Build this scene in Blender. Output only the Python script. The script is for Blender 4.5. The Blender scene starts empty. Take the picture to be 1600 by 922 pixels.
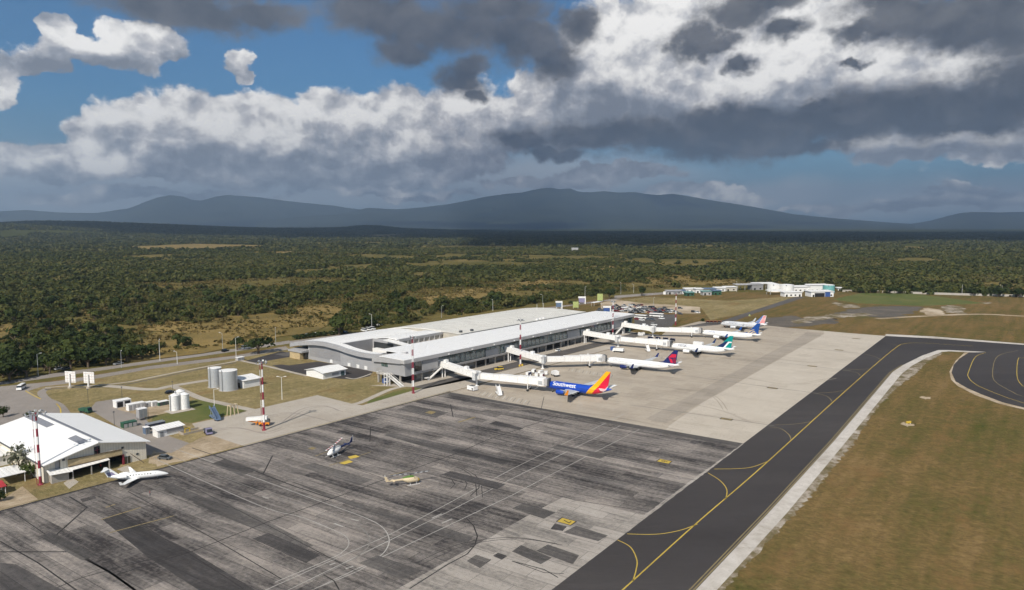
import bpy, bmesh, math, random
import numpy as np
from mathutils import Vector, Matrix

# ------------------------------------------------------------------ camera, light
sc = bpy.context.scene
col = sc.collection
random.seed(7); RS = np.random.RandomState(7)
FPX, YH, CAMH = 1100.0, 352.0, 77.0          # focal length in photo pixels, horizon row, camera height (m)
PITCH = math.atan((461 - YH) / FPX)
cam_d = bpy.data.cameras.new('camera'); cam = bpy.data.objects.new('camera', cam_d); col.objects.link(cam)
cam_d.sensor_width = 36; cam_d.lens = 36 * FPX / 1600
cam_d.clip_start = 1; cam_d.clip_end = 150000
cam.location = (0, 0, CAMH); cam.rotation_euler = (math.pi / 2 - PITCH, 0, 0)
sc.camera = cam
sc.render.engine = 'CYCLES'
sc.view_settings.view_transform = 'Standard'; sc.view_settings.look = 'None'
sc.view_settings.exposure = EXPOSURE = 0.12; sc.view_settings.gamma = 1
sc.cycles.max_bounces = 5; sc.cycles.diffuse_bounces = 2; sc.cycles.glossy_bounces = 3
sc.cycles.transparent_max_bounces = 8; sc.cycles.volume_bounces = 0
SUN_AZ, SUN_EL = math.radians(201), math.radians(42)
sun_d = bpy.data.lights.new('sun', 'SUN'); sun = bpy.data.objects.new('sun', sun_d); col.objects.link(sun)
sun_d.energy = 4.95; sun_d.angle = math.radians(0.53); sun_d.color = (1.0, 0.935, 0.83)
sdir = Vector((math.sin(SUN_AZ) * math.cos(SUN_EL), math.cos(SUN_AZ) * math.cos(SUN_EL), math.sin(SUN_EL)))
sun.rotation_euler = sdir.to_track_quat('Z', 'Y').to_euler()
sun.location = (0, -200, 400)

def G(px, py, z=0.0):
    """photo pixel -> point of the place at height z"""
    x = (px - 800) / FPX; y = (461 - py) / FPX
    dy = math.cos(PITCH) + y * math.sin(PITCH); dz = -math.sin(PITCH) + y * math.cos(PITCH)
    t = (z - CAMH) / dz
    return Vector((x * t, dy * t, z))
def azel(px, py):
    x = (px - 800) / FPX; y = (461 - py) / FPX
    d = Vector((x, math.cos(PITCH) + y * math.sin(PITCH), -math.sin(PITCH) + y * math.cos(PITCH))).normalized()
    return math.atan2(d.x, d.y), math.asin(d.z)

# airport frame: u along the terminal front (away from camera), v towards the taxiway
AZ = math.radians(38.5)
TU = Vector((math.sin(AZ), math.cos(AZ), 0)); TV = Vector((math.cos(AZ), -math.sin(AZ), 0))
O0 = G(632, 604)
TROT = math.pi / 2 - AZ                       # local x = u, local y = -v
def at(u, v, z=0.0):
    p = O0 + TU * u + TV * v; return Vector((p.x, p.y, z))

# ------------------------------------------------------------------ node helpers
class NT:
    def __init__(s, nt): s.nt = nt
    def n(s, t, **k):
        x = s.nt.nodes.new(t)
        for a, b in k.items(): setattr(x, a, b)
        return x
    def put(s, sock, v):
        if isinstance(v, bpy.types.NodeSocket): s.nt.links.new(v, sock)
        elif v is not None:
            if isinstance(v, (tuple, list)) and len(v) == 3 and sock.type == 'RGBA': v = (*v, 1)
            sock.default_value = v
    def m(s, op, a, b=None, c=None, clamp=False):
        x = s.n('ShaderNodeMath', operation=op, use_clamp=clamp)
        for i, v in enumerate((a, b, c)):
            if v is not None: s.put(x.inputs[i], v)
        return x.outputs[0]
    def vm(s, op, a, b=None, scale=None):
        x = s.n('ShaderNodeVectorMath', operation=op)
        s.put(x.inputs[0], a)
        if b is not None: s.put(x.inputs[1], b)
        if scale is not None: s.put(x.inputs['Scale'], scale)
        return x.outputs['Value'] if op in ('LENGTH', 'DOT_PRODUCT', 'DISTANCE') else x.outputs[0]
    def vma(s, a, b, c):
        x = s.n('ShaderNodeVectorMath', operation='MULTIPLY_ADD')
        s.put(x.inputs[0], a); s.put(x.inputs[1], b); s.put(x.inputs[2], c)
        return x.outputs[0]
    def mix(s, f, a, b, mode='MIX'):
        x = s.n('ShaderNodeMix', data_type='RGBA', blend_type=mode)
        s.put(x.inputs[0], f); s.put(x.inputs[6], a); s.put(x.inputs[7], b)
        return x.outputs[2]
    def noise(s, vec, scale, detail=4, rough=0.5, dist=0.0, out=0, typ=None):
        x = s.n('ShaderNodeTexNoise')
        if typ: x.noise_type = typ
        if vec is not None: s.put(x.inputs['Vector'], vec)
        s.put(x.inputs['Scale'], scale); s.put(x.inputs['Detail'], detail); s.put(x.inputs['Roughness'], rough); s.put(x.inputs['Distortion'], dist)
        return x.outputs[out]
    def step(s, v, a, b, lo=0.0, hi=1.0, smooth=True):
        x = s.n('ShaderNodeMapRange', interpolation_type='SMOOTHSTEP' if smooth else 'LINEAR')
        s.put(x.inputs[0], v); s.put(x.inputs[1], a); s.put(x.inputs[2], b); s.put(x.inputs[3], lo); s.put(x.inputs[4], hi)
        return x.outputs[0]
    def mapping(s, vec, loc=(0, 0, 0), rot=(0, 0, 0), scale=(1, 1, 1)):
        x = s.n('ShaderNodeMapping'); s.put(x.inputs[0], vec); x.inputs[1].default_value = loc; x.inputs[2].default_value = rot; x.inputs[3].default_value = scale
        return x.outputs[0]
    def comb(s, a, b, c=0.0):
        x = s.n('ShaderNodeCombineXYZ'); s.put(x.inputs[0], a); s.put(x.inputs[1], b); s.put(x.inputs[2], c); return x.outputs[0]
    def sep(s, v):
        x = s.n('ShaderNodeSeparateXYZ'); s.put(x.inputs[0], v); return x.outputs

# ------------------------------------------------------------------ sky
world = bpy.data.worlds.new('World'); sc.world = world; world.use_nodes = True
wn = NT(world.node_tree); world.node_tree.nodes.clear()
def build_sky():
    sky = wn.n('ShaderNodeTexSky', sky_type='NISHITA'); sky.sun_disc = False
    sky.sun_elevation = SUN_EL; sky.sun_rotation = SUN_AZ; sky.air_density = 1.0; sky.dust_density = 0.6; sky.ozone_density = 1.5
    tc = wn.n('ShaderNodeTexCoord').outputs['Generated']
    d = wn.vm('NORMALIZE', tc)
    X, Y, Z = wn.sep(d)[0:3]
    az = wn.m('ARCTAN2', X, Y); el = wn.m('ARCSINE', Z)
    base = wn.comb(az, el, 0)
    flat = wn.comb(az, wn.m('MULTIPLY', el, 1.2), 0.0)
    w1 = wn.vm('SUBTRACT', wn.noise(flat, 8, 5, 0.52, out=1), (0.5, 0.5, 0.5))
    w2 = wn.vm('SUBTRACT', wn.noise(flat, 34, 5, 0.6, out=1), (0.5, 0.5, 0.5))
    p_soft = wn.vm('ADD', base, wn.vm('MULTIPLY', w1, (0.12, 0.06, 0)))
    p_hard = wn.vm('ADD', p_soft, wn.vm('MULTIPLY', w2, (0.040, 0.030, 0)))
    def field(blobs, p, after=None):
        acc = None
        if after is not None:
            p = wn.vm('ADD', p, wn.vm('SCALE', p, scale=wn.m('MULTIPLY', after, 1e-9)))
        p0 = p
        for i, (px, py, rx, ry) in enumerate(blobs):
            if i % 5 == 4:       # ties the chain together so that the shader evaluates it piece by piece
                p = wn.vm('ADD', p0, wn.vm('SCALE', p0, scale=wn.m('MULTIPLY', acc, 1e-9)))
            a, e = azel(px, py)
            sx, sy = FPX / rx, FPX / ry
            v = wn.vma(p, (sx, sy, 0), (-a * sx, -e * sy, 0))
            f = wn.m('SUBTRACT', 1.0, wn.vm('LENGTH', v))
            if acc is None: acc = f
            else: acc = wn.m('SMOOTH_MAX', acc, f, 0.14)
        return acc
    WHITE = [(175,218,60,66),(222,202,58,66),(290,190,90,70),(380,195,70,60),(430,215,110,75),(330,240,190,55),(85,250,120,26),(240,262,190,26),
             (560,205,110,75),(640,200,130,85),(740,200,120,90),(580,262,230,42),(690,235,150,60),(480,250,120,40),
             (140,84,95,26),(235,64,62,30),(45,98,60,22),(95,40,40,24),
             (4,135,36,34),(380,92,34,32),(395,122,26,20),
             (960,70,120,110),(1050,60,170,120),(1150,130,220,120),(1300,90,170,130),(1400,120,200,120),(1550,110,170,140),(900,170,160,90),
             (1480,236,150,24),(1590,228,90,28),(1345,230,50,16),
             (1120,292,80,16),(1160,303,55,20),(1060,300,80,12),(1270,322,80,10),(1400,325,110,12),(1500,300,60,14),(1505,318,150,14),(1590,312,60,14),
             (250,308,110,11),(380,300,90,12),(640,302,130,13),(560,292,110,12),(850,282,130,14),(960,270,120,16),(150,300,90,12)]
    SHADE = [(255,240,60,40),(340,256,100,34),(430,266,110,26),(205,222,20,28),(560,268,170,32),(700,262,140,30),(540,232,70,26),
             (120,102,130,18),(40,112,70,20),(310,98,60,14),(240,284,200,10),(700,205,60,20),(830,225,90,40),(1240,160,60,24),(1350,165,120,30),(1040,160,80,34),
             (1480,249,170,10),(900,150,50,40),(950,230,200,60),(1500,332,140,11),(1420,302,140,8),(120,298,230,22),(640,296,160,16),(880,275,170,18)]
    LIGHT = [(190,165,70,34),(285,150,34,30),(350,172,60,26),(130,205,26,44),(415,150,24,16),(440,190,50,22),(540,150,70,22),(480,180,60,18),(620,175,60,22),(760,150,70,30),(640,215,50,14),(250,200,50,22),(160,240,50,26),(380,215,60,24),(560,190,80,30),(700,180,70,30),(640,235,60,16),(470,225,50,18),
             (960,50,60,70),(1060,30,110,60),(1180,95,90,40),(1290,60,90,50),(1370,110,90,30),(1130,140,60,24),(1000,120,50,30),(1260,110,60,30),(1450,105,80,26),(800,160,60,20),
             (200,60,40,18),(150,75,40,12),(390,85,26,20),(15,120,30,24),(1140,290,50,12),(1500,288,20,9),(1500,222,150,9),(640,298,110,6),(1350,228,40,8)]
    DARK = [(300,14,150,36),(400,14,90,30),(230,8,70,22),(600,28,130,46),(700,48,170,60),(800,60,110,60),(860,90,60,45),(720,120,60,36),(735,148,34,18),(900,35,50,40),
            (640,75,80,30),(560,8,90,34),(780,10,140,40),
            (820,225,90,26),(930,215,130,34),(1050,215,170,44),(1180,215,180,46),(1300,195,170,48),(1420,180,150,56),(1540,165,140,66),(1600,130,120,70),(1130,190,120,34),(870,243,90,16),
            (1100,236,140,22),(1250,232,120,20),(1500,200,120,30),
            (1420,30,110,44),(1500,25,120,46),(1590,25,90,56),(1350,55,50,20),(1390,10,80,30),
            (1080,60,52,36),(1110,70,44,24),(1150,24,84,34),(1225,52,56,25),(1157,100,26,20),(1190,6,80,18),
            (1340,100,30,10),(1270,170,60,16)]
    fw = field(WHITE, p_hard); fs = field(SHADE, p_soft, fw); fl = field(LIGHT, p_hard, fs); fd = field(DARK, p_hard, fl)
    # clouds over the rest of the sky, out of the photograph's view
    rest = wn.m('MAXIMUM', wn.step(wn.m('ABSOLUTE', az), 0.72, 0.95), wn.step(el, 0.33, 0.5))
    gen = wn.step(wn.noise(wn.vm('MULTIPLY', d, (1, 1, 1.8)), 3.2, 4, 0.55), 0.47, 0.60)
    # billow relief, brighter on the side of the sun (upper left)
    n1 = wn.noise(flat, 19, 7, 0.57, 0.25); n1b = wn.noise(wn.vm('ADD', flat, (0.008, -0.017, 0)), 19, 7, 0.57, 0.25)
    nf = wn.noise(flat, 60, 5, 0.62)
    def billow(p):                     # cauliflower heads
        v = wn.n('ShaderNodeTexVoronoi', feature='F1'); wn.put(v.inputs['Vector'], wn.vm('ADD', p, wn.vm('MULTIPLY', w2, (0.022, 0.022, 0))))
        v.inputs['Scale'].default_value = 14; v.inputs['Detail'].default_value = 3.0; v.inputs['Roughness'].default_value = 0.55; v.inputs['Lacunarity'].default_value = 2.3
        return wn.m('SUBTRACT', 0.5, v.outputs['Distance'])
    b1 = billow(flat); b2 = billow(wn.vm('ADD', flat, (0.010, -0.020, 0)))
    mw = wn.step(wn.m('ADD', wn.m('ADD', fw, wn.m('MULTIPLY', b1, 0.28)), wn.m('MULTIPLY', wn.m('SUBTRACT', nf, 0.5), 0.26)), -0.01, 0.17)
    mw = wn.m('MAXIMUM', mw, wn.m('MULTIPLY', rest, gen))
    md = wn.step(wn.m('ADD', wn.m('MULTIPLY_ADD', b1, 0.22, fd), wn.m('ADD', wn.m('MULTIPLY', wn.m('SUBTRACT', nf, 0.5), 0.46), wn.m('MULTIPLY', wn.m('SUBTRACT', n1, 0.5), 0.75))), -0.14, 0.50)
    rel = wn.m('ADD', wn.m('MULTIPLY', wn.m('SUBTRACT', n1, n1b), 1.3), wn.m('MULTIPLY', wn.m('SUBTRACT', b1, b2), 0.62))
    lit = wn.m('ADD', rel, wn.m('MULTIPLY', wn.m('SUBTRACT', nf, 0.5), 0.22))
    lit = wn.m('ADD', lit, wn.m('MULTIPLY', wn.sep(w1)[2], 0.45))
    lit = wn.m('ADD', lit, wn.m('MULTIPLY', wn.step(fl, -0.6, 0.7), 0.40))
    lit = wn.m('SUBTRACT', lit, wn.m('MULTIPLY', wn.step(fs, -0.7, 0.5), 0.36))
    lit = wn.m('ADD', lit, 0.52, clamp=True)
    ramp = wn.n('ShaderNodeValToRGB'); cr = ramp.color_ramp
    cr.elements[0].position = 0.0; cr.elements[0].color = (0.23, 0.255, 0.305, 1)
    cr.elements[1].position = 1.0; cr.elements[1].color = (1.05, 1.03, 1.0, 1)
    e = cr.elements.new(0.32); e.color = (0.37, 0.395, 0.445, 1)
    e = cr.elements.new(0.62); e.color = (0.62, 0.62, 0.64, 1)
    e = cr.elements.new(0.84); e.color = (0.92, 0.905, 0.885, 1)
    wn.put(ramp.inputs[0], lit)
    dtone = wn.m('ADD', wn.m('MULTIPLY', wn.m('SUBTRACT', n1, 0.5), 1.1), wn.m('ADD', wn.m('MULTIPLY', wn.step(fd, 0.0, 0.8), -0.45), wn.m('MULTIPLY', rel, 0.25)))
    dtone = wn.m('ADD', dtone, wn.m('MULTIPLY', wn.step(el, 0.12, 0.30), 0.30))
    dk = wn.mix(wn.m('ADD', dtone, 0.45, clamp=True), (0.070, 0.080, 0.102), (0.205, 0.205, 0.220))
    skyc = wn.vm('SCALE', sky.outputs[0], scale=0.085)
    skyc = wn.mix(1.0, skyc, (0.42, 0.74, 0.98), 'MULTIPLY')
    # towards the horizon the air pales everything to a blue grey
    hz = wn.step(el, 0.17, 0.0, 0, 1)
    c0 = wn.mix(wn.m('MULTIPLY', hz, 0.80), skyc, (0.135, 0.220, 0.335))
    veil = field([(120,292,330,46),(480,292,330,40),(820,280,260,36),(1180,300,170,22),(1500,318,220,26)], p_soft, fd)
    c0 = wn.mix(wn.m('MULTIPLY', wn.step(veil, -0.45, 0.65), 0.88), c0, (0.46, 0.51, 0.575))
    c1 = wn.mix(mw, c0, ramp.outputs[0])
    c2 = wn.mix(wn.m('MULTIPLY', md, 0.96), c1, dk)
    c3 = wn.vm('SCALE', c2, scale=wn.step(el, 0.13, 0.0, 1.0, 1.5))      # low sky brightened to offset the haze in front of it
    bg = wn.n('ShaderNodeBackground'); wn.put(bg.inputs[0], c3); bg.inputs[1].default_value = 1.0
    out = wn.n('ShaderNodeOutputWorld'); wn.put(out.inputs[0], bg.outputs[0])
build_sky()
world.cycles.sampling_method = 'NONE'
sc.cycles.use_adaptive_sampling = True; sc.cycles.adaptive_threshold = 0.02; sc.cycles.adaptive_min_samples = 10

# ------------------------------------------------------------------ materials
MATS = {}
def newmat(name):
    m = bpy.data.materials.new(name); m.use_nodes = True
    t = NT(m.node_tree); b = m.node_tree.nodes['Principled BSDF']
    MATS[name] = m
    return m, t, b
def plain(name, c, rough=0.6, metal=0.0, var=0.10, scale=0.6, spec=0.4, grime=0.0):
    """painted / coated surface with slight procedural unevenness"""
    m, t, b = newmat(name)
    oc = t.n('ShaderNodeTexCoord').outputs['Object']
    n = t.noise(oc, scale, 5, 0.6)
    k = t.step(n, 0.3, 0.7, 1 - var, 1 + var * 0.6)
    cc = t.vm('SCALE', (c[0], c[1], c[2]), scale=k)
    if grime:
        g = t.step(t.noise(t.mapping(oc, scale=(1, 1, 0.25)), scale * 2.3, 6, 0.65), 0.52, 0.72)
        cc = t.mix(t.m('MULTIPLY', g, grime), cc, (0.16, 0.14, 0.11))
    t.put(b.inputs['Base Color'], cc); b.inputs['Roughness'].default_value = rough; b.inputs['Metallic'].default_value = metal
    b.inputs['Specular IOR Level'].default_value = spec
    return m
def ground_mat(name, stops, s1=0.02, s2=0.25, s3=1.6, rough=0.95, stretch=None):
    """stops: list of (pos, colour); three noise scales summed drive the ramp"""
    m, t, b = newmat(name)
    pos = t.n('ShaderNodeNewGeometry').outputs['Position']
    p = pos if stretch is None else t.mapping(pos, rot=(0, 0, -TROT), scale=stretch)
    v = t.m('ADD', t.m('MULTIPLY', t.noise(p, s1, 5, 0.6), 0.55), t.m('ADD', t.m('MULTIPLY', t.noise(p, s2, 4, 0.6), 0.27), t.m('MULTIPLY', t.noise(p, s3, 3, 0.6), 0.18)))
    r = t.n('ShaderNodeValToRGB'); cr = r.color_ramp
    while len(cr.elements) > 1: cr.elements.remove(cr.elements[-1])
    for i, (q, c) in enumerate(stops):
        e = cr.elements[0] if i == 0 else cr.elements.new(q)
        e.position = q; e.color = (*c, 1)
    t.put(r.inputs[0], v); t.put(b.inputs['Base Color'], r.outputs[0]); b.inputs['Roughness'].default_value = rough
    b.inputs['Specular IOR Level'].default_value = 0.15
    return m, t, b, r

GREEN, DRY, TAN, STRAW = (0.085, 0.088, 0.030), (0.20, 0.145, 0.062), (0.36, 0.27, 0.15), (0.29, 0.205, 0.075)
def grass_mat(name, stops, streak):
    m, t, b = newmat(name)
    pos = t.n('ShaderNodeNewGeometry').outputs['Position']
    ra = t.mapping(pos, rot=(0, 0, -math.radians(53)))
    mow = t.noise(t.mapping(ra, scale=(0.012, 0.16, 1)), 1.0, 4, 0.6)              # mowing streaks along the taxiway
    v = t.m('ADD', t.m('MULTIPLY', t.noise(pos, 0.014, 6, 0.70), 0.36), t.m('MULTIPLY', mow, streak))
    v = t.m('ADD', v, t.m('ADD', t.m('MULTIPLY', t.noise(pos, 0.22, 5, 0.72), 0.24), t.m('MULTIPLY', t.noise(pos, 2.0, 4, 0.75), 0.20)))
    r = t.n('ShaderNodeValToRGB'); cr = r.color_ramp
    while len(cr.elements) > 1: cr.elements.remove(cr.elements[-1])
    for i, (q, c) in enumerate(stops):
        e = cr.elements[0] if i == 0 else cr.elements.new(q)
        e.position = q; e.color = (*c, 1)
    t.put(r.inputs[0], v)
    tuft = t.step(t.noise(pos, 1.1, 5, 0.7), 0.58, 0.72)
    c = t.mix(t.m('MULTIPLY', tuft, 0.45), r.outputs[0], (0.055, 0.060, 0.020))
    fine = t.noise(t.mapping(ra, scale=(1.3, 0.45, 1)), 1.0, 5, 0.72)
    c = t.vm('SCALE', c, scale=t.m('MULTIPLY', t.step(fine, 0.30, 0.70, 0.72, 1.26, False), t.step(t.noise(pos, 0.45, 4, 0.7), 0.3, 0.7, 0.82, 1.18, False)))
    red = t.step(t.noise(t.mapping(ra, scale=(0.03, 0.06, 1)), 1.0, 5, 0.7), 0.53, 0.66)
    c = t.mix(t.m('MULTIPLY', red, 0.45), c, (0.20, 0.115, 0.05))
    t.put(b.inputs['Base Color'], c); b.inputs['Roughness'].default_value = 1.0; b.inputs['Specular IOR Level'].default_value = 0.05
grass_mat('airfield_grass', [(0.38, (0.064, 0.073, 0.019)), (0.45, (0.093, 0.085, 0.027)), (0.50, (0.124, 0.096, 0.036)), (0.55, (0.156, 0.108, 0.044)), (0.62, (0.205, 0.136, 0.061))], 0.26)
grass_mat('lawn', [(0.32, (0.085, 0.088, 0.028)), (0.42, (0.160, 0.135, 0.060)), (0.50, (0.235, 0.187, 0.092)), (0.58, (0.31, 0.245, 0.130)), (0.68, (0.38, 0.30, 0.17))], 0.20)
ground_mat('green_lawn', [(0.3, (0.06, 0.085, 0.02)), (0.5, (0.105, 0.12, 0.035)), (0.7, (0.18, 0.15, 0.06))], 0.03, 0.2, 1.2)
ground_mat('dry_field', [(0.30, (0.085, 0.075, 0.026)), (0.42, (0.15, 0.112, 0.038)), (0.54, (0.23, 0.162, 0.056)), (0.70, (0.31, 0.22, 0.09))], 0.016, 0.08, 0.7)
ground_mat('bare_soil', [(0.34, (0.20, 0.155, 0.09)), (0.48, (0.37, 0.29, 0.20)), (0.60, (0.54, 0.45, 0.345))], 0.04, 0.2, 1.0)
ground_mat('white_gravel', [(0.3, (0.38, 0.33, 0.28)), (0.5, (0.58, 0.52, 0.46)), (0.7, (0.72, 0.66, 0.60))], 0.05, 0.4, 2.0)
ground_mat('asphalt', [(0.34, (0.040, 0.036, 0.036)), (0.46, (0.051, 0.046, 0.046)), (0.56, (0.061, 0.055, 0.054)), (0.68, (0.082, 0.074, 0.072))], 0.01, 0.12, 1.4, 0.85, (0.16, 1, 1))
ground_mat('old_asphalt', [(0.3, (0.07, 0.063, 0.06)), (0.5, (0.10, 0.092, 0.087)), (0.7, (0.14, 0.13, 0.12))], 0.03, 0.2, 1.4, 0.9)
ground_mat('road', [(0.3, (0.20, 0.175, 0.155)), (0.5, (0.27, 0.24, 0.215)), (0.7, (0.34, 0.31, 0.28))], 0.02, 0.2, 1.2, 0.9)
ground_mat('pale_concrete', [(0.3, (0.30, 0.26, 0.215)), (0.5, (0.40, 0.355, 0.30)), (0.7, (0.47, 0.425, 0.37))], 0.03, 0.25, 1.5, 0.9)
ground_mat('kerb', [(0.3, (0.42, 0.38, 0.33)), (0.6, (0.52, 0.48, 0.42))], 0.1, 0.5, 2)
ground_mat('gravel_rubble', [(0.40, (0.11, 0.092, 0.042)), (0.48, (0.17, 0.135, 0.075)), (0.53, (0.30, 0.255, 0.20)), (0.64, (0.52, 0.47, 0.415))], 0.09, 0.5, 1.8)
ground_mat('white_shoulder', [(0.34, (0.34, 0.30, 0.255)), (0.46, (0.47, 0.43, 0.385)), (0.56, (0.55, 0.51, 0.465)), (0.68, (0.62, 0.585, 0.54))], 0.05, 0.4, 2.0)
ground_mat('dark_ground', [(0.3, (0.075, 0.07, 0.060)), (0.5, (0.115, 0.10, 0.085)), (0.7, (0.19, 0.165, 0.13))], 0.04, 0.3, 1.4)
ground_mat('line_soft', [(0.3, (0.22, 0.205, 0.19)), (0.5, (0.36, 0.34, 0.315)), (0.7, (0.50, 0.48, 0.45))], 0.05, 0.5, 2.4)
ground_mat('seam', [(0.3, (0.028, 0.026, 0.026)), (0.7, (0.055, 0.05, 0.05))], 0.05, 0.5, 2)
ground_mat('line_yellow', [(0.3, (0.30, 0.22, 0.05)), (0.5, (0.50, 0.36, 0.07)), (0.7, (0.60, 0.45, 0.10))], 0.05, 0.5, 2.4)
ground_mat('line_yellow_worn', [(0.3, (0.16, 0.13, 0.08)), (0.5, (0.24, 0.19, 0.10)), (0.7, (0.36, 0.27, 0.10))], 0.05, 0.5, 2.4)
ground_mat('line_white', [(0.3, (0.30, 0.29, 0.27)), (0.55, (0.48, 0.46, 0.43)), (0.7, (0.62, 0.6, 0.57))], 0.05, 0.5, 2.4)
ground_mat('line_faint', [(0.3, (0.15, 0.14, 0.13)), (0.6, (0.24, 0.23, 0.21))], 0.05, 0.5, 2.4)

def apron_mat(name, light, mid, dark, mortar, row, lane, contrast):
    m, t, b = newmat(name)
    pos = t.n('ShaderNodeNewGeometry').outputs['Position']
    # x runs along the paving lanes (towards the taxiway), y across them
    lane_az = math.radians(124.3)
    p = t.mapping(pos, rot=(0, 0, -(math.pi / 2 - lane_az)))
    br = t.n('ShaderNodeTexBrick'); t.put(br.inputs['Vector'], p)
    br.offset = 0.37; br.inputs['Scale'].default_value = 1.0; br.inputs['Brick Width'].default_value = lane; br.inputs['Row Height'].default_value = row
    br.inputs['Mortar Size'].default_value = mortar; br.inputs['Mortar Smooth'].default_value = 0.3; br.inputs['Bias'].default_value = 0.0
    br.inputs['Color1'].default_value = (0, 0, 0, 1); br.inputs['Color2'].default_value = (1, 1, 1, 1); br.inputs['Mortar'].default_value = (0.5, 0.5, 0.5, 1)
    tint = t.sep(br.outputs[0])[0]
    wob = t.vm('MULTIPLY', t.vm('SUBTRACT', t.noise(p, 0.05, 3, 0.5, out=1), (0.5, 0.5, 0.5)), (0.0, 2.2, 0))
    q = t.vm('ADD', p, wob)
    st1 = t.noise(t.mapping(q, scale=(0.016, 0.16, 1)), 1.0, 5, 0.62)
    st2 = t.noise(t.mapping(q, scale=(0.05, 0.8, 1)), 1.0, 4, 0.6)
    bl = t.noise(p, 0.03, 5, 0.65)
    fine = t.noise(p, 0.9, 4, 0.65)
    v = t.m('ADD', t.m('MULTIPLY', t.m('SUBTRACT', st1, 0.5), 0.62 * contrast), 0.5)
    v = t.m('ADD', v, t.m('MULTIPLY', t.m('SUBTRACT', st2, 0.5), 0.55 * contrast))
    v = t.m('ADD', v, t.m('MULTIPLY', t.m('SUBTRACT', bl, 0.5), 0.85 * contrast))
    v = t.m('ADD', v, t.m('MULTIPLY', t.m('SUBTRACT', fine, 0.5), 0.50 * contrast))
    v = t.m('ADD', v, t.m('MULTIPLY', t.m('SUBTRACT', tint, 0.5), 0.20 * contrast))
    r = t.n('ShaderNodeValToRGB'); cr = r.color_ramp
    cr.elements[0].position = 0.22; cr.elements[0].color = (*dark, 1); cr.elements[1].position = 0.82; cr.elements[1].color = (*light, 1)
    e = cr.elements.new(0.5); e.color = (*mid, 1)
    t.put(r.inputs[0], v)
    c = t.mix(t.m('MULTIPLY', br.outputs['Fac'], 0.55), r.outputs[0], dark)
    t.put(b.inputs['Base Color'], c); b.inputs['Roughness'].default_value = 0.92; b.inputs['Specular IOR Level'].default_value = 0.2
    return m
apron_mat('apron_dark', (0.33, 0.29, 0.257), (0.160, 0.143, 0.131), (0.038, 0.034, 0.034), 0.10, 4.6, 27.0, 1.28)
apron_mat('patch_dark', (0.115, 0.105, 0.10), (0.058, 0.053, 0.052), (0.030, 0.028, 0.028), 0.10, 4.6, 46.0, 1.0)
apron_mat('patch_mid', (0.20, 0.18, 0.165), (0.095, 0.087, 0.082), (0.040, 0.037, 0.036), 0.10, 4.6, 46.0, 1.0)
apron_mat('apron_light_slabs', (0.44, 0.40, 0.36), (0.34, 0.305, 0.27), (0.13, 0.12, 0.11), 0.12, 4.6, 9.0, 0.9)
apron_mat('apron_concrete', (0.47, 0.41, 0.335), (0.395, 0.34, 0.275), (0.25, 0.212, 0.168), 0.07, 7.5, 7.5, 0.62)
apron_mat('apron_lane', (0.40, 0.352, 0.295), (0.335, 0.291, 0.24), (0.22, 0.19, 0.155), 0.07, 7.5, 7.5, 0.6)
apron_mat('apron_concrete_pale', (0.55, 0.495, 0.42), (0.48, 0.425, 0.355), (0.35, 0.30, 0.245), 0.07, 7.5, 7.5, 0.5)

plain('white_paint', (0.80, 0.79, 0.77), 0.45, var=0.05)
plain('white_metal', (0.79, 0.775, 0.75), 0.5, var=0.05, grime=0.035)
plain('plane_white', (0.80, 0.80, 0.79), 0.28, var=0.03, scale=0.3, spec=0.5)
plain('plane_grey', (0.42, 0.43, 0.44), 0.35, var=0.05)

plain('grey_panel', (0.36, 0.355, 0.36), 0.5, var=0.06, scale=0.2)
plain('grey_panel_dark', (0.27, 0.265, 0.27), 0.5, var=0.06, scale=0.2)
plain('fascia_grey', (0.40, 0.39, 0.385), 0.5, var=0.06, scale=0.2)
plain('dark_gap', (0.03, 0.032, 0.034), 0.7)
plain('beige_panel', (0.50, 0.46, 0.39), 0.7, var=0.08, scale=0.3, grime=0.1)
plain('stone_beige', (0.48, 0.37, 0.21), 0.8, var=0.15, scale=0.8)
plain('concrete_wall', (0.40, 0.37, 0.33), 0.85, var=0.12, scale=0.4, grime=0.15)
plain('dark_opening', (0.018, 0.018, 0.02), 0.6)  # near-black: the shade inside openings put into the colour
plain('steel_grey', (0.30, 0.31, 0.32), 0.45, 0.3)
plain('dark_steel', (0.07, 0.075, 0.08), 0.5)
plain('tyre_black', (0.02, 0.02, 0.02), 0.85)
plain('red_paint', (0.42, 0.04, 0.045), 0.5, var=0.12)
plain('maroon', (0.25, 0.03, 0.05), 0.5, var=0.12)
plain('yellow_paint', (0.62, 0.43, 0.05), 0.5, var=0.1)
plain('lime', (0.38, 0.43, 0.16), 0.6)
plain('cream', (0.64, 0.52, 0.34), 0.6)
plain('orange_rust', (0.36, 0.17, 0.08), 0.6)
plain('blue_paint', (0.05, 0.10, 0.28), 0.45)
plain('blue_grey', (0.12, 0.17, 0.26), 0.5, var=0.15)
plain('navy', (0.015, 0.025, 0.09), 0.3)
plain('teal', (0.0, 0.22, 0.22), 0.3)
plain('turquoise', (0.16, 0.40, 0.39), 0.5)
plain('turq_dull', (0.16, 0.30, 0.28), 0.6)
plain('green_paint', (0.03, 0.10, 0.06), 0.6, var=0.15)
plain('silver_tank', (0.50, 0.52, 0.54), 0.45, 0.35, var=0.08, scale=0.25, grime=0.08)
plain('purple_grey', (0.24, 0.22, 0.34), 0.6)
plain('car_white', (0.78, 0.78, 0.77), 0.3); plain('car_silver', (0.42, 0.43, 0.44), 0.3, 0.4); plain('car_black', (0.02, 0.021, 0.023), 0.25)
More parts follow.
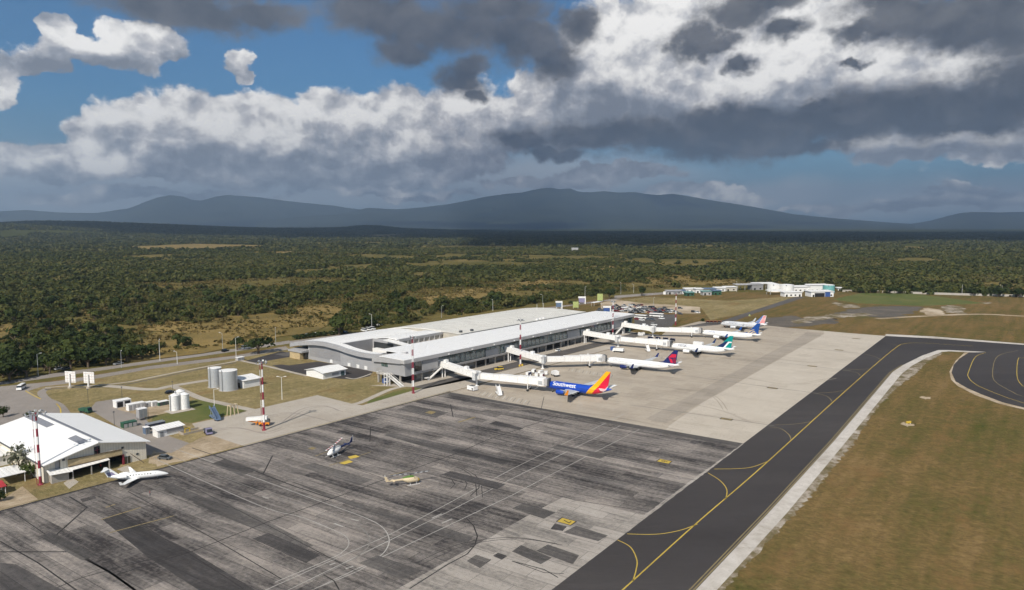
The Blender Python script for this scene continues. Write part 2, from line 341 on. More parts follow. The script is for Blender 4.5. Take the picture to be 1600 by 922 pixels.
plain('car_grey', (0.10, 0.105, 0.11), 0.3); plain('car_red', (0.22, 0.02, 0.02), 0.3); plain('car_blue', (0.03, 0.06, 0.16), 0.3)
plain('skin', (0.30, 0.18, 0.12), 0.6)
plain('bark', (0.13, 0.095, 0.065), 0.9, var=0.2, scale=2)

def glass(name, c, rough=0.06):
    m, t, b = newmat(name)
    oc = t.n('ShaderNodeTexCoord').outputs['Object']
    k = t.step(t.noise(oc, 0.25, 3), 0.35, 0.65, 0.6, 1.4)
    t.put(b.inputs['Base Color'], t.vm('SCALE', c, scale=k)); b.inputs['Roughness'].default_value = rough
    b.inputs['Specular IOR Level'].default_value = 0.9; b.inputs['IOR'].default_value = 1.55
    return m
glass('glass_teal', (0.060, 0.105, 0.105)); glass('glass_dark', (0.015, 0.018, 0.02))
def corrugated(name, c, period, axis, grime=0.1, stripes=0.0, scale=0.05, seam=9.0):
    m, t, b = newmat(name)
    oc = t.n('ShaderNodeTexCoord').outputs['Object']
    a = t.sep(oc)[axis]
    w = t.m('SINE', t.m('MULTIPLY', a, 2 * math.pi / period))
    k = t.m('MULTIPLY', t.step(w, -1, 1, 0.93, 1.04), t.step(t.m('FRACT', t.m('DIVIDE', a, seam)), 0.012, 0.03, 0.80, 1.0))
    cc = t.vm('SCALE', c, scale=k)
    sc_ = [0.25, 0.25, 0.25]; sc_[axis] = 2.2
    n = t.noise(t.mapping(oc, scale=tuple(x * scale for x in sc_)), 1.0, 5, 0.6)
    if stripes: cc = t.mix(t.m('MULTIPLY', t.step(n, 0.42, 0.62), stripes), cc, (0.40, 0.37, 0.31))
    g = t.step(t.noise(oc, 0.15, 6, 0.65), 0.55, 0.8)
    cc = t.mix(t.m('MULTIPLY', g, grime), cc, (0.25, 0.22, 0.18))
    t.put(b.inputs['Base Color'], cc); b.inputs['Roughness'].default_value = 0.5; b.inputs['Specular IOR Level'].default_value = 0.35
    return m
corrugated('roof_white', (0.80, 0.785, 0.76), 1.2, 0, 0.06)
corrugated('pier_roof', (0.80, 0.79, 0.775), 1.2, 0, 0.04)
corrugated('hall_roof', (0.74, 0.715, 0.655), 1.2, 0, 0.06, 0.42, 0.35)
corrugated('hangar_roof', (0.86, 0.85, 0.83), 0.9, 1, 0.05)
corrugated('hangar_wall', (0.74, 0.68, 0.57), 0.8, 0, 0.12)
corrugated('skylight', (0.22, 0.225, 0.25), 0.9, 1, 0.25)

def leaf_mat(name, stops, cell=0.16):
    m, t, b = newmat(name)
    pos = t.n('ShaderNodeNewGeometry').outputs['Position']
    vo = t.n('ShaderNodeTexVoronoi'); t.put(vo.inputs['Vector'], pos); vo.inputs['Scale'].default_value = cell     # each crown its own tint
    rc = t.sep(vo.outputs['Color'])[0]
    v = t.m('ADD', t.m('ADD', t.m('MULTIPLY', t.noise(pos, 0.0048, 6, 0.68), 0.62), t.m('MULTIPLY', t.noise(pos, 0.7, 3, 0.6), 0.18)), t.m('MULTIPLY', rc, 0.20))
    r = t.n('ShaderNodeValToRGB'); cr = r.color_ramp
    while len(cr.elements) > 1: cr.elements.remove(cr.elements[-1])
    for i, (q, c) in enumerate(stops):
        e = cr.elements[0] if i == 0 else cr.elements.new(q)
        e.position = q; e.color = (*c, 1)
    t.put(r.inputs[0], v); t.put(b.inputs['Base Color'], r.outputs[0]); b.inputs['Roughness'].default_value = 0.85
    b.inputs['Specular IOR Level'].default_value = 0.15
    tr = t.n('ShaderNodeBsdfTranslucent'); t.put(tr.inputs[0], r.outputs[0]); mx = t.n('ShaderNodeMixShader'); mx.inputs[0].default_value = 0.32
    m.node_tree.links.new(b.outputs[0], mx.inputs[1]); m.node_tree.links.new(tr.outputs[0], mx.inputs[2])
    m.node_tree.links.new(mx.outputs[0], m.node_tree.nodes['Material Output'].inputs['Surface'])
    return m
leaf_mat('forest_leaves', [(0.30, (0.030, 0.042, 0.013)), (0.41, (0.050, 0.062, 0.019)), (0.49, (0.078, 0.086, 0.026)), (0.56, (0.112, 0.112, 0.034)), (0.64, (0.140, 0.122, 0.046)), (0.76, (0.135, 0.118, 0.072))])
leaf_mat('far_leaves', [(0.32, (0.030, 0.040, 0.015)), (0.44, (0.052, 0.062, 0.022)), (0.54, (0.088, 0.092, 0.032)), (0.66, (0.13, 0.118, 0.048))], 0.03)
leaf_mat('scrub_leaves', [(0.30, (0.065, 0.068, 0.020)), (0.46, (0.120, 0.100, 0.034)), (0.60, (0.19, 0.140, 0.052)), (0.74, (0.25, 0.18, 0.075))], 0.3)
leaf_mat('tree_leaves', [(0.3, (0.034, 0.050, 0.014)), (0.5, (0.060, 0.080, 0.022)), (0.7, (0.10, 0.11, 0.034))])
leaf_mat('dark_leaves', [(0.3, (0.022, 0.036, 0.012)), (0.5, (0.038, 0.055, 0.017)), (0.7, (0.06, 0.075, 0.026))])
leaf_mat('grey_leaves', [(0.3, (0.10, 0.11, 0.07)), (0.5, (0.16, 0.165, 0.11)), (0.7, (0.22, 0.22, 0.16))])

# ------------------------------------------------------------------ mesh helpers
class MB:
    def __init__(s): s.v = []; s.f = []; s.mi = []
    def add(s, vs, fs, mi=0):
        o = len(s.v); s.v += [tuple(x) for x in vs]
        for f in fs: s.f.append(tuple(o + i for i in f)); s.mi.append(mi)
        return s
    def box(s, x0, x1, y0, y1, z0, z1, mi=0):
        if x0 > x1: x0, x1 = x1, x0
        if y0 > y1: y0, y1 = y1, y0
        if z0 > z1: z0, z1 = z1, z0
        v = [(x0,y0,z0),(x1,y0,z0),(x1,y1,z0),(x0,y1,z0),(x0,y0,z1),(x1,y0,z1),(x1,y1,z1),(x0,y1,z1)]
        return s.add(v, [(0,3,2,1),(4,5,6,7),(0,1,5,4),(1,2,6,5),(2,3,7,6),(3,0,4,7)], mi)
    def hull(s, bot, top, mi=0):
        n = len(bot)
        return s.add(list(bot) + list(top), [tuple(reversed(range(n))), tuple(range(n, 2*n))] + [(i, (i+1) % n, n + (i+1) % n, n + i) for i in range(n)], mi)
    def prism(s, pts, z0, z1, mi=0):
        a = sum(pts[i][0]*pts[(i+1) % len(pts)][1] - pts[(i+1) % len(pts)][0]*pts[i][1] for i in range(len(pts)))
        if a < 0: pts = pts[::-1]
        return s.hull([(x, y, z0) for x, y in pts], [(x, y, z1) for x, y in pts], mi)
    def extrude(s, pts, d, mi=0):
        """closed 3D polygon pts swept by vector d"""
        d = Vector(d)
        return s.hull([tuple(Vector(p)) for p in pts], [tuple(Vector(p) + d) for p in pts], mi)
    def cyl(s, p0, p1, r0, r1=None, n=10, mi=0, caps=True):
        r1 = r0 if r1 is None else r1
        p0 = Vector(p0); p1 = Vector(p1); ax = (p1 - p0).normalized()
        a = ax.orthogonal().normalized(); b = ax.cross(a)
        vs = []
        for p, r in ((p0, r0), (p1, r1)):
            for i in range(n):
                t = 2*math.pi*i/n; vs.append(tuple(p + (a*math.cos(t) + b*math.sin(t))*r))
        fs = [(i, (i+1) % n, n + (i+1) % n, n + i) for i in range(n)]
        if caps: fs += [tuple(reversed(range(n))), tuple(range(n, 2*n))]
        return s.add(vs, fs, mi)
    def bar(s, p0, p1, w, h=None, mi=0):
        """square bar between two points"""
        h = w if h is None else h
        p0 = Vector(p0); p1 = Vector(p1); ax = (p1 - p0).normalized()
        up = Vector((0, 0, 1)) if abs(ax.z) < 0.95 else Vector((0, 1, 0))
        a = ax.cross(up).normalized() * (w/2); b = a.cross(ax).normalized() * (h/2)
        return s.hull([tuple(p0 + q) for q in (-a-b, a-b, a+b, -a+b)], [tuple(p1 + q) for q in (-a-b, a-b, a+b, -a+b)], mi)
    def loft(s, rings, mi=0, caps=True):
        n = len(rings[0]); vs = [p for r in rings for p in r]; fs = []
        for k in range(len(rings) - 1):
            for i in range(n): fs.append((k*n + i, k*n + (i+1) % n, (k+1)*n + (i+1) % n, (k+1)*n + i))
        if caps: fs += [tuple(reversed(range(n))), tuple(range((len(rings)-1)*n, len(rings)*n))]
        return s.add(vs, fs, mi)
    def lathe(s, prof, c=(0, 0, 0), n=20, axis='z', mi=0, caps=True):
        rings = []
        for r, h in prof:
            ring = []
            for i in range(n):
                t = 2*math.pi*i/n; a, b = r*math.cos(t), r*math.sin(t)
                ring.append((c[0]+a, c[1]+b, c[2]+h) if axis == 'z' else (c[0]+h, c[1]+a, c[2]+b))
            rings.append(ring)
        return s.loft(rings, mi, caps)
    def build(s, name, mats, parent=None, smooth=False, kind=None, label=None, loc=None, rotz=0.0):
        me = bpy.data.meshes.new(name); me.from_pydata(s.v, [], s.f)
        mats = mats if isinstance(mats, (list, tuple)) else [mats]
        for m in mats: me.materials.append(MATS[m])
        me.polygons.foreach_set('material_index', s.mi)
        bm = bmesh.new(); bm.from_mesh(me); bmesh.ops.recalc_face_normals(bm, faces=bm.faces); bm.to_mesh(me); bm.free()
        if smooth:
            me.polygons.foreach_set('use_smooth', [True]*len(me.polygons))
            try: me.set_sharp_from_angle(angle=math.radians(35))
            except Exception: pass
        me.update()
        o = bpy.data.objects.new(name, me); col.objects.link(o)
        if parent is not None: o.parent = parent
        if loc is not None: o.location = loc
        o.rotation_euler.z = rotz
        if kind: o['kind'] = kind
        if label: o['label'] = label
        return o
def tag(o, label, cat, group=None, kind=None):
    o['label'] = label; o['category'] = cat
    if group: o['group'] = group
    if kind: o['kind'] = kind
    return o
def thing(name, label, cat, loc=(0, 0, 0), rotz=0.0, group=None):
    o = bpy.data.objects.new(name, None); col.objects.link(o); o.empty_display_size = 0.5
    o.location = loc; o.rotation_euler.z = rotz
    return tag(o, label, cat, group)
def dup(root, loc=None, rotz=None, label=None, group=None, scale=None):
    r = root.copy(); col.objects.link(r)
    if loc is not None: r.location = loc
    if rotz is not None: r.rotation_euler.z = rotz
    if label: r['label'] = label
    if group: r['group'] = group
    if scale: r.scale = scale if isinstance(scale, tuple) else (scale,)*3
    for ch in list(root.children):
        c = ch.copy(); col.objects.link(c); c.parent = r
        for g in list(ch.children):
            d = g.copy(); col.objects.link(d); d.parent = c
    return r
def sheet(name, pts, z, m, parent=None, kind='structure'):
    me = bpy.data.meshes.new(name)
    P = [Vector((p[0], p[1], 0)) for p in pts]
    from mathutils.geometry import tessellate_polygon
    tri = tessellate_polygon([P])
    fs = []
    for t in tri:
        a, b, c = (P[i] for i in t)
        fs.append(t if (b-a).cross(c-a).z > 0 else (t[0], t[2], t[1]))
    me.from_pydata([(p.x, p.y, z) for p in P], [], fs); me.materials.append(MATS[m]); me.update()
    o = bpy.data.objects.new(name, me); col.objects.link(o)
    if parent is not None: o.parent = parent
    elif kind: o['kind'] = kind
    return o
def px(pts, z=0.0): return [G(a, b, z) for a, b in pts]
def smooth_path(pts, n=6):
    out = []
    for i in range(len(pts) - 1):
        p0 = pts[max(i-1, 0)]; p1 = pts[i]; p2 = pts[i+1]; p3 = pts[min(i+2, len(pts)-1)]
        for k in range(n):
            t = k/n; t2 = t*t; t3 = t2*t
            out.append(0.5*((2*p1) + (p2-p0)*t + (2*p0-5*p1+4*p2-p3)*t2 + (3*p1-p0-3*p2+p3)*t3))
    out.append(pts[-1]); return out
def ribbon(name, pts, w, z, m, parent=None, kind='structure', smooth=True):
    """painted line or strip of width w along ground points"""
    P = [Vector((p[0], p[1], 0)) for p in pts]
    if smooth and len(P) > 2: P = smooth_path(P)
    vs = []; fs = []
    for i, p in enumerate(P):
        d = (P[min(i+1, len(P)-1)] - P[max(i-1, 0)]).normalized(); nrm = Vector((-d.y, d.x, 0))*(w/2)
        vs += [(p.x + nrm.x, p.y + nrm.y, z), (p.x - nrm.x, p.y - nrm.y, z)]
    for i in range(len(P) - 1): fs.append((2*i, 2*i+1, 2*i+3, 2*i+2))
    me = bpy.data.meshes.new(name); me.from_pydata(vs, [], fs); me.materials.append(MATS[m]); me.update()
    o = bpy.data.objects.new(name, me); col.objects.link(o)
    if parent is not None: o.parent = parent
    elif kind: o['kind'] = kind
    return o

# ------------------------------------------------------------------ terrain
def vnoise(x, y, seed=0):
    """smooth value noise on arrays"""
    xi = np.floor(x).astype(np.int64); yi = np.floor(y).astype(np.int64); fx = x - xi; fy = y - yi
    fx = fx*fx*(3-2*fx); fy = fy*fy*(3-2*fy)
    def h(a, b):
        n = (a*374761393 + b*668265263 + seed*1442695041) & 0xFFFFFFFF
        n = ((n ^ (n >> 13))*1274126177) & 0xFFFFFFFF
        return ((n ^ (n >> 16)) & 0xFFFF)/65535.0
    return (h(xi,yi)*(1-fx)+h(xi+1,yi)*fx)*(1-fy) + (h(xi,yi+1)*(1-fx)+h(xi+1,yi+1)*fx)*fy
def fbm(x, y, oct=4, seed=0):
    s = 0; a = 0.5; t = 0
    for k in range(oct):
        s = s + a*vnoise(x*2**k, y*2**k, seed+k*17); t += a; a *= 0.5
    return s/t
def hill_z(x, y):
    """low hills far out on the plain"""
    r = np.hypot(x, y); a = np.degrees(np.arctan2(x, y))
    z = 105*np.exp(-((r-7200)/1700)**2)*np.exp(-((a+31)/11.0)**2)*(0.75+0.5*fbm(x/900, y/900, 3, 5))
    z = z + 60*np.exp(-((r-5200)/900)**2)*np.exp(-((a+38)/7.0)**2)
    z = z + 70*np.exp(-((r-9000)/1800)**2)*np.exp(-((a+12)/8.0)**2)*fbm(x/800, y/800, 3, 9)*1.4
    return z
def build_ground():
    rings = [0, 60, 150, 300, 500, 800, 1200, 1700, 2300] + list(np.linspace(2800, 12000, 34)) + [14000, 18000, 24000, 30000]
    azs = np.radians(np.concatenate([np.arange(-180, -50, 6), np.arange(-50, 50, 0.8), np.arange(50, 180, 6)]))
    n = len(azs); vs = [(0, 0, 0)]; fs = []
    for r in rings[1:]:
        x = r*np.sin(azs); y = r*np.cos(azs); z = hill_z(x, y)
        vs += list(zip(x.tolist(), y.tolist(), z.tolist()))
    for i in range(n): fs.append((0, 1 + (i+1) % n, 1 + i))
    for k in range(len(rings) - 2):
        a = 1 + k*n; b = a + n
        for i in range(n): fs.append((a+i, a+(i+1) % n, b+(i+1) % n, b+i))
    me = bpy.data.meshes.new('ground'); me.from_pydata(vs, [], fs)
    bm = bmesh.new(); bm.from_mesh(me)
    for f in bm.faces: f.normal_update()
    for f in bm.faces:
        if f.normal.z < 0: f.normal_flip()
    bm.to_mesh(me); bm.free()
    me.polygons.foreach_set('use_smooth', [True]*len(me.polygons))
    m, t, b = newmat('scrub_ground')
    pos = t.n('ShaderNodeNewGeometry').outputs['Position']
    r = t.vm('LENGTH', pos)
    grass = t.n('ShaderNodeValToRGB'); cr = grass.color_ramp
    cr.elements[0].position = 0.3; cr.elements[0].color = (0.062, 0.068, 0.022, 1); cr.elements[1].position = 0.74; cr.elements[1].color = (0.26, 0.19, 0.08, 1)
    e = cr.elements.new(0.5); e.color = (0.125, 0.105, 0.040, 1)
    v = t.m('ADD', t.m('MULTIPLY', t.noise(pos, 0.006, 5, 0.6), 0.6), t.m('MULTIPLY', t.noise(pos, 0.12, 4, 0.6), 0.4))
    t.put(grass.inputs[0], v)
    forest = t.mix(t.noise(pos, 0.0035, 6, 0.65), (0.030, 0.040, 0.014), (0.085, 0.085, 0.030))
    cov = t.m('ADD', t.noise(pos, 0.0022, 6, 0.62), t.step(r, 900, 4200, -0.26, 0.16))
    c = t.mix(t.step(cov, 0.44, 0.52), grass.outputs[0], forest)
    t.put(b.inputs['Base Color'], c); b.inputs['Roughness'].default_value = 1.0; b.inputs['Specular IOR Level'].default_value = 0.0
    me.materials.append(m)
    o = bpy.data.objects.new('ground', me); col.objects.link(o); o['kind'] = 'structure'
build_ground()

def mountain(name, skyline, D, depth, seed, front=0.75):
    """heightfield ridge: crest line at distance D with spurs running down towards the plain"""
    pts = []
    xs = np.linspace(skyline[0][0], skyline[-1][0], 170)
    sx = [p[0] for p in skyline]; sy = [p[1] for p in skyline]
    ys = np.interp(xs, sx, sy)
    NR = 46; vs = []; fs = []
    ks = np.linspace(0, 1, NR)
    for i, (x_, y_) in enumerate(zip(xs, ys)):
        a, e = azel(x_, y_)
        H = max(CAMH + D*math.tan(e), 4.0)
        for k in ks:
            r = D - depth*front + depth*k
            d = (r - D)/(depth*front) if r < D else (r - D)/(depth*(1-front))
            prof = max(0.0, 1 - abs(d))**1.25
            x = r*math.sin(a); y = r*math.cos(a)
            sp = float(fbm(np.array([x/900.0]), np.array([y/2600.0]), 4, seed)[0])
            sp = 1 - abs(2*sp - 1)
            z = H*prof*(1 - 0.42*min(1, abs(d)*2.2)*(sp - 0.35)*(1-abs(d)*0.4))
            vs.append((x, y, z - 3.0))
    for i in range(len(xs) - 1):
        for k in range(NR - 1): fs.append((i*NR+k, (i+1)*NR+k, (i+1)*NR+k+1, i*NR+k+1))
    me = bpy.data.meshes.new(name); me.from_pydata(vs, [], fs)
    bm = bmesh.new(); bm.from_mesh(me)
    for f in bm.faces:
        f.normal_update()
        if f.normal.z < 0: f.normal_flip()
    bm.to_mesh(me); bm.free()
    me.polygons.foreach_set('use_smooth', [True]*len(me.polygons))
    me.materials.append(MATS['mountain_forest'])
    o = bpy.data.objects.new(name, me); col.objects.link(o); o['kind'] = 'structure'
    return o
m, t, b = newmat('mountain_forest')
pos = t.n('ShaderNodeNewGeometry').outputs['Position']
v = t.m('ADD', t.m('MULTIPLY', t.noise(pos, 0.0009, 6, 0.65), 0.7), t.m('MULTIPLY', t.noise(pos, 0.006, 4, 0.6), 0.3))
t.put(b.inputs['Base Color'], t.mix(t.step(v, 0.4, 0.62), (0.022, 0.030, 0.018), (0.050, 0.056, 0.032))); b.inputs['Roughness'].default_value = 1.0; b.inputs['Specular IOR Level'].default_value = 0.0
mountain('mountain', [(-60,338),(0,329),(40,327),(90,331),(150,332),(200,325),(225,315),(245,307),(265,303),(285,305),(300,311),(315,312),(335,306),(355,302.5),(400,306),(450,313),(520,320),(560,326),(620,332),(700,343)], 27000, 9000, 3)
mountain('mountain', [(440,348),(540,331),(575,324),(620,326),(660,323),(700,318),(730,312),(760,306),(790,301),(815,299),(830,295),(845,293),(860,291),(875,294),(890,292.5),(905,298),(925,299),(945,297),(965,299),(990,298),(1010,302),(1030,303),(1050,301),(1080,306),(1110,311),(1140,316),(1170,321),(1205,327),(1240,334),(1300,340),(1360,345),(1430,350)], 24000, 11000, 11)
mountain('hill', [(690,341),(710,337),(730,331),(750,325),(768,322.5),(785,328),(805,336),(830,342)], 21000, 2600, 21)
mountain('hill', [(400,345),(480,337),(540,334),(580,336),(640,340),(700,344)], 21500, 3000, 25)
mountain('mountain', [(1420,350),(1455,344),(1480,337),(1500,332),(1520,330),(1560,331),(1600,330),(1650,327),(1700,325)], 26000, 8000, 31)

# ------------------------------------------------------------------ air
def haze():
    b = MB(); b.box(-30500, 30500, -30500, 30500, -5, 1560)
    me_ = bpy.data.materials.new('haze_air'); me_.use_nodes = True; MATS['haze_air'] = me_
    nt = me_.node_tree; nt.nodes.clear(); o = nt.nodes.new('ShaderNodeOutputMaterial'); v = nt.nodes.new('ShaderNodeVolumePrincipled')
    v.inputs['Color'].default_value = (0.60, 0.79, 1.0, 1); v.inputs['Density'].default_value = 6.5e-5; v.inputs['Anisotropy'].default_value = 0.35
    nt.links.new(v.outputs[0], o.inputs['Volume'])
    h = b.build('haze', 'haze_air', kind='stuff'); tag(h, 'thin blue haze veiling the mountains and the far plain', 'haze', kind='stuff')
haze()

# unseen cloud slab added above the view, shaped to shade the plain and mountains
def shade_cloud_bank():
    h = 8600.0; off = h/math.tan(SUN_EL); ox, oy = -off*math.sin(SUN_AZ - math.pi), -off*math.cos(SUN_AZ - math.pi)
    gx = np.linspace(-31000, 31000, 156); gy = np.linspace(1500, 36000, 130)
    X, Y = np.meshgrid(gx, gy); R = np.hypot(X, Y); A = np.degrees(np.arctan2(X, Y))
    n = fbm(X/2600 + 7, Y/2600 + 3, 4, 41)
    start = np.where(A < 0, 4500 + 70*np.abs(A), 3900)
    m = n + np.clip((R - start)/1600, -1, 1)*0.42 - 0.46 - 0.62*np.clip((R-8000)/2600, 0, 1)
    m = m - 0.8*np.exp(-((X+4300)/1900)**2 - ((Y-7300)/700)**2) - 0.9*np.exp(-((X+6200)/1500)**2 - ((Y-11500)/2600)**2) - 0.55*np.exp(-((X-1200)/2500)**2 - ((Y-21000)/2500)**2) - 0.5*np.exp(-((X+9500)/2500)**2 - ((Y-24000)/2500)**2)
    th = np.clip(m, 0, 1)*900
    top = h + th; bot = h - th*0.3
    idx = -np.ones(X.shape, int); vs = []; fs = []; NY, NX = X.shape
    use = np.zeros((NY-1, NX-1), bool)
    for j in range(NY-1):
        for i in range(NX-1): use[j, i] = th[j:j+2, i:i+2].max() > 0
    for j in range(NY):
        for i in range(NX):
            if use[max(j-1,0):j+1, max(i-1,0):i+1].any():
                idx[j, i] = len(vs); x, y = X[j, i]+ox, Y[j, i]+oy
                vs.append((x, y, top[j, i] + 4)); vs.append((x, y, bot[j, i] - 4))
    for j in range(NY-1):
        for i in range(NX-1):
            if not use[j, i]: continue
            a, b_, c, d = idx[j,i], idx[j,i+1], idx[j+1,i+1], idx[j+1,i]
            fs.append((a, b_, c, d)); fs.append((d+1, c+1, b_+1, a+1))
            for (jj, ii, p, q) in ((j-1, i, a, b_), (j, i+1, b_, c), (j+1, i, c, d), (j, i-1, d, a)):
                if not (0 <= jj < NY-1 and 0 <= ii < NX-1) or not use[jj, ii]: fs.append((p, p+1, q+1, q))
    me = bpy.data.meshes.new('shade_cloud'); me.from_pydata(vs, [], fs); me.polygons.foreach_set('use_smooth', [True]*len(me.polygons))
    cm = bpy.data.materials.new('shade_cloud_bank'); cm.use_nodes = True; nt = cm.node_tree; nt.nodes.clear()
    o_ = nt.nodes.new('ShaderNodeOutputMaterial'); d1 = nt.nodes.new('ShaderNodeBsdfDiffuse'); t1 = nt.nodes.new('ShaderNodeBsdfTranslucent'); mx = nt.nodes.new('ShaderNodeMixShader')
    d1.inputs[0].default_value = (0.85, 0.86, 0.88, 1); t1.inputs[0].default_value = (0.5, 0.52, 0.56, 1); mx.inputs[0].default_value = 0.5
    nt.links.new(d1.outputs[0], mx.inputs[1]); nt.links.new(t1.outputs[0], mx.inputs[2]); nt.links.new(mx.outputs[0], o_.inputs[0])
    me.materials.append(cm); o = bpy.data.objects.new('shade_cloud', me); col.objects.link(o); o['kind'] = 'structure'
shade_cloud_bank()
def jag(P, amp, step=4.0, seed=1):
    """ragged natural outline"""
    r = random.Random(seed); out = []
    P = [Vector((p[0], p[1], 0)) for p in P]
    for p, q in zip(P, P[1:] + P[:1]):
        n = max(1, min(400, int((q-p).length/step)))
        for k in range(n):
            t = k/n; c = p.lerp(q, t); c += Vector((r.gauss(0, amp), r.gauss(0, amp), 0)); out.append(c)
    return out
def jagpx(l): return jag(px(l), 0.8, 3.0)
# ------------------------------------------------------------------ airfield surfaces (each sheet a few mm above the one below)
sheet('airfield_grass', px([(-250,1119),(-250,640),(0,606),(230,574),(440,541),(640,520),(860,478),(960,463),(1150,456),(1330,456),(1750,462),(2400,470),(2400,1119)]), 0.010, 'airfield_grass')
sheet('lawn', px([(-250,870),(-250,640),(0,610),(100,600),(230,578),(370,558),(446,541),(480,545),(640,595),(704,606),(704,614)]), 0.016, 'lawn')
sheet('green_lawn', jagpx([(232,655),(262,640),(290,628),(318,622),(352,632),(392,640),(350,650),(300,660),(262,662)]), 0.022, 'green_lawn')
sheet('green_lawn', jagpx([(1300,468),(1345,458),(1420,458),(1500,468),(1540,474),(1440,478),(1340,474)]), 0.022, 'green_lawn')
sheet('green_lawn', jagpx([(568,631),(600,617),(645,606),(672,599),(690,597),(668,606),(620,620),(590,629)]), 0.022, 'green_lawn')
sheet('dry_field', px([(960,470),(1010,464),(1060,466),(1140,470),(1250,462),(1180,487),(1110,500),(1096,482),(1006,474)]), 0.020, 'lawn')
# apron
apron = sheet('apron', px([(-250,865),(704,613),(1161,693.5),(604,1119),(-250,1119)]), 0.030, 'apron_dark')
slabs = sheet('pale_slab', px([(480,1010),(622,920),(700,876),(800,820),(837,799),(880,777),(940,790),(1012,807),(604,1119),(480,1119)]), 0.036, 'apron_light_slabs', apron)
conc = sheet('concrete_apron', [at(0.5,25.2)] + [at(3.6,26.6)] + px([(704,613),(1161,693.5),(1384,525),(1320,520),(1235,512.5),(1190,508),(1140,505)]) + [at(306,15), at(250,15)] + [at(222,24)], 0.030, 'apron_concrete')
sheet('pale_concrete_strip', px([(1161,693.5),(1384,525),(1320,520),(1287,517),(1288,522),(1270,532),(1215,563),(1150,600),(1095,631),(1047,664),(1040,672)]), 0.036, 'apron_concrete_pale', conc)
# taxiway and turn-off loop
taxi = sheet('taxiway', px([(604,1119),(1161,693.5),(1384,525),(1460,529),(1600,539),(2100,572),(2100,700),(1700,672),(1600,637),(1567,629),(1533,616),(1512,607),(1493,596),(1487,582),(1490,570),(1499,561),(1514,551),(1541,550),(1482,547),(1466,547),(1440,556),(1412,570),(1395,581),(1302.5,690),(1200,802.5),(1089,920),(880,1119)]), 0.036, 'asphalt')
sheet('taxiway_shoulder', px([(880,1119),(1089,920),(1200,802.5),(1302.5,690),(1395,581),(1412,570),(1440,556),(1466,547),(1482,546.5),(1541,549.5),(1536,551.5),(1482,549),(1472,550),(1446,560),(1424,572),(1408,585),(1322,690),(1231,800),(1122,920),(940,1119)]), 0.026, 'white_shoulder')
sheet('gravel_edge', jag(px([(945,1119),(1110,930),(1225,800),(1316,692),(1402,590),(1420,574),(1444,561),(1468,551),(1474,552),(1448,566),(1430,584),(1404,604),(1368,640),(1334,692),(1290,745),(1238,808),(1128,925),(958,1119)]), 0.38, 1.1), 0.018, 'gravel_rubble')
sheet('shoulder', px([(1383,525),(1384,522),(1460,526),(1600,537),(2100,569),(2100,573),(1600,540),(1460,529.5)]), 0.034, 'white_shoulder')
sheet('loop_shoulder', px([(1514,550.5),(1507,551),(1493,564),(1483.5,581),(1486,593),(1496,603),(1524,617.5),(1562,631),(1600,640),(1700,676),(1700,672),(1600,636),(1533,616.2),(1493,596.2),(1486.5,582),(1498,561)]), 0.030, 'bare_soil')
def line(pts, w, m='line_yellow', par=taxi, z=0.044, smooth=True, name='painted_line'):
    return ribbon(name, px(pts), w, z, m, par, None, smooth)
line([(880,1004),(975,920),(1088,818),(1190,730),(1301,629),(1372,566),(1403,541),(1412,537.5),(1425,536),(1450,536.3),(1520,541)], 0.35)
for off, w in ((0.35, 0.34), (1.05, 0.30)):       # double edge line beside the shoulder
    P = [G(a, b) for a, b in [(880,1119),(1089,920),(1200,802.5),(1302.5,690),(1393,583),(1412,570.5)]]
    d = (P[1] - P[0]).normalized(); nn = Vector((-d.y, d.x, 0))
    ribbon('edge_line', [p + nn*off for p in P], w, 0.044, 'line_yellow_worn', taxi, None, False)
for pts in ([(989,908),(994,890),(995,875),(985,855),(965,844)], [(1090,819),(1062,829),(1025,835),(980,834.5)],
            [(1134,780),(1135.5,765),(1125,751),(1106,739)], [(1200,721),(1175,730),(1150,732.5),(1116,733)]):
    line(pts, 0.28)
for pts in ([(1236,687.5),(1232.5,679),(1220,670),(1202.5,667)], [(1267,659),(1240,663),(1210,664)], [(1301,629),(1295,621),(1285,617),(1272,615)], [(1322,610),(1300,613),(1280,614)],
            [(1344,587),(1338,582),(1317,579)], [(1360,576),(1340,577.5),(1320,577)], [(1376,562),(1366,557),(1350,553)], [(1403,541),(1396,538),(1385,537)]):
    line(pts, 0.30, 'line_yellow_worn')
line([(1540,551),(1524,558),(1514.5,578),(1513,589),(1527,602),(1567,619),(1600,630),(1700,662)], 0.30)
line([(1590,548),(1564,554),(1554,564),(1551,586),(1557,598),(1581,612),(1600,620),(1700,650)], 0.28, 'line_yellow_worn')
line([(1640,552),(1600,559),(1591,561),(1589,586),(1595,600),(1610,607),(1700,632)], 0.28)
sheet('pale_edge', jag(px([(1159.5,694),(1161.5,694.3),(1021,800),(863,920),(604,1119),(580,1119),(848,920),(1013.5,800),(1098,738)]), 0.10, 1.5), 0.050, 'apron_light_slabs', taxi)
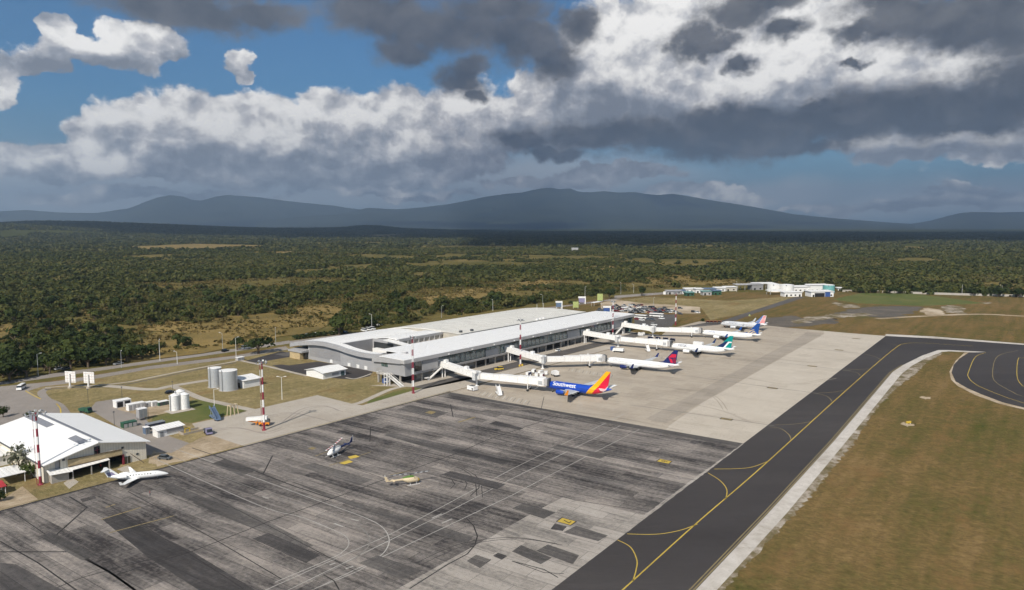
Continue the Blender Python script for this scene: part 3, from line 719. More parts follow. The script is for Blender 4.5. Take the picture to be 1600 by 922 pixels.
# apron paint: service road, stands, joints
def aline(pts, w, m='line_faint', smooth=True, name='painted_line'): return ribbon(name, px(pts), w, 0.044, m, apron, None, smooth)
for pts in ([(492.5,920),(600,869),(800,774),(845,750),(1007,667)], [(455,920),(565,866),(700,800),(800,748),(990,655)], [(420,920),(610,835),(700,787),(800,733),(975,647)]):
    aline([(pts[0][0]-220, pts[0][1]+104)] + pts, 0.26, 'line_soft', False)
aline([(272,701),(400,747),(490,780),(560,805),(595,822),(608,842),(602,861),(585,875),(560,892),(500,917)], 0.28, 'line_soft')
aline([(255,708),(400,765),(480,792),(545,815),(570,830),(578,847),(570,860),(548,876),(480,910)], 0.24, 'line_faint')
aline([(240,716),(400,788),(470,808),(520,828),(540,838),(545,850),(536,862),(515,874),(430,910)], 0.28, 'line_soft')
for a, b in (((675,810),(690,803)), ((690,818),(706,811)), ((515,883),(524,880)), ((540,889),(552,885)), ((548,811),(560,814)), ((522,818),(536,823)), ((410,776),(420,779))):
    aline([a, b], 0.5, 'line_soft', False, 'arrow_mark')
# dark crack seals and joints
S = 'seam'
for pts, w in (([(0,862.5),(110,862.5),(170,893),(215,925)], 0.45), ([(108,776),(136,793),(88,836)], 0.5), ([(88,836),(140,876),(180,900),(235,940)], 0.55), ([(183,898),(300,862),(420,815),(520,779),(640,735),(715,708),(760,688),(877,648)], 0.35),
               ([(80,922),(130,902),(240,873),(300,862)], 0.3), ([(411,741),(426,712)], 0.45), ([(578,690),(579,668)], 0.4), ([(400,737),(460,760),(520,780)], 0.5), ([(708,652),(704,632)], 0.4),
               ([(728,809),(740,822),(746,838),(742,852),(730,866),(700,882),(640,920)], 0.35), ([(742,742),(750,752),(748,763),(735,775)], 0.3), ([(722,746),(730,756),(726,765)], 0.25), ([(706,750),(711,757),(704,764)], 0.25),
               ([(300,700),(345,715),(400,737)], 0.35), ([(845,642),(850,620)], 0.25), ([(505,898),(522,908),(530,922)], 0.3), ([(800,877),(850,890),(876,905)], 0.3), ([(800,877),(850,895),(890,897)], 0.25),
               ([(0,846),(60,880),(130,930)], 0.35), ([(20,800),(110,862)], 0.25), ([(200,768),(330,840),(440,905)], 0.28), ([(160,783),(300,868),(380,920)], 0.25), ([(270,745),(420,822),(560,895)], 0.22), ([(520,720),(640,762),(760,800)], 0.22), ([(800,706),(930,735),(1075,762)], 0.22), ([(760,745),(900,782),(1015,800)], 0.25)):
    aline(pts, w, S, False, 'crack_seal')
PZ = [0.0]
for pts in ([(610,705),(680,716),(735,742),(745,775)], [(650,880),(720,850),(800,840),(870,850)]):
    aline(pts, 0.30, 'patch_dark', True, 'tyre_mark'); aline([(a+9, b+2.2) for a, b in pts], 0.26, 'patch_dark', True, 'tyre_mark')
def patch(pts, m, name='asphalt_patch', z=0.040):
    PZ[0] += 0.0006
    return sheet(name, px(pts), z + PZ[0] - 0.002, m, apron)
patch([(160,812),(185,805),(300,862),(420,935),(330,935),(230,870)], 'patch_dark')
patch([(300,786),(330,775),(400,805),(490,853),(468,860),(440,845)], 'patch_mid')
patch([(125,780),(148,775),(151,779),(129,785)], 'patch_dark')
patch([(600,680),(612,677),(700,695),(800,718),(790,727),(690,706)], 'patch_mid')
patch([(705,704),(712,701),(800,721),(785,726)], 'patch_dark')
patch([(466,728),(492,724),(582,750),(562,758)], 'patch_mid')
patch([(452,752),(462,754),(600,800),(740,838),(730,850),(640,822),(530,784)], 'patch_mid')
patch([(764,662),(775,658),(818,669),(812,672)], 'patch_dark')
patch([(768,672),(776,670),(783,672),(775,674)], 'patch_dark')
patch([(1076,691.5),(1080,690.5),(1091,693),(1086,694)], 'patch_dark')
patch([(984,747),(988,744),(1003,748),(1000,751)], 'patch_dark')
patch([(1007,790),(1016,782),(1035,786),(1026,793)], 'patch_mid')
patch([(860,827),(867,818),(886,823),(879,830)], 'patch_dark', z=0.046)
patch([(880,832),(900,822),(950,837),(935,846)], 'patch_mid', z=0.046)
patch([(838,861),(856,851),(905,868),(895,882)], 'patch_mid', z=0.046)
patch([(800,862),(814,852),(862,872),(845,882)], 'patch_mid', z=0.046)
patch([(729,877),(744,867),(768,875),(750,888)], 'patch_mid', z=0.046)
patch([(770,869),(778,864),(793,869),(784,875)], 'patch_dark', z=0.046)
patch([(700,617),(704,613.5),(1161,693),(1150,697),(1000,671),(850,642)], 'patch_mid')
patch([(936,604.5),(938,603.8),(938.5,604),(936.5,605)], 'patch_dark')
patch([(0,880),(25,882),(120,935),(0,935)], 'patch_dark')
for q, m_ in (([(60,838),(82,832),(150,868),(128,876)], 'patch_mid'), ([(395,842),(420,833),(500,868),(478,880)], 'patch_dark'), ([(250,760),(268,755),(330,782),(312,789)], 'patch_mid'), ([(690,742),(704,736),(790,757),(776,765)], 'patch_dark'), ([(860,700),(872,695),(950,711),(938,717)], 'patch_mid'),
              ([(560,880),(590,868),(660,892),(630,906)], 'patch_mid'), ([(905,748),(918,743),(985,757),(972,763)], 'patch_mid'), ([(620,640),(640,633),(700,645),(680,653)], 'patch_mid'), ([(330,725),(352,717),(400,735),(378,744)], 'patch_mid'), ([(800,795),(818,786),(868,801),(850,811)], 'patch_mid')):
    patch(q, m_)
# stand number panels painted on the ground: a black-edged yellow box with a black number
def number_panel(cx, cy, digit, par, worn=False, wu=2.3, wv=1.6):
    p = G(cx, cy); root = bpy.data.objects.new('stand_number', None); col.objects.link(root); root.parent = par
    lane = math.radians(124.3); rot = math.pi/2 - lane
    ex = Vector((math.sin(lane), math.cos(lane), 0)); ey = Vector((-ex.y, ex.x, 0))
    def quad(a, b, c, d): return [p + ex*a + ey*c, p + ex*b + ey*c, p + ex*b + ey*d, p + ex*a + ey*d]
    root.location = (0, 0, 0)
    sheet('black_border', quad(-wu, wu, -wv, wv), 0.048, 'seam', root)
    sheet('yellow_field', quad(-wu*0.86, wu*0.86, -wv*0.84, wv*0.84), 0.053, 'line_yellow_worn' if worn else 'line_yellow', root)
    cu = bpy.data.curves.new('digit', 'FONT'); cu.body = digit; cu.size = wv*2.0; cu.align_x = 'CENTER'; cu.align_y = 'CENTER'
    tmp = bpy.data.objects.new('digit', cu); me = bpy.data.meshes.new_from_object(tmp); bpy.data.objects.remove(tmp); bpy.data.curves.remove(cu)
    me.materials.clear(); me.materials.append(MATS['seam'])
    o = bpy.data.objects.new('digit', me); col.objects.link(o); o.parent = root
    o.location = (p.x, p.y, 0.058); o.rotation_euler.z = rot - math.pi/2
number_panel(885, 815, '7', apron); number_panel(1038, 721, '6', apron)
for cx, cy, d in ((1135,655,'5'), (1207,606.5,'4'), (1269,572.3,'3'), (1311,547,'2'), (1338,529.3,'1')): number_panel(cx, cy, d, conc, True, 2.4, 1.4)
for a, b in (((165,793),(180,788)), ((158,812),(220,793)), ((170,833),(272,806))): aline([a, b], 0.5, 'line_yellow_worn', False)
patch([(543,714),(556,711),(562,714),(548,717.5)], 'line_yellow', 'yellow_mark', 0.046); patch([(530,724),(545,719),(552,722),(538,726)], 'line_yellow', 'yellow_mark', 0.046)
aline([(514,728),(580,706)], 0.35, 'line_yellow_worn', False); aline([(492,713),(514,705)], 0.35, 'line_yellow_worn', False); aline([(610,742),(640,736)], 0.5, 'line_yellow_worn', False)
patch([(481,701),(488,698.5),(495,700.5),(488,703)], 'line_yellow_worn', 'yellow_mark', 0.046)
patch([(664,645),(672,642),(682,644),(674,647.5)], 'line_yellow_worn', 'yellow_mark', 0.046); aline([(716,660),(742,652)], 0.9, 'line_yellow_worn', False)
# concrete stand joints and lead-in lines
def cline(pts, w, m='seam', smooth=False, name='joint'): return ribbon(name, px(pts), w, 0.044, m, conc, None, smooth)
for pts in ([(985,633),(1100,649),(1210,665.5)], [(1065,586),(1100,591),(1210,606),(1280,615)], [(1150,562),(1215,566),(1330,579.5)], [(1185,536),(1215,540),(1340,552)]):
    cline(pts, 0.55, 'line_faint')
sheet('service_lane', px([(1008,655),(1040,661),(1095,630),(1150,599),(1215,562),(1270,531),(1288,521),(1262,518),(1240,532),(1190,558),(1120,596),(1060,628)]), 0.0335, 'apron_lane', conc)
for pts in ([(760,640),(860,640),(960,652),(1060,672)], [(965,618),(1040,625),(1120,640),(1170,660)], [(1080,580),(1150,588),(1230,600),(1300,590)], [(1150,560),(1200,560),(1270,566),(1330,560)], [(1000,602),(1060,607),(1110,618),(1130,640)]):
    cline(pts, 0.4, 'apron_lane', True, 'tyre_mark'); cline([(a+7, b+1.2) for a, b in pts], 0.4, 'apron_lane', True, 'tyre_mark')
for pts in ([(330,672),(370,668),(410,676),(440,668)], [(440,660),(470,640),(505,634),(530,642)], [(400,655),(450,645),(490,652),(520,660)]):
    ribbon('tyre_mark', px(pts), 0.5, 0.034, 'road', None); ribbon('tyre_mark', px([(a+5, b+1.5) for a, b in pts]), 0.4, 0.0345, 'road', None)
# hatched keep-clear areas beside the bridges
for cx, cy, n, du, dv in ((790, 622, 15, 2.0, 10.0), (925, 583, 13, 2.2, 12.0), (1040, 560, 10, 2.4, 9.0)):
    c = G(cx, cy)
    for k in range(n):
        a = c + TV*((k - n/2)*du) ; cl = [a + TU*3.2 - TV*1.6, a - TU*3.2 + TV*1.6]
        ribbon('hatch_line', cl, 0.35, 0.044, 'line_white' if k % 2 else 'line_faint', conc, None, False)
# ramp, strips, paths, roads on the left
sheet('ramp', px([(383,698),(329,680),(305,668),(300,662),(348,652),(396,640),(449,628),(496,617.5),(550,631),(566,633.5),(640,612),(704,596),(745,586),(745,601),(704,612),(500,667)]), 0.028, 'pale_concrete')
sheet('service_road', [at(0,14.5), at(222,14.5), at(222,24), at(0,24)], 0.026, 'pale_concrete')
ribbon('edge_line', [at(-3,26.9), at(36,25.6), at(90,25), at(222,24.4)], 0.4, 0.04, 'line_faint', None)
ribbon('edge_line', px([(-250,866),(0,799),(383,697.5),(704,612)]), 1.0, 0.038, 'seam', None, smooth=False)
ribbon('edge_line', px([(-250,862),(0,796.5),(383,695.5),(704,610.6)]), 0.5, 0.036, 'line_yellow_worn', None, smooth=False)
sheet('lane', [at(2,4), at(222,4), at(222,14), at(28,14), at(2,11)], 0.028, 'old_asphalt')
ribbon('edge_line', [at(28,14.2), at(222,14.2)], 0.3, 0.034, 'line_yellow_worn', None)
sheet('side_walk', [at(-9,-14), at(-2,-2), at(2,4), at(222,4), at(222,-9), at(0,-9)], 0.030, 'pale_concrete')
ribbon('path', px([(552,632),(566,628),(590,617),(612,608),(640,602)]), 3.0, 0.034, 'pale_concrete', None)
for u0, u1 in ((34,50), (88,100), (166,180)): sheet('pad', [at(u0,2), at(u0+2,9), at(u1-3,9), at(u1,5), at(u1,2)], 0.036, 'pale_concrete')
sheet('yard', px([(440,569.6),(452,571),(496,565),(537,571),(583,581),(578,588),(552,593),(531,592),(481,586),(440,577),(425,571)]), 0.026, 'asphalt')
sheet('yard', px([(383,564),(440,549),(452,551),(452,558),(400,567)]), 0.026, 'asphalt')
ribbon('kerb', px([(540,590),(553,592),(566,589),(580,584)]), 1.0, 0.05, 'kerb', None)
ribbon('path', px([(369,562),(420,573),(480,587.5)]), 2.2, 0.034, 'pale_concrete', None)
ribbon('path', px([(70,606),(110,603),(150,602.5),(200,597),(230,591),(300,577),(369,564.5)]), 2.0, 0.032, 'pale_concrete', None)
ribbon('path', px([(70,609),(110,606),(150,605.5),(200,600),(230,594),(300,579.5),(369,566.8)]), 1.4, 0.030, 'old_asphalt', None)
ribbon('path', px([(165,603),(191,605),(220,608),(245,608),(269,603),(325,594)]), 4.5, 0.036, 'pale_concrete', None)
ribbon('path', px([(272,604),(296,615),(319,624),(350,631),(394,641)]), 3.6, 0.038, 'pale_concrete', None)
ribbon('path', px([(74,607),(65,613),(72,623),(92,633),(104,648)]), 3.4, 0.030, 'road', None)
sheet('yard', px([(140,640),(150,628),(190,622),(206,630),(222,648),(232,660),(260,680),(300,694),(275,708),(228,712),(226,692)]), 0.024, 'road')
sheet('compound', px([(183,640),(196,628),(262,626),(265,644),(232,652),(216,648)]), 0.028, 'bare_soil')
sheet('bare_soil', jag(px([(232,706),(275,706),(290,694),(330,681),(379,698),(318,712),(250,727),(232,722)]), 0.9, 3.0), 0.026, 'bare_soil')
sheet('plaza', px([(-40,808),(-20,785),(10,776),(35,760),(60,781),(20,794)]), 0.028, 'bare_soil')
sheet('path', px([(99,755),(112,746),(123,753),(108,764)]), 0.026, 'pale_concrete')
sheet('path', px([(182,733),(200,727),(216,739),(204,743)]), 0.026, 'pale_concrete')
sheet('road', px([(-250,652),(0,604),(81,596.5),(100,594),(200,578),(230,572.5),(369,555.5),(446,541),(452,546),(369,560),(230,577.5),(200,583),(100,600),(66,604),(44,611),(62,622),(88,634),(96,648),(70,655),(0,668),(-250,700)]), 0.032, 'road')
sheet('road', px([(-250,640),(0,597),(87.5,583),(200,568.5),(230,564),(352,547.5),(452,532),(452,537),(352,551.5),(230,568.5),(200,573),(87.5,589),(0,601.5),(-250,646)]), 0.032, 'road')
sheet('traffic_island', px([(-40,648),(-30,640),(0,634),(17,637),(8,646),(-20,656)]), 0.05, 'dark_ground')
ribbon('kerb', px([(40,611),(50,617),(64,624)]), 0.5, 0.12, 'line_yellow', None); ribbon('kerb', px([(88,631),(94,638),(95,646)]), 0.5, 0.12, 'line_yellow', None)
# behind and beyond the terminal
sheet('road', [at(40,-150), at(260,-132), at(420,-120), at(420,-128), at(260,-140), at(40,-159)], 0.030, 'road')
sheet('road', [at(10,-112), at(250,-108), at(330,-60), at(330,-70), at(255,-122), at(10,-124)], 0.034, 'old_asphalt')
sheet('car_park', px([(938,474),(958,468),(1006,474),(1060,477),(1094,480),(1094,491),(1057,489),(992,489),(940,488)]), 0.028, 'bare_soil')
sheet('car_park', px([(990,491),(1057,491.5),(1058,500),(1050,510),(1024,513),(992,509)]), 0.032, 'old_asphalt')
sheet('perimeter_road', px([(1055,513),(1110,503),(1130,500.5),(1242,464),(1259,464),(1230,474),(1180,489.5),(1142,504),(1120,508)]), 0.032, 'old_asphalt')
sheet('road', px([(960,462),(1060,455),(1150,452),(1150,454),(1060,458),(960,466)]), 0.026, 'road')
sheet('bare_soil', jag(px([(1190,507),(1196,497),(1240,493),(1262,500),(1300,497),(1310,505),(1235,512)]), 2.2, 5.0), 0.020, 'dark_ground')
sheet('bare_soil', jag(px([(1300,490),(1345,481),(1390,478),(1440,479),(1432,487),(1400,498),(1350,494)]), 2.2, 5.0), 0.022, 'dark_ground')
sheet('bare_soil', jag(px([(1232,503),(1256,497),(1300,491),(1345,489),(1370,492),(1330,495),(1280,500),(1250,507)]), 2.2, 5.0), 0.024, 'gravel_rubble')
sheet('bare_soil', jag(px([(1468,480),(1480,477),(1504,479),(1508,490),(1475,489)]), 2.2, 5.0), 0.022, 'gravel_rubble')
sheet('bare_soil', jag(px([(1295,472),(1310,473),(1345,478),(1345,481),(1320,481)]), 2.2, 5.0), 0.022, 'gravel_rubble')
ribbon('path', px([(1370,498),(1443,494),(1530,491),(1600,494),(1800,502)]), 6.0, 0.024, 'bare_soil', None)
sheet('bare_soil', jag(px([(1436,486),(1448,481),(1470,484),(1476,492),(1450,492)]), 0.9, 3.0), 0.020, 'bare_soil')
sheet('bare_soil', jag(px([(1530,474),(1545,472),(1550,475),(1538,476)]), 2.2, 5.0), 0.020, 'gravel_rubble')
for cx, cy, rx, ry in ((1419,664,9,2), (1447,622,7,1.6)):
    sheet('bare_soil', jag(px([(cx + rx*math.cos(a)*random.uniform(.7, 1.2), cy + ry*math.sin(a)*random.uniform(.7, 1.2)) for a in [i*math.pi/6 for i in range(12)]]), 0.9, 3.0), 0.017, 'bare_soil')
# tan fields among the woods
FIELDS = [[(235,505),(330,498),(430,488),(500,478),(530,480),(520,500),(500,515),(440,526),(400,534),(330,549),(290,554),(200,563),(150,560),(190,540),(240,520)],
          [(195,386),(300,381),(410,383),(416,387),(330,391),(215,391)], [(640,470),(720,456),(800,444),(860,435),(872,440),(800,455),(740,466),(680,478)],
          [(955,436),(1000,430),(1045,429),(1100,434),(1150,438),(1142,446),(1040,445)], [(900,421),(920,416),(945,415),(985,418),(980,423),(920,426)],
          [(1385,389),(1420,386),(1460,388),(1440,391)], [(1530,418),(1570,416),(1600,419),(1580,424)], [(-40,520),(30,505),(40,510),(20,528),(-40,540)], [(770,394),(800,391),(812,394),(780,396)],
          [(110,487),(150,480),(180,487),(130,496)], [(215,465),(260,458),(280,462),(230,470)], [(420,395),(450,393),(470,396),(440,399)], [(250,358),(350,357),(560,357.5),(660,358),(672,359.5),(560,361),(400,360)], [(550,368),(600,366.5),(650,368),(600,371)], [(0,374.5),(45,373.5),(45,376.5),(0,377.5)]]
FW = []
for f in FIELDS:
    P = px(f); FW.append(np.array([(p.x, p.y) for p in P]))
    sheet('dry_field', jag(P, 5.0 if f[0][1] > 400 else 14.0, 16.0), 0.35 if f[0][1] > 372 else 3.0, 'dry_field')

# ------------------------------------------------------------------ vegetation
def pip(poly, x, y):
    c = np.zeros(len(x), bool); n = len(poly); j = n - 1
    for i in range(n):
        xi, yi = poly[i]; xj, yj = poly[j]
        c ^= ((yi > y) != (yj > y)) & (x < (xj-xi)*(y-yi)/((yj-yi) if yj != yi else 1e-9) + xi)
        j = i
    return c
# edge of the airfield: woods grow only beyond this line (photo pixels -> ground)
EDGE = [(-700,640),(-250,634),(0,590),(60,580),(90,576),(230,557),(352,541),(452,526),(530,519),(640,504),(800,481),(868,470),(905,466),(960,458),(1060,449),(1150,446),(1320,457),(1450,460),(1600,464),(2300,480)]
EW = [G(a, b) for a, b in EDGE]
NOGO = np.array([(p.x, p.y) for p in EW] + [(3000, 200), (3000, -500), (-3000, -500), (-3000, 300)])
rng = np.random.RandomState(11)
def leaf_proto(nblob, nleaf, leaf, flat=0.75, seed=0, jit=0.24):
    """crown of leaf-sized quads on several lumps; unit radius, base of the crown at z=0. returns (n,4,3)"""
    r = np.random.RandomState(seed)
    cs = []
    for i in range(nblob):
        a = r.uniform(0, 2*np.pi); d = r.uniform(0.15, 0.62) if i else 0.0
        cs.append((d*np.cos(a), d*np.sin(a), r.uniform(0.35, 0.95)*flat*(1.25 - 0.6*d), r.uniform(0.34, 0.55)))
    quads = []
    per = max(1, nleaf//nblob)
    for (cx, cy, cz, cr) in cs:
        for k in range(per):
            z = r.uniform(-0.45, 1.0); a = r.uniform(0, 2*np.pi); q = math.sqrt(max(0, 1-z*z))
            nrm = np.array([q*math.cos(a), q*math.sin(a), z]); p = np.array([cx, cy, cz]) + nrm*cr*np.array([1, 1, 0.8])*r.uniform(0.72, 1.12)
            nrm = nrm + r.normal(0, jit, 3); nrm /= np.linalg.norm(nrm)
            t = np.cross(nrm, r.normal(0, 1, 3)); t /= np.linalg.norm(t); b = np.cross(nrm, t)
            s = leaf*r.uniform(0.6, 1.25); s2 = s*r.uniform(0.55, 1.0)
            quads.append([p - t*s - b*s2*0.4, p + t*s*0.3 - b*s2, p + t*s + b*s2*0.5, p - t*s*0.4 + b*s2])
    return np.array(quads)
def scatter_mesh(name, protos, P, S, H, mat):
    """merge one crown per point into a single mesh (a wood that reads as one mass)"""
    chunks = []
    which = rng.randint(0, len(protos), len(P)); ang = rng.uniform(0, 2*np.pi, len(P))
    for k, pr in enumerate(protos):
        idx = np.where(which == k)[0]
        if not len(idx): continue
        c, s = np.cos(ang[idx]), np.sin(ang[idx])
        x = pr[None, :, :, 0]; y = pr[None, :, :, 1]; z = pr[None, :, :, 2]
        X = (x*c[:, None, None] - y*s[:, None, None])*S[idx][:, None, None] + P[idx, 0][:, None, None]
        Y = (x*s[:, None, None] + y*c[:, None, None])*S[idx][:, None, None] + P[idx, 1][:, None, None]
        Z = z*H[idx][:, None, None] + P[idx, 2][:, None, None]
        chunks.append(np.stack([X, Y, Z], -1).reshape(-1, 3))
    V = np.concatenate(chunks).astype(np.float32); n = len(V); q = n//4
    me = bpy.data.meshes.new(name); me.vertices.add(n); me.vertices.foreach_set('co', V.ravel())
    me.loops.add(n); me.loops.foreach_set('vertex_index', np.arange(n, dtype=np.int32))
    me.polygons.add(q); me.polygons.foreach_set('loop_start', np.arange(0, n, 4, dtype=np.int32))
    me.update(calc_edges=True); me.materials.append(MATS[mat])
    o = bpy.data.objects.new(name, me); col.objects.link(o); return o
def sample(n, r0, r1, a0=-46, a1=46):
    r = np.sqrt(rng.uniform(r0*r0, r1*r1, n)); a = np.radians(rng.uniform(a0, a1, n))
    return r*np.sin(a), r*np.cos(a)
def keep(x, y, clump, thr, fields=0.13):
    k = ~pip(NOGO, x, y)
    for i, f in enumerate(FW):
        ins = pip(f, x, y); k &= ~(ins & (rng.uniform(0, 1, len(x)) > fields))
    nz = fbm(x/clump + 50, y/clump + 50, 4, 3)
    return k & (nz + rng.uniform(-0.09, 0.09, len(x)) > thr)
protoA = [leaf_proto(7, 126, 0.155, 0.70, s) for s in range(7)]
protoB = [leaf_proto(5, 45, 0.235, 0.62, 20+s) for s in range(7)]
protoC = [leaf_proto(4, 16, 0.38, 0.55, 40+s) for s in range(6)]
protoS = [leaf_proto(2, 8, 0.40, 0.6, 60+s, 0.4) for s in range(6)]
def wood():
    objs = []
    x, y = sample(25000, 280, 900); k = keep(x, y, 85, 0.435); x, y = x[k], y[k]
    P = np.stack([x, y, np.zeros(len(x))], 1); S = rng.gamma(5, 0.62, len(x)) + 1.6; H = np.minimum(S*rng.uniform(0.85, 1.2, len(x)), 9)
    big = rng.uniform(0, 1, len(x)) < 0.55; S[~big] *= 0.55; H[~big] *= 0.5
    P[:, 2] = -0.15*H
    objs.append(('a', protoA, P, S, H))
    x, y = sample(76000, 880, 2300); k = keep(x, y, 150, 0.438); x, y = x[k], y[k]
    S = rng.gamma(5, 0.95, len(x)) + 1.8; P = np.stack([x, y, np.zeros(len(x))], 1); H = np.minimum(S*rng.uniform(0.75, 1.1, len(x)), 10); P[:, 2] = -0.1*H
    objs.append(('b', protoB, P, S, H))
    x, y = sample(82000, 2200, 8500); k = keep(x, y, 260, 0.385, 0.0); x, y = x[k], y[k]
    S = rng.gamma(5, 1.6, len(x)) + 4; P = np.stack([x, y, hill_z(x, y) - 1.0], 1); H = rng.uniform(8, 14, len(x))
    objs.append(('c', protoC, P, S, H))
    return objs
W = wood()
TREE_LIST = None
# the nearest and largest trees are things of their own (trunk + crown); the rest of the wood is one mass
xa, ya = W[0][2][:, 0], W[0][2][:, 1]
rank = W[0][3]/np.hypot(xa, ya)
vis = (np.abs(np.degrees(np.arctan2(xa, ya))) < 37)
order = np.argsort(-(rank*vis)); NEAR = order[:190]; REST = np.setdiff1d(np.arange(len(xa)), NEAR)
o = scatter_mesh('woodland', W[0][1], W[0][2][REST], W[0][3][REST], W[0][4][REST], 'forest_leaves'); tag(o, 'dense scrubby green woodland spreading behind the terminal road', 'woodland', kind='stuff')
o = scatter_mesh('woodland', *W[1][1:], 'forest_leaves'); tag(o, 'darker green forest covering the plain in the middle distance', 'woodland', kind='stuff')
o = scatter_mesh('woodland', *W[2][1:], 'far_leaves'); tag(o, 'hazy dark forest on the far plain below the mountains', 'woodland', kind='stuff')
xs_, ys_ = sample(60000, 280, 1100); ks_ = ~pip(NOGO, xs_, ys_) & (fbm(xs_/30, ys_/30, 3, 8) > 0.44); xs_, ys_ = xs_[ks_], ys_[ks_]
Ss_ = rng.gamma(3, 0.36, len(xs_)) + 0.4
o = scatter_mesh('scrub', protoS, np.stack([xs_, ys_, np.zeros(len(xs_)) + 0.2], 1), Ss_, Ss_*rng.uniform(0.6, 1.1, len(xs_)), 'scrub_leaves'); tag(o, 'low dry yellow-brown scrub between the trees and across the golden field', 'scrub', kind='stuff')
def quads_mesh(name, Q, mat, parent):
    V = Q.reshape(-1, 3); me = bpy.data.meshes.new(name)
    me.from_pydata(V.tolist(), [], [tuple(range(i, i+4)) for i in range(0, len(V), 4)]); me.materials.append(MATS[mat]); me.update()
    o = bpy.data.objects.new(name, me); col.objects.link(o); o.parent = parent; return o
def make_tree(name, label, cat, seed, mat, nleaf=160, leaf=0.15, flat=0.75, trunk_h=0.45, group=None, limbs=4):
    root = thing(name, label, cat, group=group)
    Q = leaf_proto(7, nleaf, leaf, flat, seed); Q[:, :, 2] += trunk_h
    b = MB(); r = random.Random(seed)
    b.cyl((0, 0, -0.05), (0.02, 0.01, trunk_h + 0.25), 0.075, 0.045, 7)
    for i in range(limbs):
        a = i*2*math.pi/limbs + r.uniform(-.4, .4)
        b.cyl((0, 0, trunk_h*0.8), (0.45*math.cos(a), 0.45*math.sin(a), trunk_h + flat*0.55), 0.04, 0.015, 5)
    b.build('trunk', 'bark', root)
    quads_mesh('crown', Q, mat, root)
    return root
kinds = [('forest_tree', 'green bushy tree in the wood edge behind the terminal road', 1, 'tree_leaves'), ('forest_tree', 'dark dense tree in the wood edge behind the terminal road', 2, 'dark_leaves'), ('forest_tree', 'olive spreading tree in the wood edge behind the terminal road', 3, 'forest_leaves'),
         ('forest_tree', 'thin open tree in the wood edge behind the terminal road', 4, 'forest_leaves')]
tree_protos = [make_tree(n, l, 'tree', 100+s, m, 120 if s < 4 else 70, 0.16, 0.72, 0.30, 'trees of the wood edge') for n, l, s, m in kinds]
first = [True]*4
for j, i in enumerate(NEAR):
    k = int(rng.choice([0, 1, 2, 3], p=[.35, .25, .28, .12])); s = float(W[0][3][i]); h = float(W[0][4][i])
    loc = (float(xa[i]), float(ya[i]), 0.0)
    if first[k]: t_ = tree_protos[k]; t_.location = loc; first[k] = False
    else: t_ = dup(tree_protos[k], loc)
    t_.rotation_euler.z = random.uniform(0, 6.28); t_.scale = (s, s, h*0.9)
def place_tree(px_, py_, s, h, label, mat='tree_leaves', seed=50, name='tree', nleaf=260, leaf=0.12, flat=0.7, th=0.42):
    t_ = make_tree(name, label, 'tree', seed, mat, nleaf, leaf, flat, th)
    t_.location = G(px_, py_); t_.scale = (s, s, h); t_.rotation_euler.z = seed; return t_
place_tree(404, 553, 10.2, 8.0, 'broad dark umbrella tree on the verge beside the access road near the terminal', 'dark_leaves', 61)
place_tree(371, 547, 5.2, 5.6, 'smaller dark round tree across the access road from the umbrella tree', 'dark_leaves', 62)
place_tree(15, 596, 8.5, 7.5, 'large dark green tree overhanging the road at the far left, behind the van', 'dark_leaves', 63)
place_tree(42, 590, 7.5, 7.0, 'dark green roadside tree left of the first street lamp', 'dark_leaves', 64)
place_tree(138, 574, 9.0, 8.0, 'dark spreading roadside tree above the left billboard', 'dark_leaves', 65)
place_tree(166, 571, 9.0, 7.6, 'dark spreading roadside tree right of the two billboards', 'dark_leaves', 66)
place_tree(111, 576, 8.0, 8.0, 'green roadside tree above the parked white car', 'tree_leaves', 67)
place_tree(197, 565, 7.5, 6.5, 'low green roadside tree beside the parked grey pickup', 'tree_leaves', 68)
place_tree(530, 524, 10.5, 10.5, 'tall broad tree behind the rear corner of the terminal', 'tree_leaves', 69)
place_tree(30, 742, 5.0, 6.4, 'grey-green open tree beside the hangar eave', 'grey_leaves', 70, nleaf=220, leaf=0.10)
place_tree(49, 747, 3.2, 4.4, 'round green bush tree behind the lattice mast by the hangar', 'tree_leaves', 71, th=0.1)
place_tree(222, 561, 7.0, 6.0, 'low spreading roadside tree at the right end of the roadside row', 'dark_leaves', 81)
place_tree(-16, 602, 8.5, 7.5, 'large dark tree cut by the left edge of the view above the road', 'dark_leaves', 82)
place_tree(78, 584, 6.0, 6.5, 'green roadside tree right of the first street lamp', 'tree_leaves', 83)
place_tree(575, 512, 6.5, 6.5, 'dark tree behind the three white vans', 'dark_leaves', 84)
place_tree(952, 467, 8.5, 8.0, 'large dark tree at the near end of the far car park road', 'dark_leaves', 72)
place_tree(1003, 462, 7.5, 7.0, 'round dark tree right of the large tree by the car park road', 'dark_leaves', 73)
place_tree(1098, 502, 2.2, 2.2, 'small lone bush beside the perimeter road junction', 'dark_leaves', 74, th=0.05)
place_tree(5, 652, 2.6, 3.0, 'small green tree in the lot left behind the hangar', 'dark_leaves', 75)
place_tree(-2, 784, 2.4, 2.6, 'low dark bush at the brick plaza at the left edge', 'dark_leaves', 76, th=0.05)
place_tree(3, 765, 1.8, 2.2, 'small clipped bush under the red awning at the left edge', 'tree_leaves', 77, th=0.05)
place_tree(46, 652, 2.6, 2.2, 'dark hedge bush behind the hangar ridge', 'dark_leaves', 78, th=0.05)
place_tree(898, 476, 7.0, 3.6, 'wide dark tree row end at the far corner of the hall roof', 'dark_leaves', 79, th=0.1)
rt = None
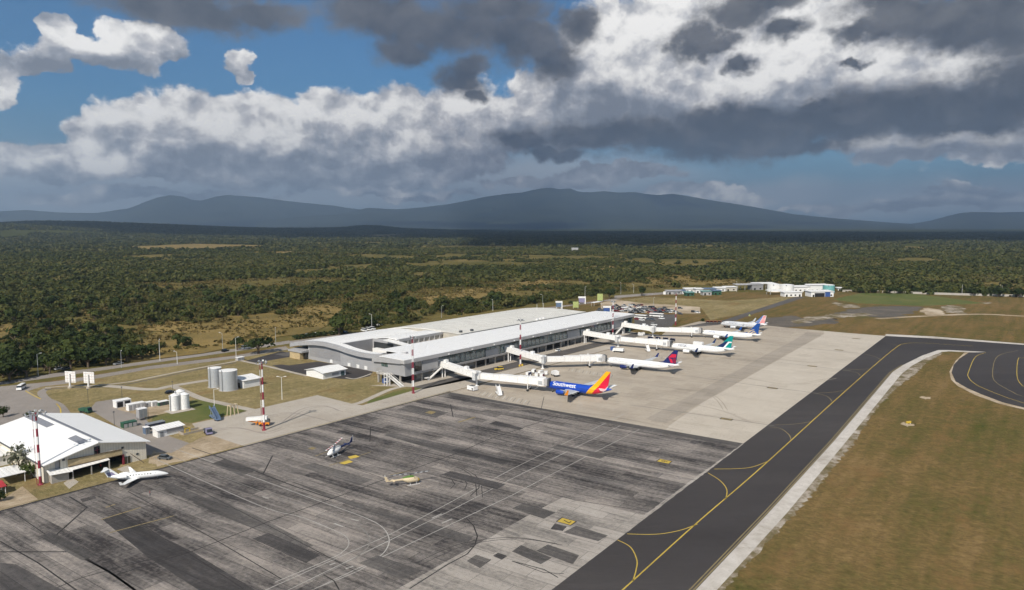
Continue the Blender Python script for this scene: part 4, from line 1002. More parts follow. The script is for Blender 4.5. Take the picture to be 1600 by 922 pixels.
for (a, b_, s_, h_) in ((5,590,7.5,7),(28,586,7,7),(70,580,6.5,6.5),(95,574,7.5,7),(125,570,8,7.5),(152,566,8,7),(180,562,8,7),(205,560,7,6.5),(236,556,6.5,5.5),(55,572,7,7),(18,578,8,8),(-8,588,8,8)):
    if rt is None: rt = make_tree('roadside_tree', 'dark spreading tree in the row behind the roadside trees at the left', 'tree', 97, 'dark_leaves', 220, 0.13, 0.66, 0.22, 'row of dark trees behind the roadside'); t_ = rt
    else: t_ = dup(rt)
    t_.location = G(a, b_); t_.scale = (s_, s_, h_); t_.rotation_euler.z = a
h1 = None
for a in (1, 2, 3, 4, 5, 6, 7, 8):                     # hedge row along the rear of the terminal
    p = (454 + a*9, 531 - a*1.1)
    if h1 is None: h1 = make_tree('hedge_bush', 'dark clipped bush of the hedge row along the rear of the terminal', 'bush', 90, 'dark_leaves', 140, 0.16, 0.7, 0.05, 'hedge bushes behind the terminal'); t_ = h1
    else: t_ = dup(h1)
    t_.location = G(*p); t_.scale = (3.6, 3.6, 3.4); t_.rotation_euler.z = a
rv = None
for (a, b, s) in ((1345,458,5),(1390,459,7),(1405,459,6),(1520,462,7),(1560,464,9),(1590,465,9),(1480,460,5),(1295,455,6),(1250,451,7),(1205,449,7),(1330,455,6),(1430,458,5.5),(1365,458,5)):
    if rv is None: rv = make_tree('boundary_tree', 'dark tree along the far airfield boundary wall', 'tree', 95, 'dark_leaves', 140, 0.16, 0.72, 0.2, 'trees along the far boundary'); t_ = rv
    else: t_ = dup(rv)
    t_.location = G(a, b); t_.scale = (s, s, s*0.95); t_.rotation_euler.z = a

# ------------------------------------------------------------------ terminal (local x = u along the front, y = -v towards the rear)
def prof_fn(P):
    P = sorted(P)
    def f(v):
        for (a, za), (b, zb) in zip(P, P[1:]):
            if a <= v <= b:
                t = (v-a)/(b-a); t = t*t*(3-2*t)*0.35 + t*0.65
                return za + (zb-za)*t
        return P[0][1] if v < P[0][0] else P[-1][1]
    return f
W_PROF = prof_fn([(-110.5, 8.0), (-102, 9.6), (-93, 10.8), (-86, 11.5), (-78, 11.75), (-67.5, 11.2), (-56, 9.9), (-48, 9.4), (-40, 9.45), (-32, 10.1), (-25, 11.1), (-18, 12.2), (-10, 13.9)])
H_PROF = prof_fn([(-108, 7.8), (-102.6, 9.2), (-95, 10.8), (-88.6, 11.8), (-80, 12.7), (-71, 13.25), (-62, 13.5), (-56, 13.5), (-48, 13.3), (-40, 13.1), (-33.6, 13.0)])
def terminal():
    T = thing('airport_terminal', 'long white-roofed grey airport terminal with a wavy end wall and a glazed apron front', 'terminal building', O0, TROT)
    def strip_roof(name, prof, u0, u1, v0, v1, mat, th=0.35, nv=None):
        b = MB(); nv = nv or max(2, int(abs(v1-v0)/2)); top = []; bot = []
        for i in range(nv+1):
            v = v0 + (v1-v0)*i/nv; z = prof(v)
            top.append((v, z)); bot.append((v, z - th))
        pts = [(u0, -v, z) for v, z in top] + [(u0, -v, z) for v, z in reversed(bot)]
        n = len(pts); vs = pts + [(u1, y, z) for (_, y, z) in pts]; fs = []
        for i in range(n): fs.append((i, (i+1) % n, n+(i+1) % n, n+i))
        for i in range(nv):
            fs.append((i, i+1, n-2-i, n-1-i)); fs.append((n+i, n+i+1, n+n-2-i, n+n-1-i))
        b.add(vs, fs); return b.build(name, mat, T, smooth=True)
    # front pier along the apron
    PR = prof_fn([(-33, 12.45), (-24, 12.75), (-12, 12.9), (0.4, 12.8)])
    strip_roof('roof', PR, -0.3, 226.5, -17.6, 0.3, 'pier_roof', 0.3)
    strip_roof('roof', PR, 12.5, 226.5, -33.0, -17.6, 'pier_roof', 0.3)
    b = MB()                                           # deep roof edge on the apron side and round the near end
    b.hull([(-0.3, -0.45, 10.9), (226.4, -0.45, 10.9), (226.4, 2.4, 10.9), (-0.3, 2.4, 10.9)], [(-0.3, -0.35, 12.62), (226.4, -0.35, 12.62), (226.4, 2.4, 12.48), (-0.3, 2.4, 12.48)])
    b.build('fascia', 'fascia_grey', T)
    b = MB(); b.hull([(-0.35, 2.4, 10.7), (0.6, 2.4, 10.7), (0.6, 23, 9.5), (-0.35, 23, 9.5)], [(-0.35, 2.4, 12.5), (0.6, 2.4, 12.5), (0.6, 23, 12.3), (-0.35, 23, 12.3)]); b.build('end_fascia', 'grey_panel', T)
    # near end block of the pier, raised on columns
    b = MB(); b.hull([(1.6, 0.9, 4.4), (24, 0.9, 4.4), (24, 23, 4.4), (1.6, 23, 4.4)], [(0.6, 0.6, 10.85), (24, 0.6, 10.85), (24, 23, 10.6), (0.6, 23, 10.6)]); eb = b.build('end_block', 'grey_panel', T)
    for (y0, y1) in ((12.8, 15.0), (15.25, 17.4)):
        b = MB(); b.hull([(1.02, y0, 7.6), (1.6, y0, 7.6), (1.6, y1, 7.6), (1.02, y1, 7.6)], [(0.45, y0, 10.4), (1.3, y0, 10.4), (1.3, y1, 10.4), (0.45, y1, 10.4)]); w = b.build('window', 'glass_teal', T)
    b = MB(); b.box(7.4, 11.8, 0.35, 0.9, 6.0, 10.4); b.build('window', 'glass_dark', T)
    b = MB(); b.box(12.4, 23, 0.3, 0.7, 5.6, 8.9); b.build('panel', 'fascia_grey', T)
    b = MB(); b.box(12.4, 23.5, 0.3, 0.8, 9.0, 10.6); b.build('louvre', 'grey_panel_dark', T)
    # upper glazed storey
    b = MB(); b.box(24, 224, 3.2, 23, 4.3, 10.9); b.build('upper_wall', 'grey_panel_dark', T)
    b = MB(); b.hull([(24, 1.1, 4.1), (225, 1.1, 4.1), (225, 3.2, 4.1), (24, 3.2, 4.1)], [(24, 0.9, 5.1), (225, 0.9, 5.1), (225, 3.2, 5.1), (24, 3.2, 5.1)]); b.build('floor_band', 'fascia_grey', T)
    proto = None
    for k in range(48):
        x = 25.2 + k*4.16
        if proto is None:
            b = MB(); b.hull([(0.12, 1.9, 0), (4.04, 1.9, 0), (4.04, 2.6, 0), (0.12, 2.6, 0)], [(0.12, 2.5, 5.5), (4.04, 2.5, 5.5), (4.04, 3.15, 5.5), (0.12, 3.15, 5.5)])
            proto = b.build('window', 'glass_teal', T); f = MB()
            f.bar((0.05, 1.85, 0), (0.05, 2.45, 5.5), 0.16); f.bar((0.05, 1.80, 1.5), (4.1, 1.95, 1.5), 0.10); f.bar((0.05, 2.05, 3.6), (4.1, 2.15, 3.6), 0.08)
            fr = f.build('window_frame', 'grey_panel_dark', proto); proto.location = (x, 0, 5.15)
        else:
            w = proto.copy(); col.objects.link(w); w.location = (x, 0, 5.15); q = fr.copy(); col.objects.link(q); q.parent = w
    for x0, x1, z0, z1 in ((62, 73, 5.2, 8.4), (142, 156, 5.2, 9.6), (196, 214, 5.2, 10.2)):  # solid grey wall panels between the glazing
        b = MB(); b.hull([(x0, 1.55, z0), (x1, 1.55, z0), (x1, 1.85, z0), (x0, 1.85, z0)], [(x0, 2.0, z1), (x1, 2.0, z1), (x1, 2.4, z1), (x0, 2.4, z1)]); b.build('panel', 'fascia_grey', T)
    # ground floor, set back in shade
    b = MB(); b.box(14, 223, 6.5, 23, 0, 4.3); b.build('ground_floor_wall', 'concrete_wall', T)
    for x0, x1 in ((26, 31), (44, 48), (58, 70), (92, 104), (112, 118), (126, 140), (146, 152), (172, 186), (190, 196), (203, 215)):
        b = MB(); b.box(x0, x1, 6.3, 6.62, 0.05, 3.3); b.build('loading_door', 'dark_opening', T)
    b = MB(); b.box(5, 14, 9, 22, 0, 4.4); b.build('undercroft_shade', 'dark_opening', T)  # solid block, the open undercroft's shade put into its colour
    cp = None
    for k in range(27):
        x = 14 + k*8.1
        if cp is None:
            b = MB(); b.box(-0.35, 0.35, -0.35, 0.35, 0, 4.15); cp = b.build('column', 'concrete_wall', T, loc=(x, 2.6, 0))
        else:
            c = cp.copy(); col.objects.link(c); c.location = (x, 2.6, 0)
    for (x, y) in ((2.4, 5.4), (2.4, 13), (8, 2.4), (2.6, 21)):
        c = cp.copy(); col.objects.link(c); c.location = (x, y, 0)
    b = MB(); b.hull([(222, 1.2, 0), (226, 3, 0), (226, 30, 0), (222, 30, 0)], [(224, 1.0, 10.9), (226.3, 1.0, 10.9), (226.3, 31, 10.9), (224, 31, 10.9)]); b.build('end_wall', 'glass_teal', T)
    # west hall: wavy roof, courtyard cut into it
    strip_roof('roof', W_PROF, 12.6, 76, -110.5, -70, 'roof_white', 0.35)
    strip_roof('roof', W_PROF, 12.6, 18, -70, -33.05, 'roof_white', 0.35)
    strip_roof('roof', prof_fn([(-70, 11.2), (-62, 12.6), (-56, 13.0), (-49, 12.8)]), 40, 76, -70, -49, 'roof_white', 0.35)
    b = MB()                                           # wavy grey fascia at the end wall
    N = 48; vs = []; fs = []
    for i in range(N+1):
        v = -110.5 + (110.5-11)*i/N; z = W_PROF(v); zt = z + 0.15; zb = z - (2.15 if v < -45 else 2.15)
        zb = max(zb, 5.6); vs += [(11.5, -v, zb), (11.5, -v, zt), (13.0, -v, zt), (13.0, -v, zb)]
    for i in range(N):
        a = 4*i
        for q in range(4): fs.append((a+q, a+(q+1) % 4, a+4+(q+1) % 4, a+4+q))
    fs += [(0,1,2,3), (4*N,4*N+1,4*N+2,4*N+3)]
    b.add(vs, fs); b.build('wavy_fascia', 'grey_panel', T, smooth=False)
    b = MB(); vs = []; fs = []                         # end wall below it
    for i in range(N+1):
        v = -95.5 + (95.5-18)*i/N; z = W_PROF(v) - 2.6 if v < -50 else W_PROF(v) - 1.9; vs += [(13.6, -v, 0), (13.6, -v, z), (16, -v, z), (16, -v, 0)]
    for i in range(N):
        a = 4*i
        for q in range(4): fs.append((a+q, a+(q+1) % 4, a+4+(q+1) % 4, a+4+q))
    fs += [(0,1,2,3), (4*N,4*N+1,4*N+2,4*N+3)]
    b.add(vs, fs); b.build('end_wall', 'grey_panel', T)
    b = MB(); vs = []; fs = []
    for i in range(N+1):
        v = -104 + (104-38)*i/N; z = W_PROF(v); vs += [(13.9, -v, z-2.9), (13.9, -v, z-1.6), (16.2, -v, z-1.6), (16.2, -v, z-2.9)]
    for i in range(N):
        a = 4*i
        for q in range(4): fs.append((a+q, a+(q+1) % 4, a+4+(q+1) % 4, a+4+q))
    b.add(vs, fs); b.build('shadow_gap_band', 'glass_teal', T)  # dark band: shadow gap between fascia and end wall put into its colour
    b = MB(); b.hull([(13.5, 66, 2.0), (13.62, 66, 2.0), (13.62, 94, 2.0), (13.5, 94, 2.0)], [(13.5, 66, 7.7), (13.62, 66, 7.7), (13.62, 94, 7.4), (13.5, 94, 7.4)]); b.build('panel', 'grey_panel_dark', T)
    for y in (44.5, 51, 58.5, 74):
        b = MB(); b.box(13.4, 13.7, y-1.1, y+1.1, 0.3, 2.2); b.build('louvre', 'white_metal', T)
    b = MB(); b.box(13.2, 13.6, 26.2, 28.2, 0, 6.2); b.build('door', 'dark_steel', T)
    # rear and side walls
    b = MB(); b.box(16, 76, 104, 105, 0, 8.4); b.build('rear_wall', 'beige_panel', T)
    # courtyard
    b = MB(); b.box(18, 40, 70, 70.5, 0, 10.9); b.build('courtyard_wall', 'grey_panel_dark', T)
    b = MB(); b.hull([(40, 49.2, 0), (40.6, 49.2, 0), (40.6, 70, 0), (40, 70, 0)], [(40, 49.2, 12.5), (40.6, 49.2, 12.5), (40.6, 70, 11.2), (40, 70, 11.2)]); b.build('courtyard_wall', 'grey_panel', T)
    b = MB(); b.box(39.7, 39.95, 52, 68.5, 5.6, 9.6); b.build('window', 'dark_gap', T)
    b = MB(); b.box(36.5, 39.6, 53, 66, 4.2, 6.4); b.build('roof_plant', 'white_metal', T)
    b = MB(); b.box(18, 76, 33, 49, 4.6, 5.0); b.build('lower_roof', 'concrete_wall', T)
    b = MB(); b.box(18, 40, 49, 70, 0.1, 0.6); b.build('courtyard_floor', 'concrete_wall', T)
    b = MB(); b.box(17.8, 18, 33, 70, 0, 9.0); b.build('courtyard_wall', 'grey_panel_dark', T)
    b = MB(); b.hull([(36, 34, 10.2), (40.5, 34, 10.2), (40.5, 56, 11.9), (36, 56, 11.9)], [(36, 34, 10.7), (40.5, 34, 10.7), (40.5, 56, 12.4), (36, 56, 12.4)]); b.build('link_roof', 'roof_white', T)
    b = MB(); b.box(40.6, 76, 48.6, 49.2, 0, 12.2); b.build('hall_wall', 'beige_panel', T)
    b = MB(); b.box(40.6, 76.2, 48.0, 48.55, 11.3, 12.75); b.build('fascia', 'fascia_grey', T)
    for k in range(8):
        b = MB(); b.box(43 + k*4.3, 43.5 + k*4.3, 47.7, 48.55, 5, 11.2); b.build('pilaster', 'fascia_grey', T)
    b = MB(); b.box(18, 76, 32.6, 33.0, 5, 12.2); b.build('pier_rear_wall', 'fascia_grey', T)
    # main hall with the arched roof
    strip_roof('roof', H_PROF, 76.2, 213.5, -108, -33.6, 'hall_roof', 0.5)
    b = MB(); b.box(76.4, 213.3, 32.95, 33.5, 11.5, 12.75); b.build('shadow_line_strip', 'dark_steel', T)  # dark strip: shadow line between hall and pier roofs put into its colour
    b = MB(); b.box(77, 212.6, 102, 103, 0, 8.9); b.build('rear_wall', 'beige_panel', T)
    for x in (76.6, 212.4):
        b = MB(); vs = []; fs = []
        for i in range(25):
            v = -102 + (102-34)*i/24; vs += [(x, -v, 0), (x, -v, H_PROF(v)-0.55), (x+0.5, -v, H_PROF(v)-0.55), (x+0.5, -v, 0)]
        for i in range(24):
            for q in range(4): fs.append((4*i+q, 4*i+(q+1) % 4, 4*i+4+(q+1) % 4, 4*i+4+q))
        b.add(vs, fs); b.build('gable_wall', 'beige_panel', T)
    for (x, y) in ((79.5, 36.5), (88, 35.2)):
        b = MB(); b.box(x, x+1.6, y, y+1.4, 12.9, 14.2); b.build('roof_plant', 'dark_steel', T)
    for (x, y) in ((153, 33.8), (157, 34.0), (161, 34.2)):
        b = MB(); b.box(x, x+2.2, y, y+1.4, 12.9, 14.0); b.build('roof_plant', 'white_metal', T)
    for x in (30, 48, 66, 84, 102, 120, 138, 156, 174, 192):
        b = MB(); b.box(x, x+0.9, -0.8, -0.4, 11.2, 11.7); b.build('floodlight', 'white_metal', T)
    # stone entrance block at the rear corner
    b = MB(); b.box(9.2, 16, 97.4, 107.2, 0, 4.1); b.build('entrance_block', 'stone_beige', T)
    b = MB(); b.hull([(8.6, 94.8, 4.1), (16, 94.8, 4.1), (16, 108, 4.1), (8.6, 108, 4.1)], [(8.6, 94.8, 4.9), (16, 94.8, 5.6), (16, 108, 5.6), (8.6, 108, 4.9)]); b.build('canopy', 'grey_panel', T)
    b = MB(); b.box(11.5, 13.0, 95.3, 97.3, 0, 3.6); b.build('door', 'glass_dark', T)
    # small rooflights, masts of the hall
    for x, y in ((196, 66), (204, 66)):
        b = MB(); b.cyl((x, y, 13.2), (x, y, 18.2), 0.12, 0.08, 6); b.build('roof_pole', 'white_paint', T)
    return T
terminal()
# escape stair at the near end of the pier
def escape_stair():
    S = thing('escape_stair', 'pale steel escape stair and white lift frame at the near end of the terminal', 'stair', at(-1.2, -9), TROT)
    b = MB()
    for k in range(12): b.box(-1.0 - 0.0, 0.9, -8.6 + k*0.75, -7.8 + k*0.75, 0.35*k + 0.15, 0.35*k + 0.28)
    o = MB()
    for x in (-1.05, 0.95):
        o.bar((x, -8.8, 0.2), (x, 0.4, 4.4), 0.14, 0.35); o.bar((x, -8.8, 1.3), (x, 0.4, 5.5), 0.08); 
    b.v, b.f, b.mi = b.v, b.f, b.mi
    b.build('treads', 'white_metal', S); o.build('railing', 'white_metal', S)
    b = MB(); b.box(-1.1, 2.6, 0.4, 8.5, 4.3, 4.5); b.build('landing', 'concrete_wall', S)
    b = MB()
    for z in (4.9, 5.5): b.bar((-1.0, 0.4, z), (-1.0, 8.4, z), 0.07); b.bar((-1.0, 8.4, z), (2.6, 8.4, z), 0.07)
    for y in (0.5, 3, 5.6, 8.3): b.bar((-1.0, y, 4.5), (-1.0, y, 5.5), 0.07)
    b.build('railing', 'white_metal', S)
    b = MB()
    for x in (-3.4, -1.4):
        for y in (-1.6, 0.2): b.bar((x, y, 0), (x, y, 6.0), 0.22)
    for z in (2.0, 4.0, 5.9):
        for x in (-3.4, -1.4): b.bar((x, -1.6, z), (x, 0.2, z), 0.16)
        for y in (-1.6, 0.2): b.bar((-3.4, y, z), (-1.4, y, z), 0.16)
    b.build('lift_frame', 'white_paint', S)
    b = MB(); b.box(-0.6, 2.2, 3.0, 5.0, 0, 2.2); b.build('water_tank', 'blue_paint', S)
    b = MB(); b.box(-0.6, 0.1, -0.4, 0.2, 0, 4.3); b.box(-0.6, 0.1, 7.6, 8.3, 0, 4.3); b.build('leg', 'concrete_wall', S)
escape_stair()

# ------------------------------------------------------------------ boarding bridges
def bridge(root_uv, rot_uv, wheel_uv, cab_uv, label, stair=True, rz=5.4, floor=3.9, cz=3.3):
    B = thing('boarding_bridge', label, 'boarding bridge', at(*rot_uv), TROT, 'boarding bridges along the terminal')
    r = Vector((root_uv[0]-rot_uv[0], -(root_uv[1]-rot_uv[1]), rz)); m = Vector((0, 0, floor)); c = Vector((cab_uv[0]-rot_uv[0], -(cab_uv[1]-rot_uv[1]), cz))
    def tube(p0, p1, w, h): 
        b = MB(); p0 = p0 + Vector((0, 0, h/2)); p1 = p1 + Vector((0, 0, h/2)); b.bar(p0, p1, w, h); return b
    t = tube(r, m, 2.9, 2.9); t.build('fixed_tunnel', 'white_metal', B)
    b = MB(); b.hull([tuple(r + Vector(q)) for q in ((-1.8, 0.6, -0.3), (1.8, 0.6, -0.3), (1.8, 2.6, -0.3), (-1.8, 2.6, -0.3))], [tuple(r + Vector(q)) for q in ((-1.8, 0.6, 3.4), (1.8, 0.6, 3.4), (1.8, 2.6, 3.4), (-1.8, 2.6, 3.4))]); b.build('root_hood', 'white_metal', B)
    d = c - m; L = d.length; n = d.normalized(); side = n.cross(Vector((0, 0, 1))).normalized()
    cuts = [0.07, 0.36, 0.64, 0.93]
    for i, (w, h) in enumerate(((2.7, 2.65), (3.0, 2.95), (3.3, 3.25))):
        t = tube(m + d*cuts[i], m + d*(cuts[i+1] + (0.02 if i < 2 else 0)), w, h); seg = t.build('tunnel', 'white_metal', B)
        f = MB(); q = m + d*cuts[i+1] + Vector((0, 0, h/2)); f.bar(q - n*0.12, q + n*0.12, w + 0.16, h + 0.16); f.build('rib', 'fascia_grey', seg)
    # rotunda with its column and grey service cabinet
    b = MB(); b.lathe([(2.2, -0.25), (2.2, 3.1), (1.9, 3.3)], (0, 0, floor), 18); b.build('rotunda', 'white_metal', B, True)
    b = MB(); b.cyl((0, 0, 0), (0, 0, floor-0.2), 0.42, n=12); b.lathe([(0.95, 0), (0.95, 0.25), (0.42, 0.45)], n=12); b.build('column', 'white_paint', B)
    k = side*(-2.35 if side.dot(Vector((-1, 0, 0))) < 0 else 2.35)
    b = MB(); b.hull([tuple(k + Vector(q) + Vector((0, 0, floor-0.6))) for q in ((-0.9, -0.9, 0), (0.9, -0.9, 0), (0.9, 0.9, 0), (-0.9, 0.9, 0))], [tuple(k + Vector(q) + Vector((0, 0, floor+3.0))) for q in ((-0.9, -0.9, 0), (0.9, -0.9, 0), (0.9, 0.9, 0), (-0.9, 0.9, 0))]); cabn = b.build('service_cabinet', 'plane_grey', B)
    g = MB()
    for i in range(5): g.bar(tuple(k + Vector((-0.93, -0.8 + 0.4*i, floor-0.4))), tuple(k + Vector((-0.93, -0.8 + 0.4*i, floor+2.8))), 0.08)
    g.build('grille', 'white_metal', cabn)
    # cab
    b = MB(); q = m + d*0.97
    b.lathe([(2.3, -0.2), (2.3, 3.2), (2.0, 3.45)], tuple(q), 16); b.build('cab', 'white_metal', B, True)
    e = Vector((-side.x, -side.y, 0)); e = e if e.x < 0 else -e     # cab mouth turns to the aircraft on the near or far side
    b = MB(); p0 = q + Vector((0, 0, 1.55)); b.bar(p0, p0 + n*3.2, 3.3, 3.1); b.build('cab_mouth', 'fascia_grey', B)
    b = MB(); b.bar(p0 + n*3.2, p0 + n*4.0, 3.6, 3.4); b.build('bellows', 'dark_steel', B)
    b = MB(); w0 = q + side*(2.32 if side.x < 0 else -2.32) + Vector((0, 0, 1.4)); b.bar(w0 - n*0.9, w0 + n*0.9, 0.2, 1.6); b.build('cab_window', 'plane_grey', B)
    # drive column
    w = Vector((wheel_uv[0]-rot_uv[0], -(wheel_uv[1]-rot_uv[1]), 0)); tpos = (w - m).dot(n); h = (m + n*tpos).z
    cw = Vector(((m + n*tpos).x, (m + n*tpos).y, 0))
    b = MB()
    for s in (-1, 1): b.cyl(cw + side*1.95*s + Vector((0, 0, 0.6)), cw + side*1.95*s + Vector((0, 0, h+3.9)), 0.20, n=8)
    b.bar(cw + side*-1.95 + Vector((0, 0, 1.2)), cw + side*1.95 + Vector((0, 0, 1.2)), 0.35); b.build('drive_column', 'white_paint', B)
    for s in (-1, 1):
        b = MB(); b.cyl(cw + side*(1.6*s) + Vector((0, 0, 0.55)), cw + side*(2.3*s) + Vector((0, 0, 0.55)), 0.55, n=12); b.build('wheel', 'tyre_black', B)
    # roof units
    for f_, par in ((0.12, 0), (0.72, 0)):
        q_ = r + (m - r)*f_ + Vector((0, 0, 3.0)); b = MB(); b.box(q_.x-0.9, q_.x+0.9, q_.y-0.9, q_.y+0.9, q_.z-0.1, q_.z+1.15); b.build('roof_unit', 'white_paint', B)
    b = MB(); b.box(-3.2, -1.4, -2.2, -0.6, floor+2.9, floor+4.0); b.build('roof_unit', 'white_paint', B)
    # cab stair
    sq = q + side*(2.6 if side.x > 0 else -2.6); b = MB()
    b.bar(tuple(sq), tuple(Vector((sq.x, sq.y, 0.2)) - n*4.2), 0.9, 0.22); b.build('cab_stair', 'white_metal', B)
    # support legs and apron stair at the terminal end
    b = MB()
    for s in (-1, 1): b.cyl((r.x + 1.0*s, r.y - 1.0, 0), (r.x + 1.0*s, r.y - 1.0, rz), 0.28, n=8)
    b.build('support_leg', 'white_metal', B)
    if stair:
        b = MB(); p1 = Vector((r.x - 2.2, r.y - 1.5, rz)); p2 = Vector((r.x - 9.5, r.y + 0.2, 0.4))
        b.bar(p1, p2, 1.3, 0.35)
        for s in (-0.65, 0.65): b.bar(p1 + Vector((0, s, 1.0)), p2 + Vector((0, s, 1.0)), 0.08)
        b.box(p2.x-2.4, p2.x, p2.y-0.8, p2.y+0.8, 1.2, 1.45); b.build('apron_stair', 'white_metal', B)
        b = MB(); b.cyl((p2.x-0.4, p2.y, 0), (p2.x-0.4, p2.y, 1.2), 0.5, n=10); b.build('stair_base', 'white_paint', B)
    return B
bridge((27.0, -1.0), (22.6, 26.3), (29.6, 51.9), (33.0, 58.5), 'white boarding bridge joined to the blue airliner, nearest the camera', True)
bridge((80.5, -1.0), (75.6, 26.9), (95.3, 43.3), (99.5, 48.6), 'white boarding bridge joined to the airliner with the navy and red tail', False)
bridge((160.0, -1.0), (161.5, 23.8), (166.5, 49.0), (166.8, 55.2), 'white boarding bridge joined to the airliner with the teal tail', False)
bridge((210.0, -1.0), (212.1, 22.2), (225.5, 44.6), (228.5, 47.6), 'white boarding bridge joined to the airliner with the blue globe tail, farthest along the terminal', True)

# ------------------------------------------------------------------ aircraft (local x forward with the nose at 0, y to port, z up)
def fuse_mat(name, base, L, zc, wz=0.45, rough=0.28, belly=None, stripes=None, k=0.95):
    m, t, b = newmat(name)
    oc = t.n('ShaderNodeTexCoord').outputs['Object']; X, Y, Z = t.sep(oc)[0:3]
    c = base
    if belly: c = t.mix(t.step(Z, zc - 1.15, zc - 1.05, 1, 0), c, belly)
    if stripes:                                 # slanting bands sweeping from the belly up the fin
        d = t.m('ADD', X, t.m('MULTIPLY', Z, k)); r = t.n('ShaderNodeValToRGB'); r.color_ramp.interpolation = 'CONSTANT'; cr = r.color_ramp
        lo, hi = stripes[0]; t.put(r.inputs[0], t.step(d, lo, hi, 0, 1, False))
        while len(cr.elements) > 1: cr.elements.remove(cr.elements[-1])
        for i, (q, cc) in enumerate(stripes[1]):
            e = cr.elements[0] if i == 0 else cr.elements.new((q - lo)/(hi - lo))
            e.position = 0 if i == 0 else (q - lo)/(hi - lo); e.color = (*cc, 1)
        c = r.outputs[0]
    band = t.m('LESS_THAN', t.m('ABSOLUTE', t.m('SUBTRACT', Z, zc + wz)), 0.17)
    per = t.m('LESS_THAN', t.m('FRACT', t.m('DIVIDE', X, 0.55)), 0.5)
    rng_ = t.m('MULTIPLY', t.m('LESS_THAN', X, -0.13*L), t.m('GREATER_THAN', X, -0.80*L))
    c = t.mix(t.m('MULTIPLY', t.m('MULTIPLY', band, per), t.m('MULTIPLY', rng_, 0.8)), c, (0.03, 0.03, 0.035))
    t.put(b.inputs['Base Color'], c); b.inputs['Roughness'].default_value = rough
    return name
def text_on_fuselage(txt, parent, mat, x0, zc, R, size, ang=0.40, name='lettering', both=False, bold=0.0):
    cu = bpy.data.curves.new(name, 'FONT'); cu.body = txt; cu.size = size; cu.offset = bold
    tmp = bpy.data.objects.new(name, cu); me = bpy.data.meshes.new_from_object(tmp); bpy.data.objects.remove(tmp); bpy.data.curves.remove(cu)
    bm = bmesh.new(); bm.from_mesh(me); bmesh.ops.triangulate(bm, faces=bm.faces); bmesh.ops.subdivide_edges(bm, edges=bm.edges, cuts=1)
    for v in bm.verts:
        th = ang + v.co.y/R; x = x0 - v.co.x
        v.co = Vector((x, R*1.03*math.cos(th), zc + R*1.05*math.sin(th)))
    bmesh.ops.recalc_face_normals(bm, faces=bm.faces)
    bm.to_mesh(me); bm.free(); me.materials.clear(); me.materials.append(MATS[mat])
    o = bpy.data.objects.new(name, me); col.objects.link(o); o.parent = parent; return o
def airfoil(x0, chord, y, z, th):
    a = [(0, 0), (0.06, 0.55), (0.3, 1.0), (0.7, 0.55), (1, 0.02), (0.7, -0.25), (0.3, -0.5), (0.06, -0.35)]
    return [(x0 - chord*p, y, z + th*q*0.5*chord) for p, q in a]
def fin_plate(b, pts, y, th):
    """thin vertical surface, polygon in (x, z)"""
    b.hull([(x, y - th, z) for x, z in pts], [(x, y + th, z) for x, z in pts])
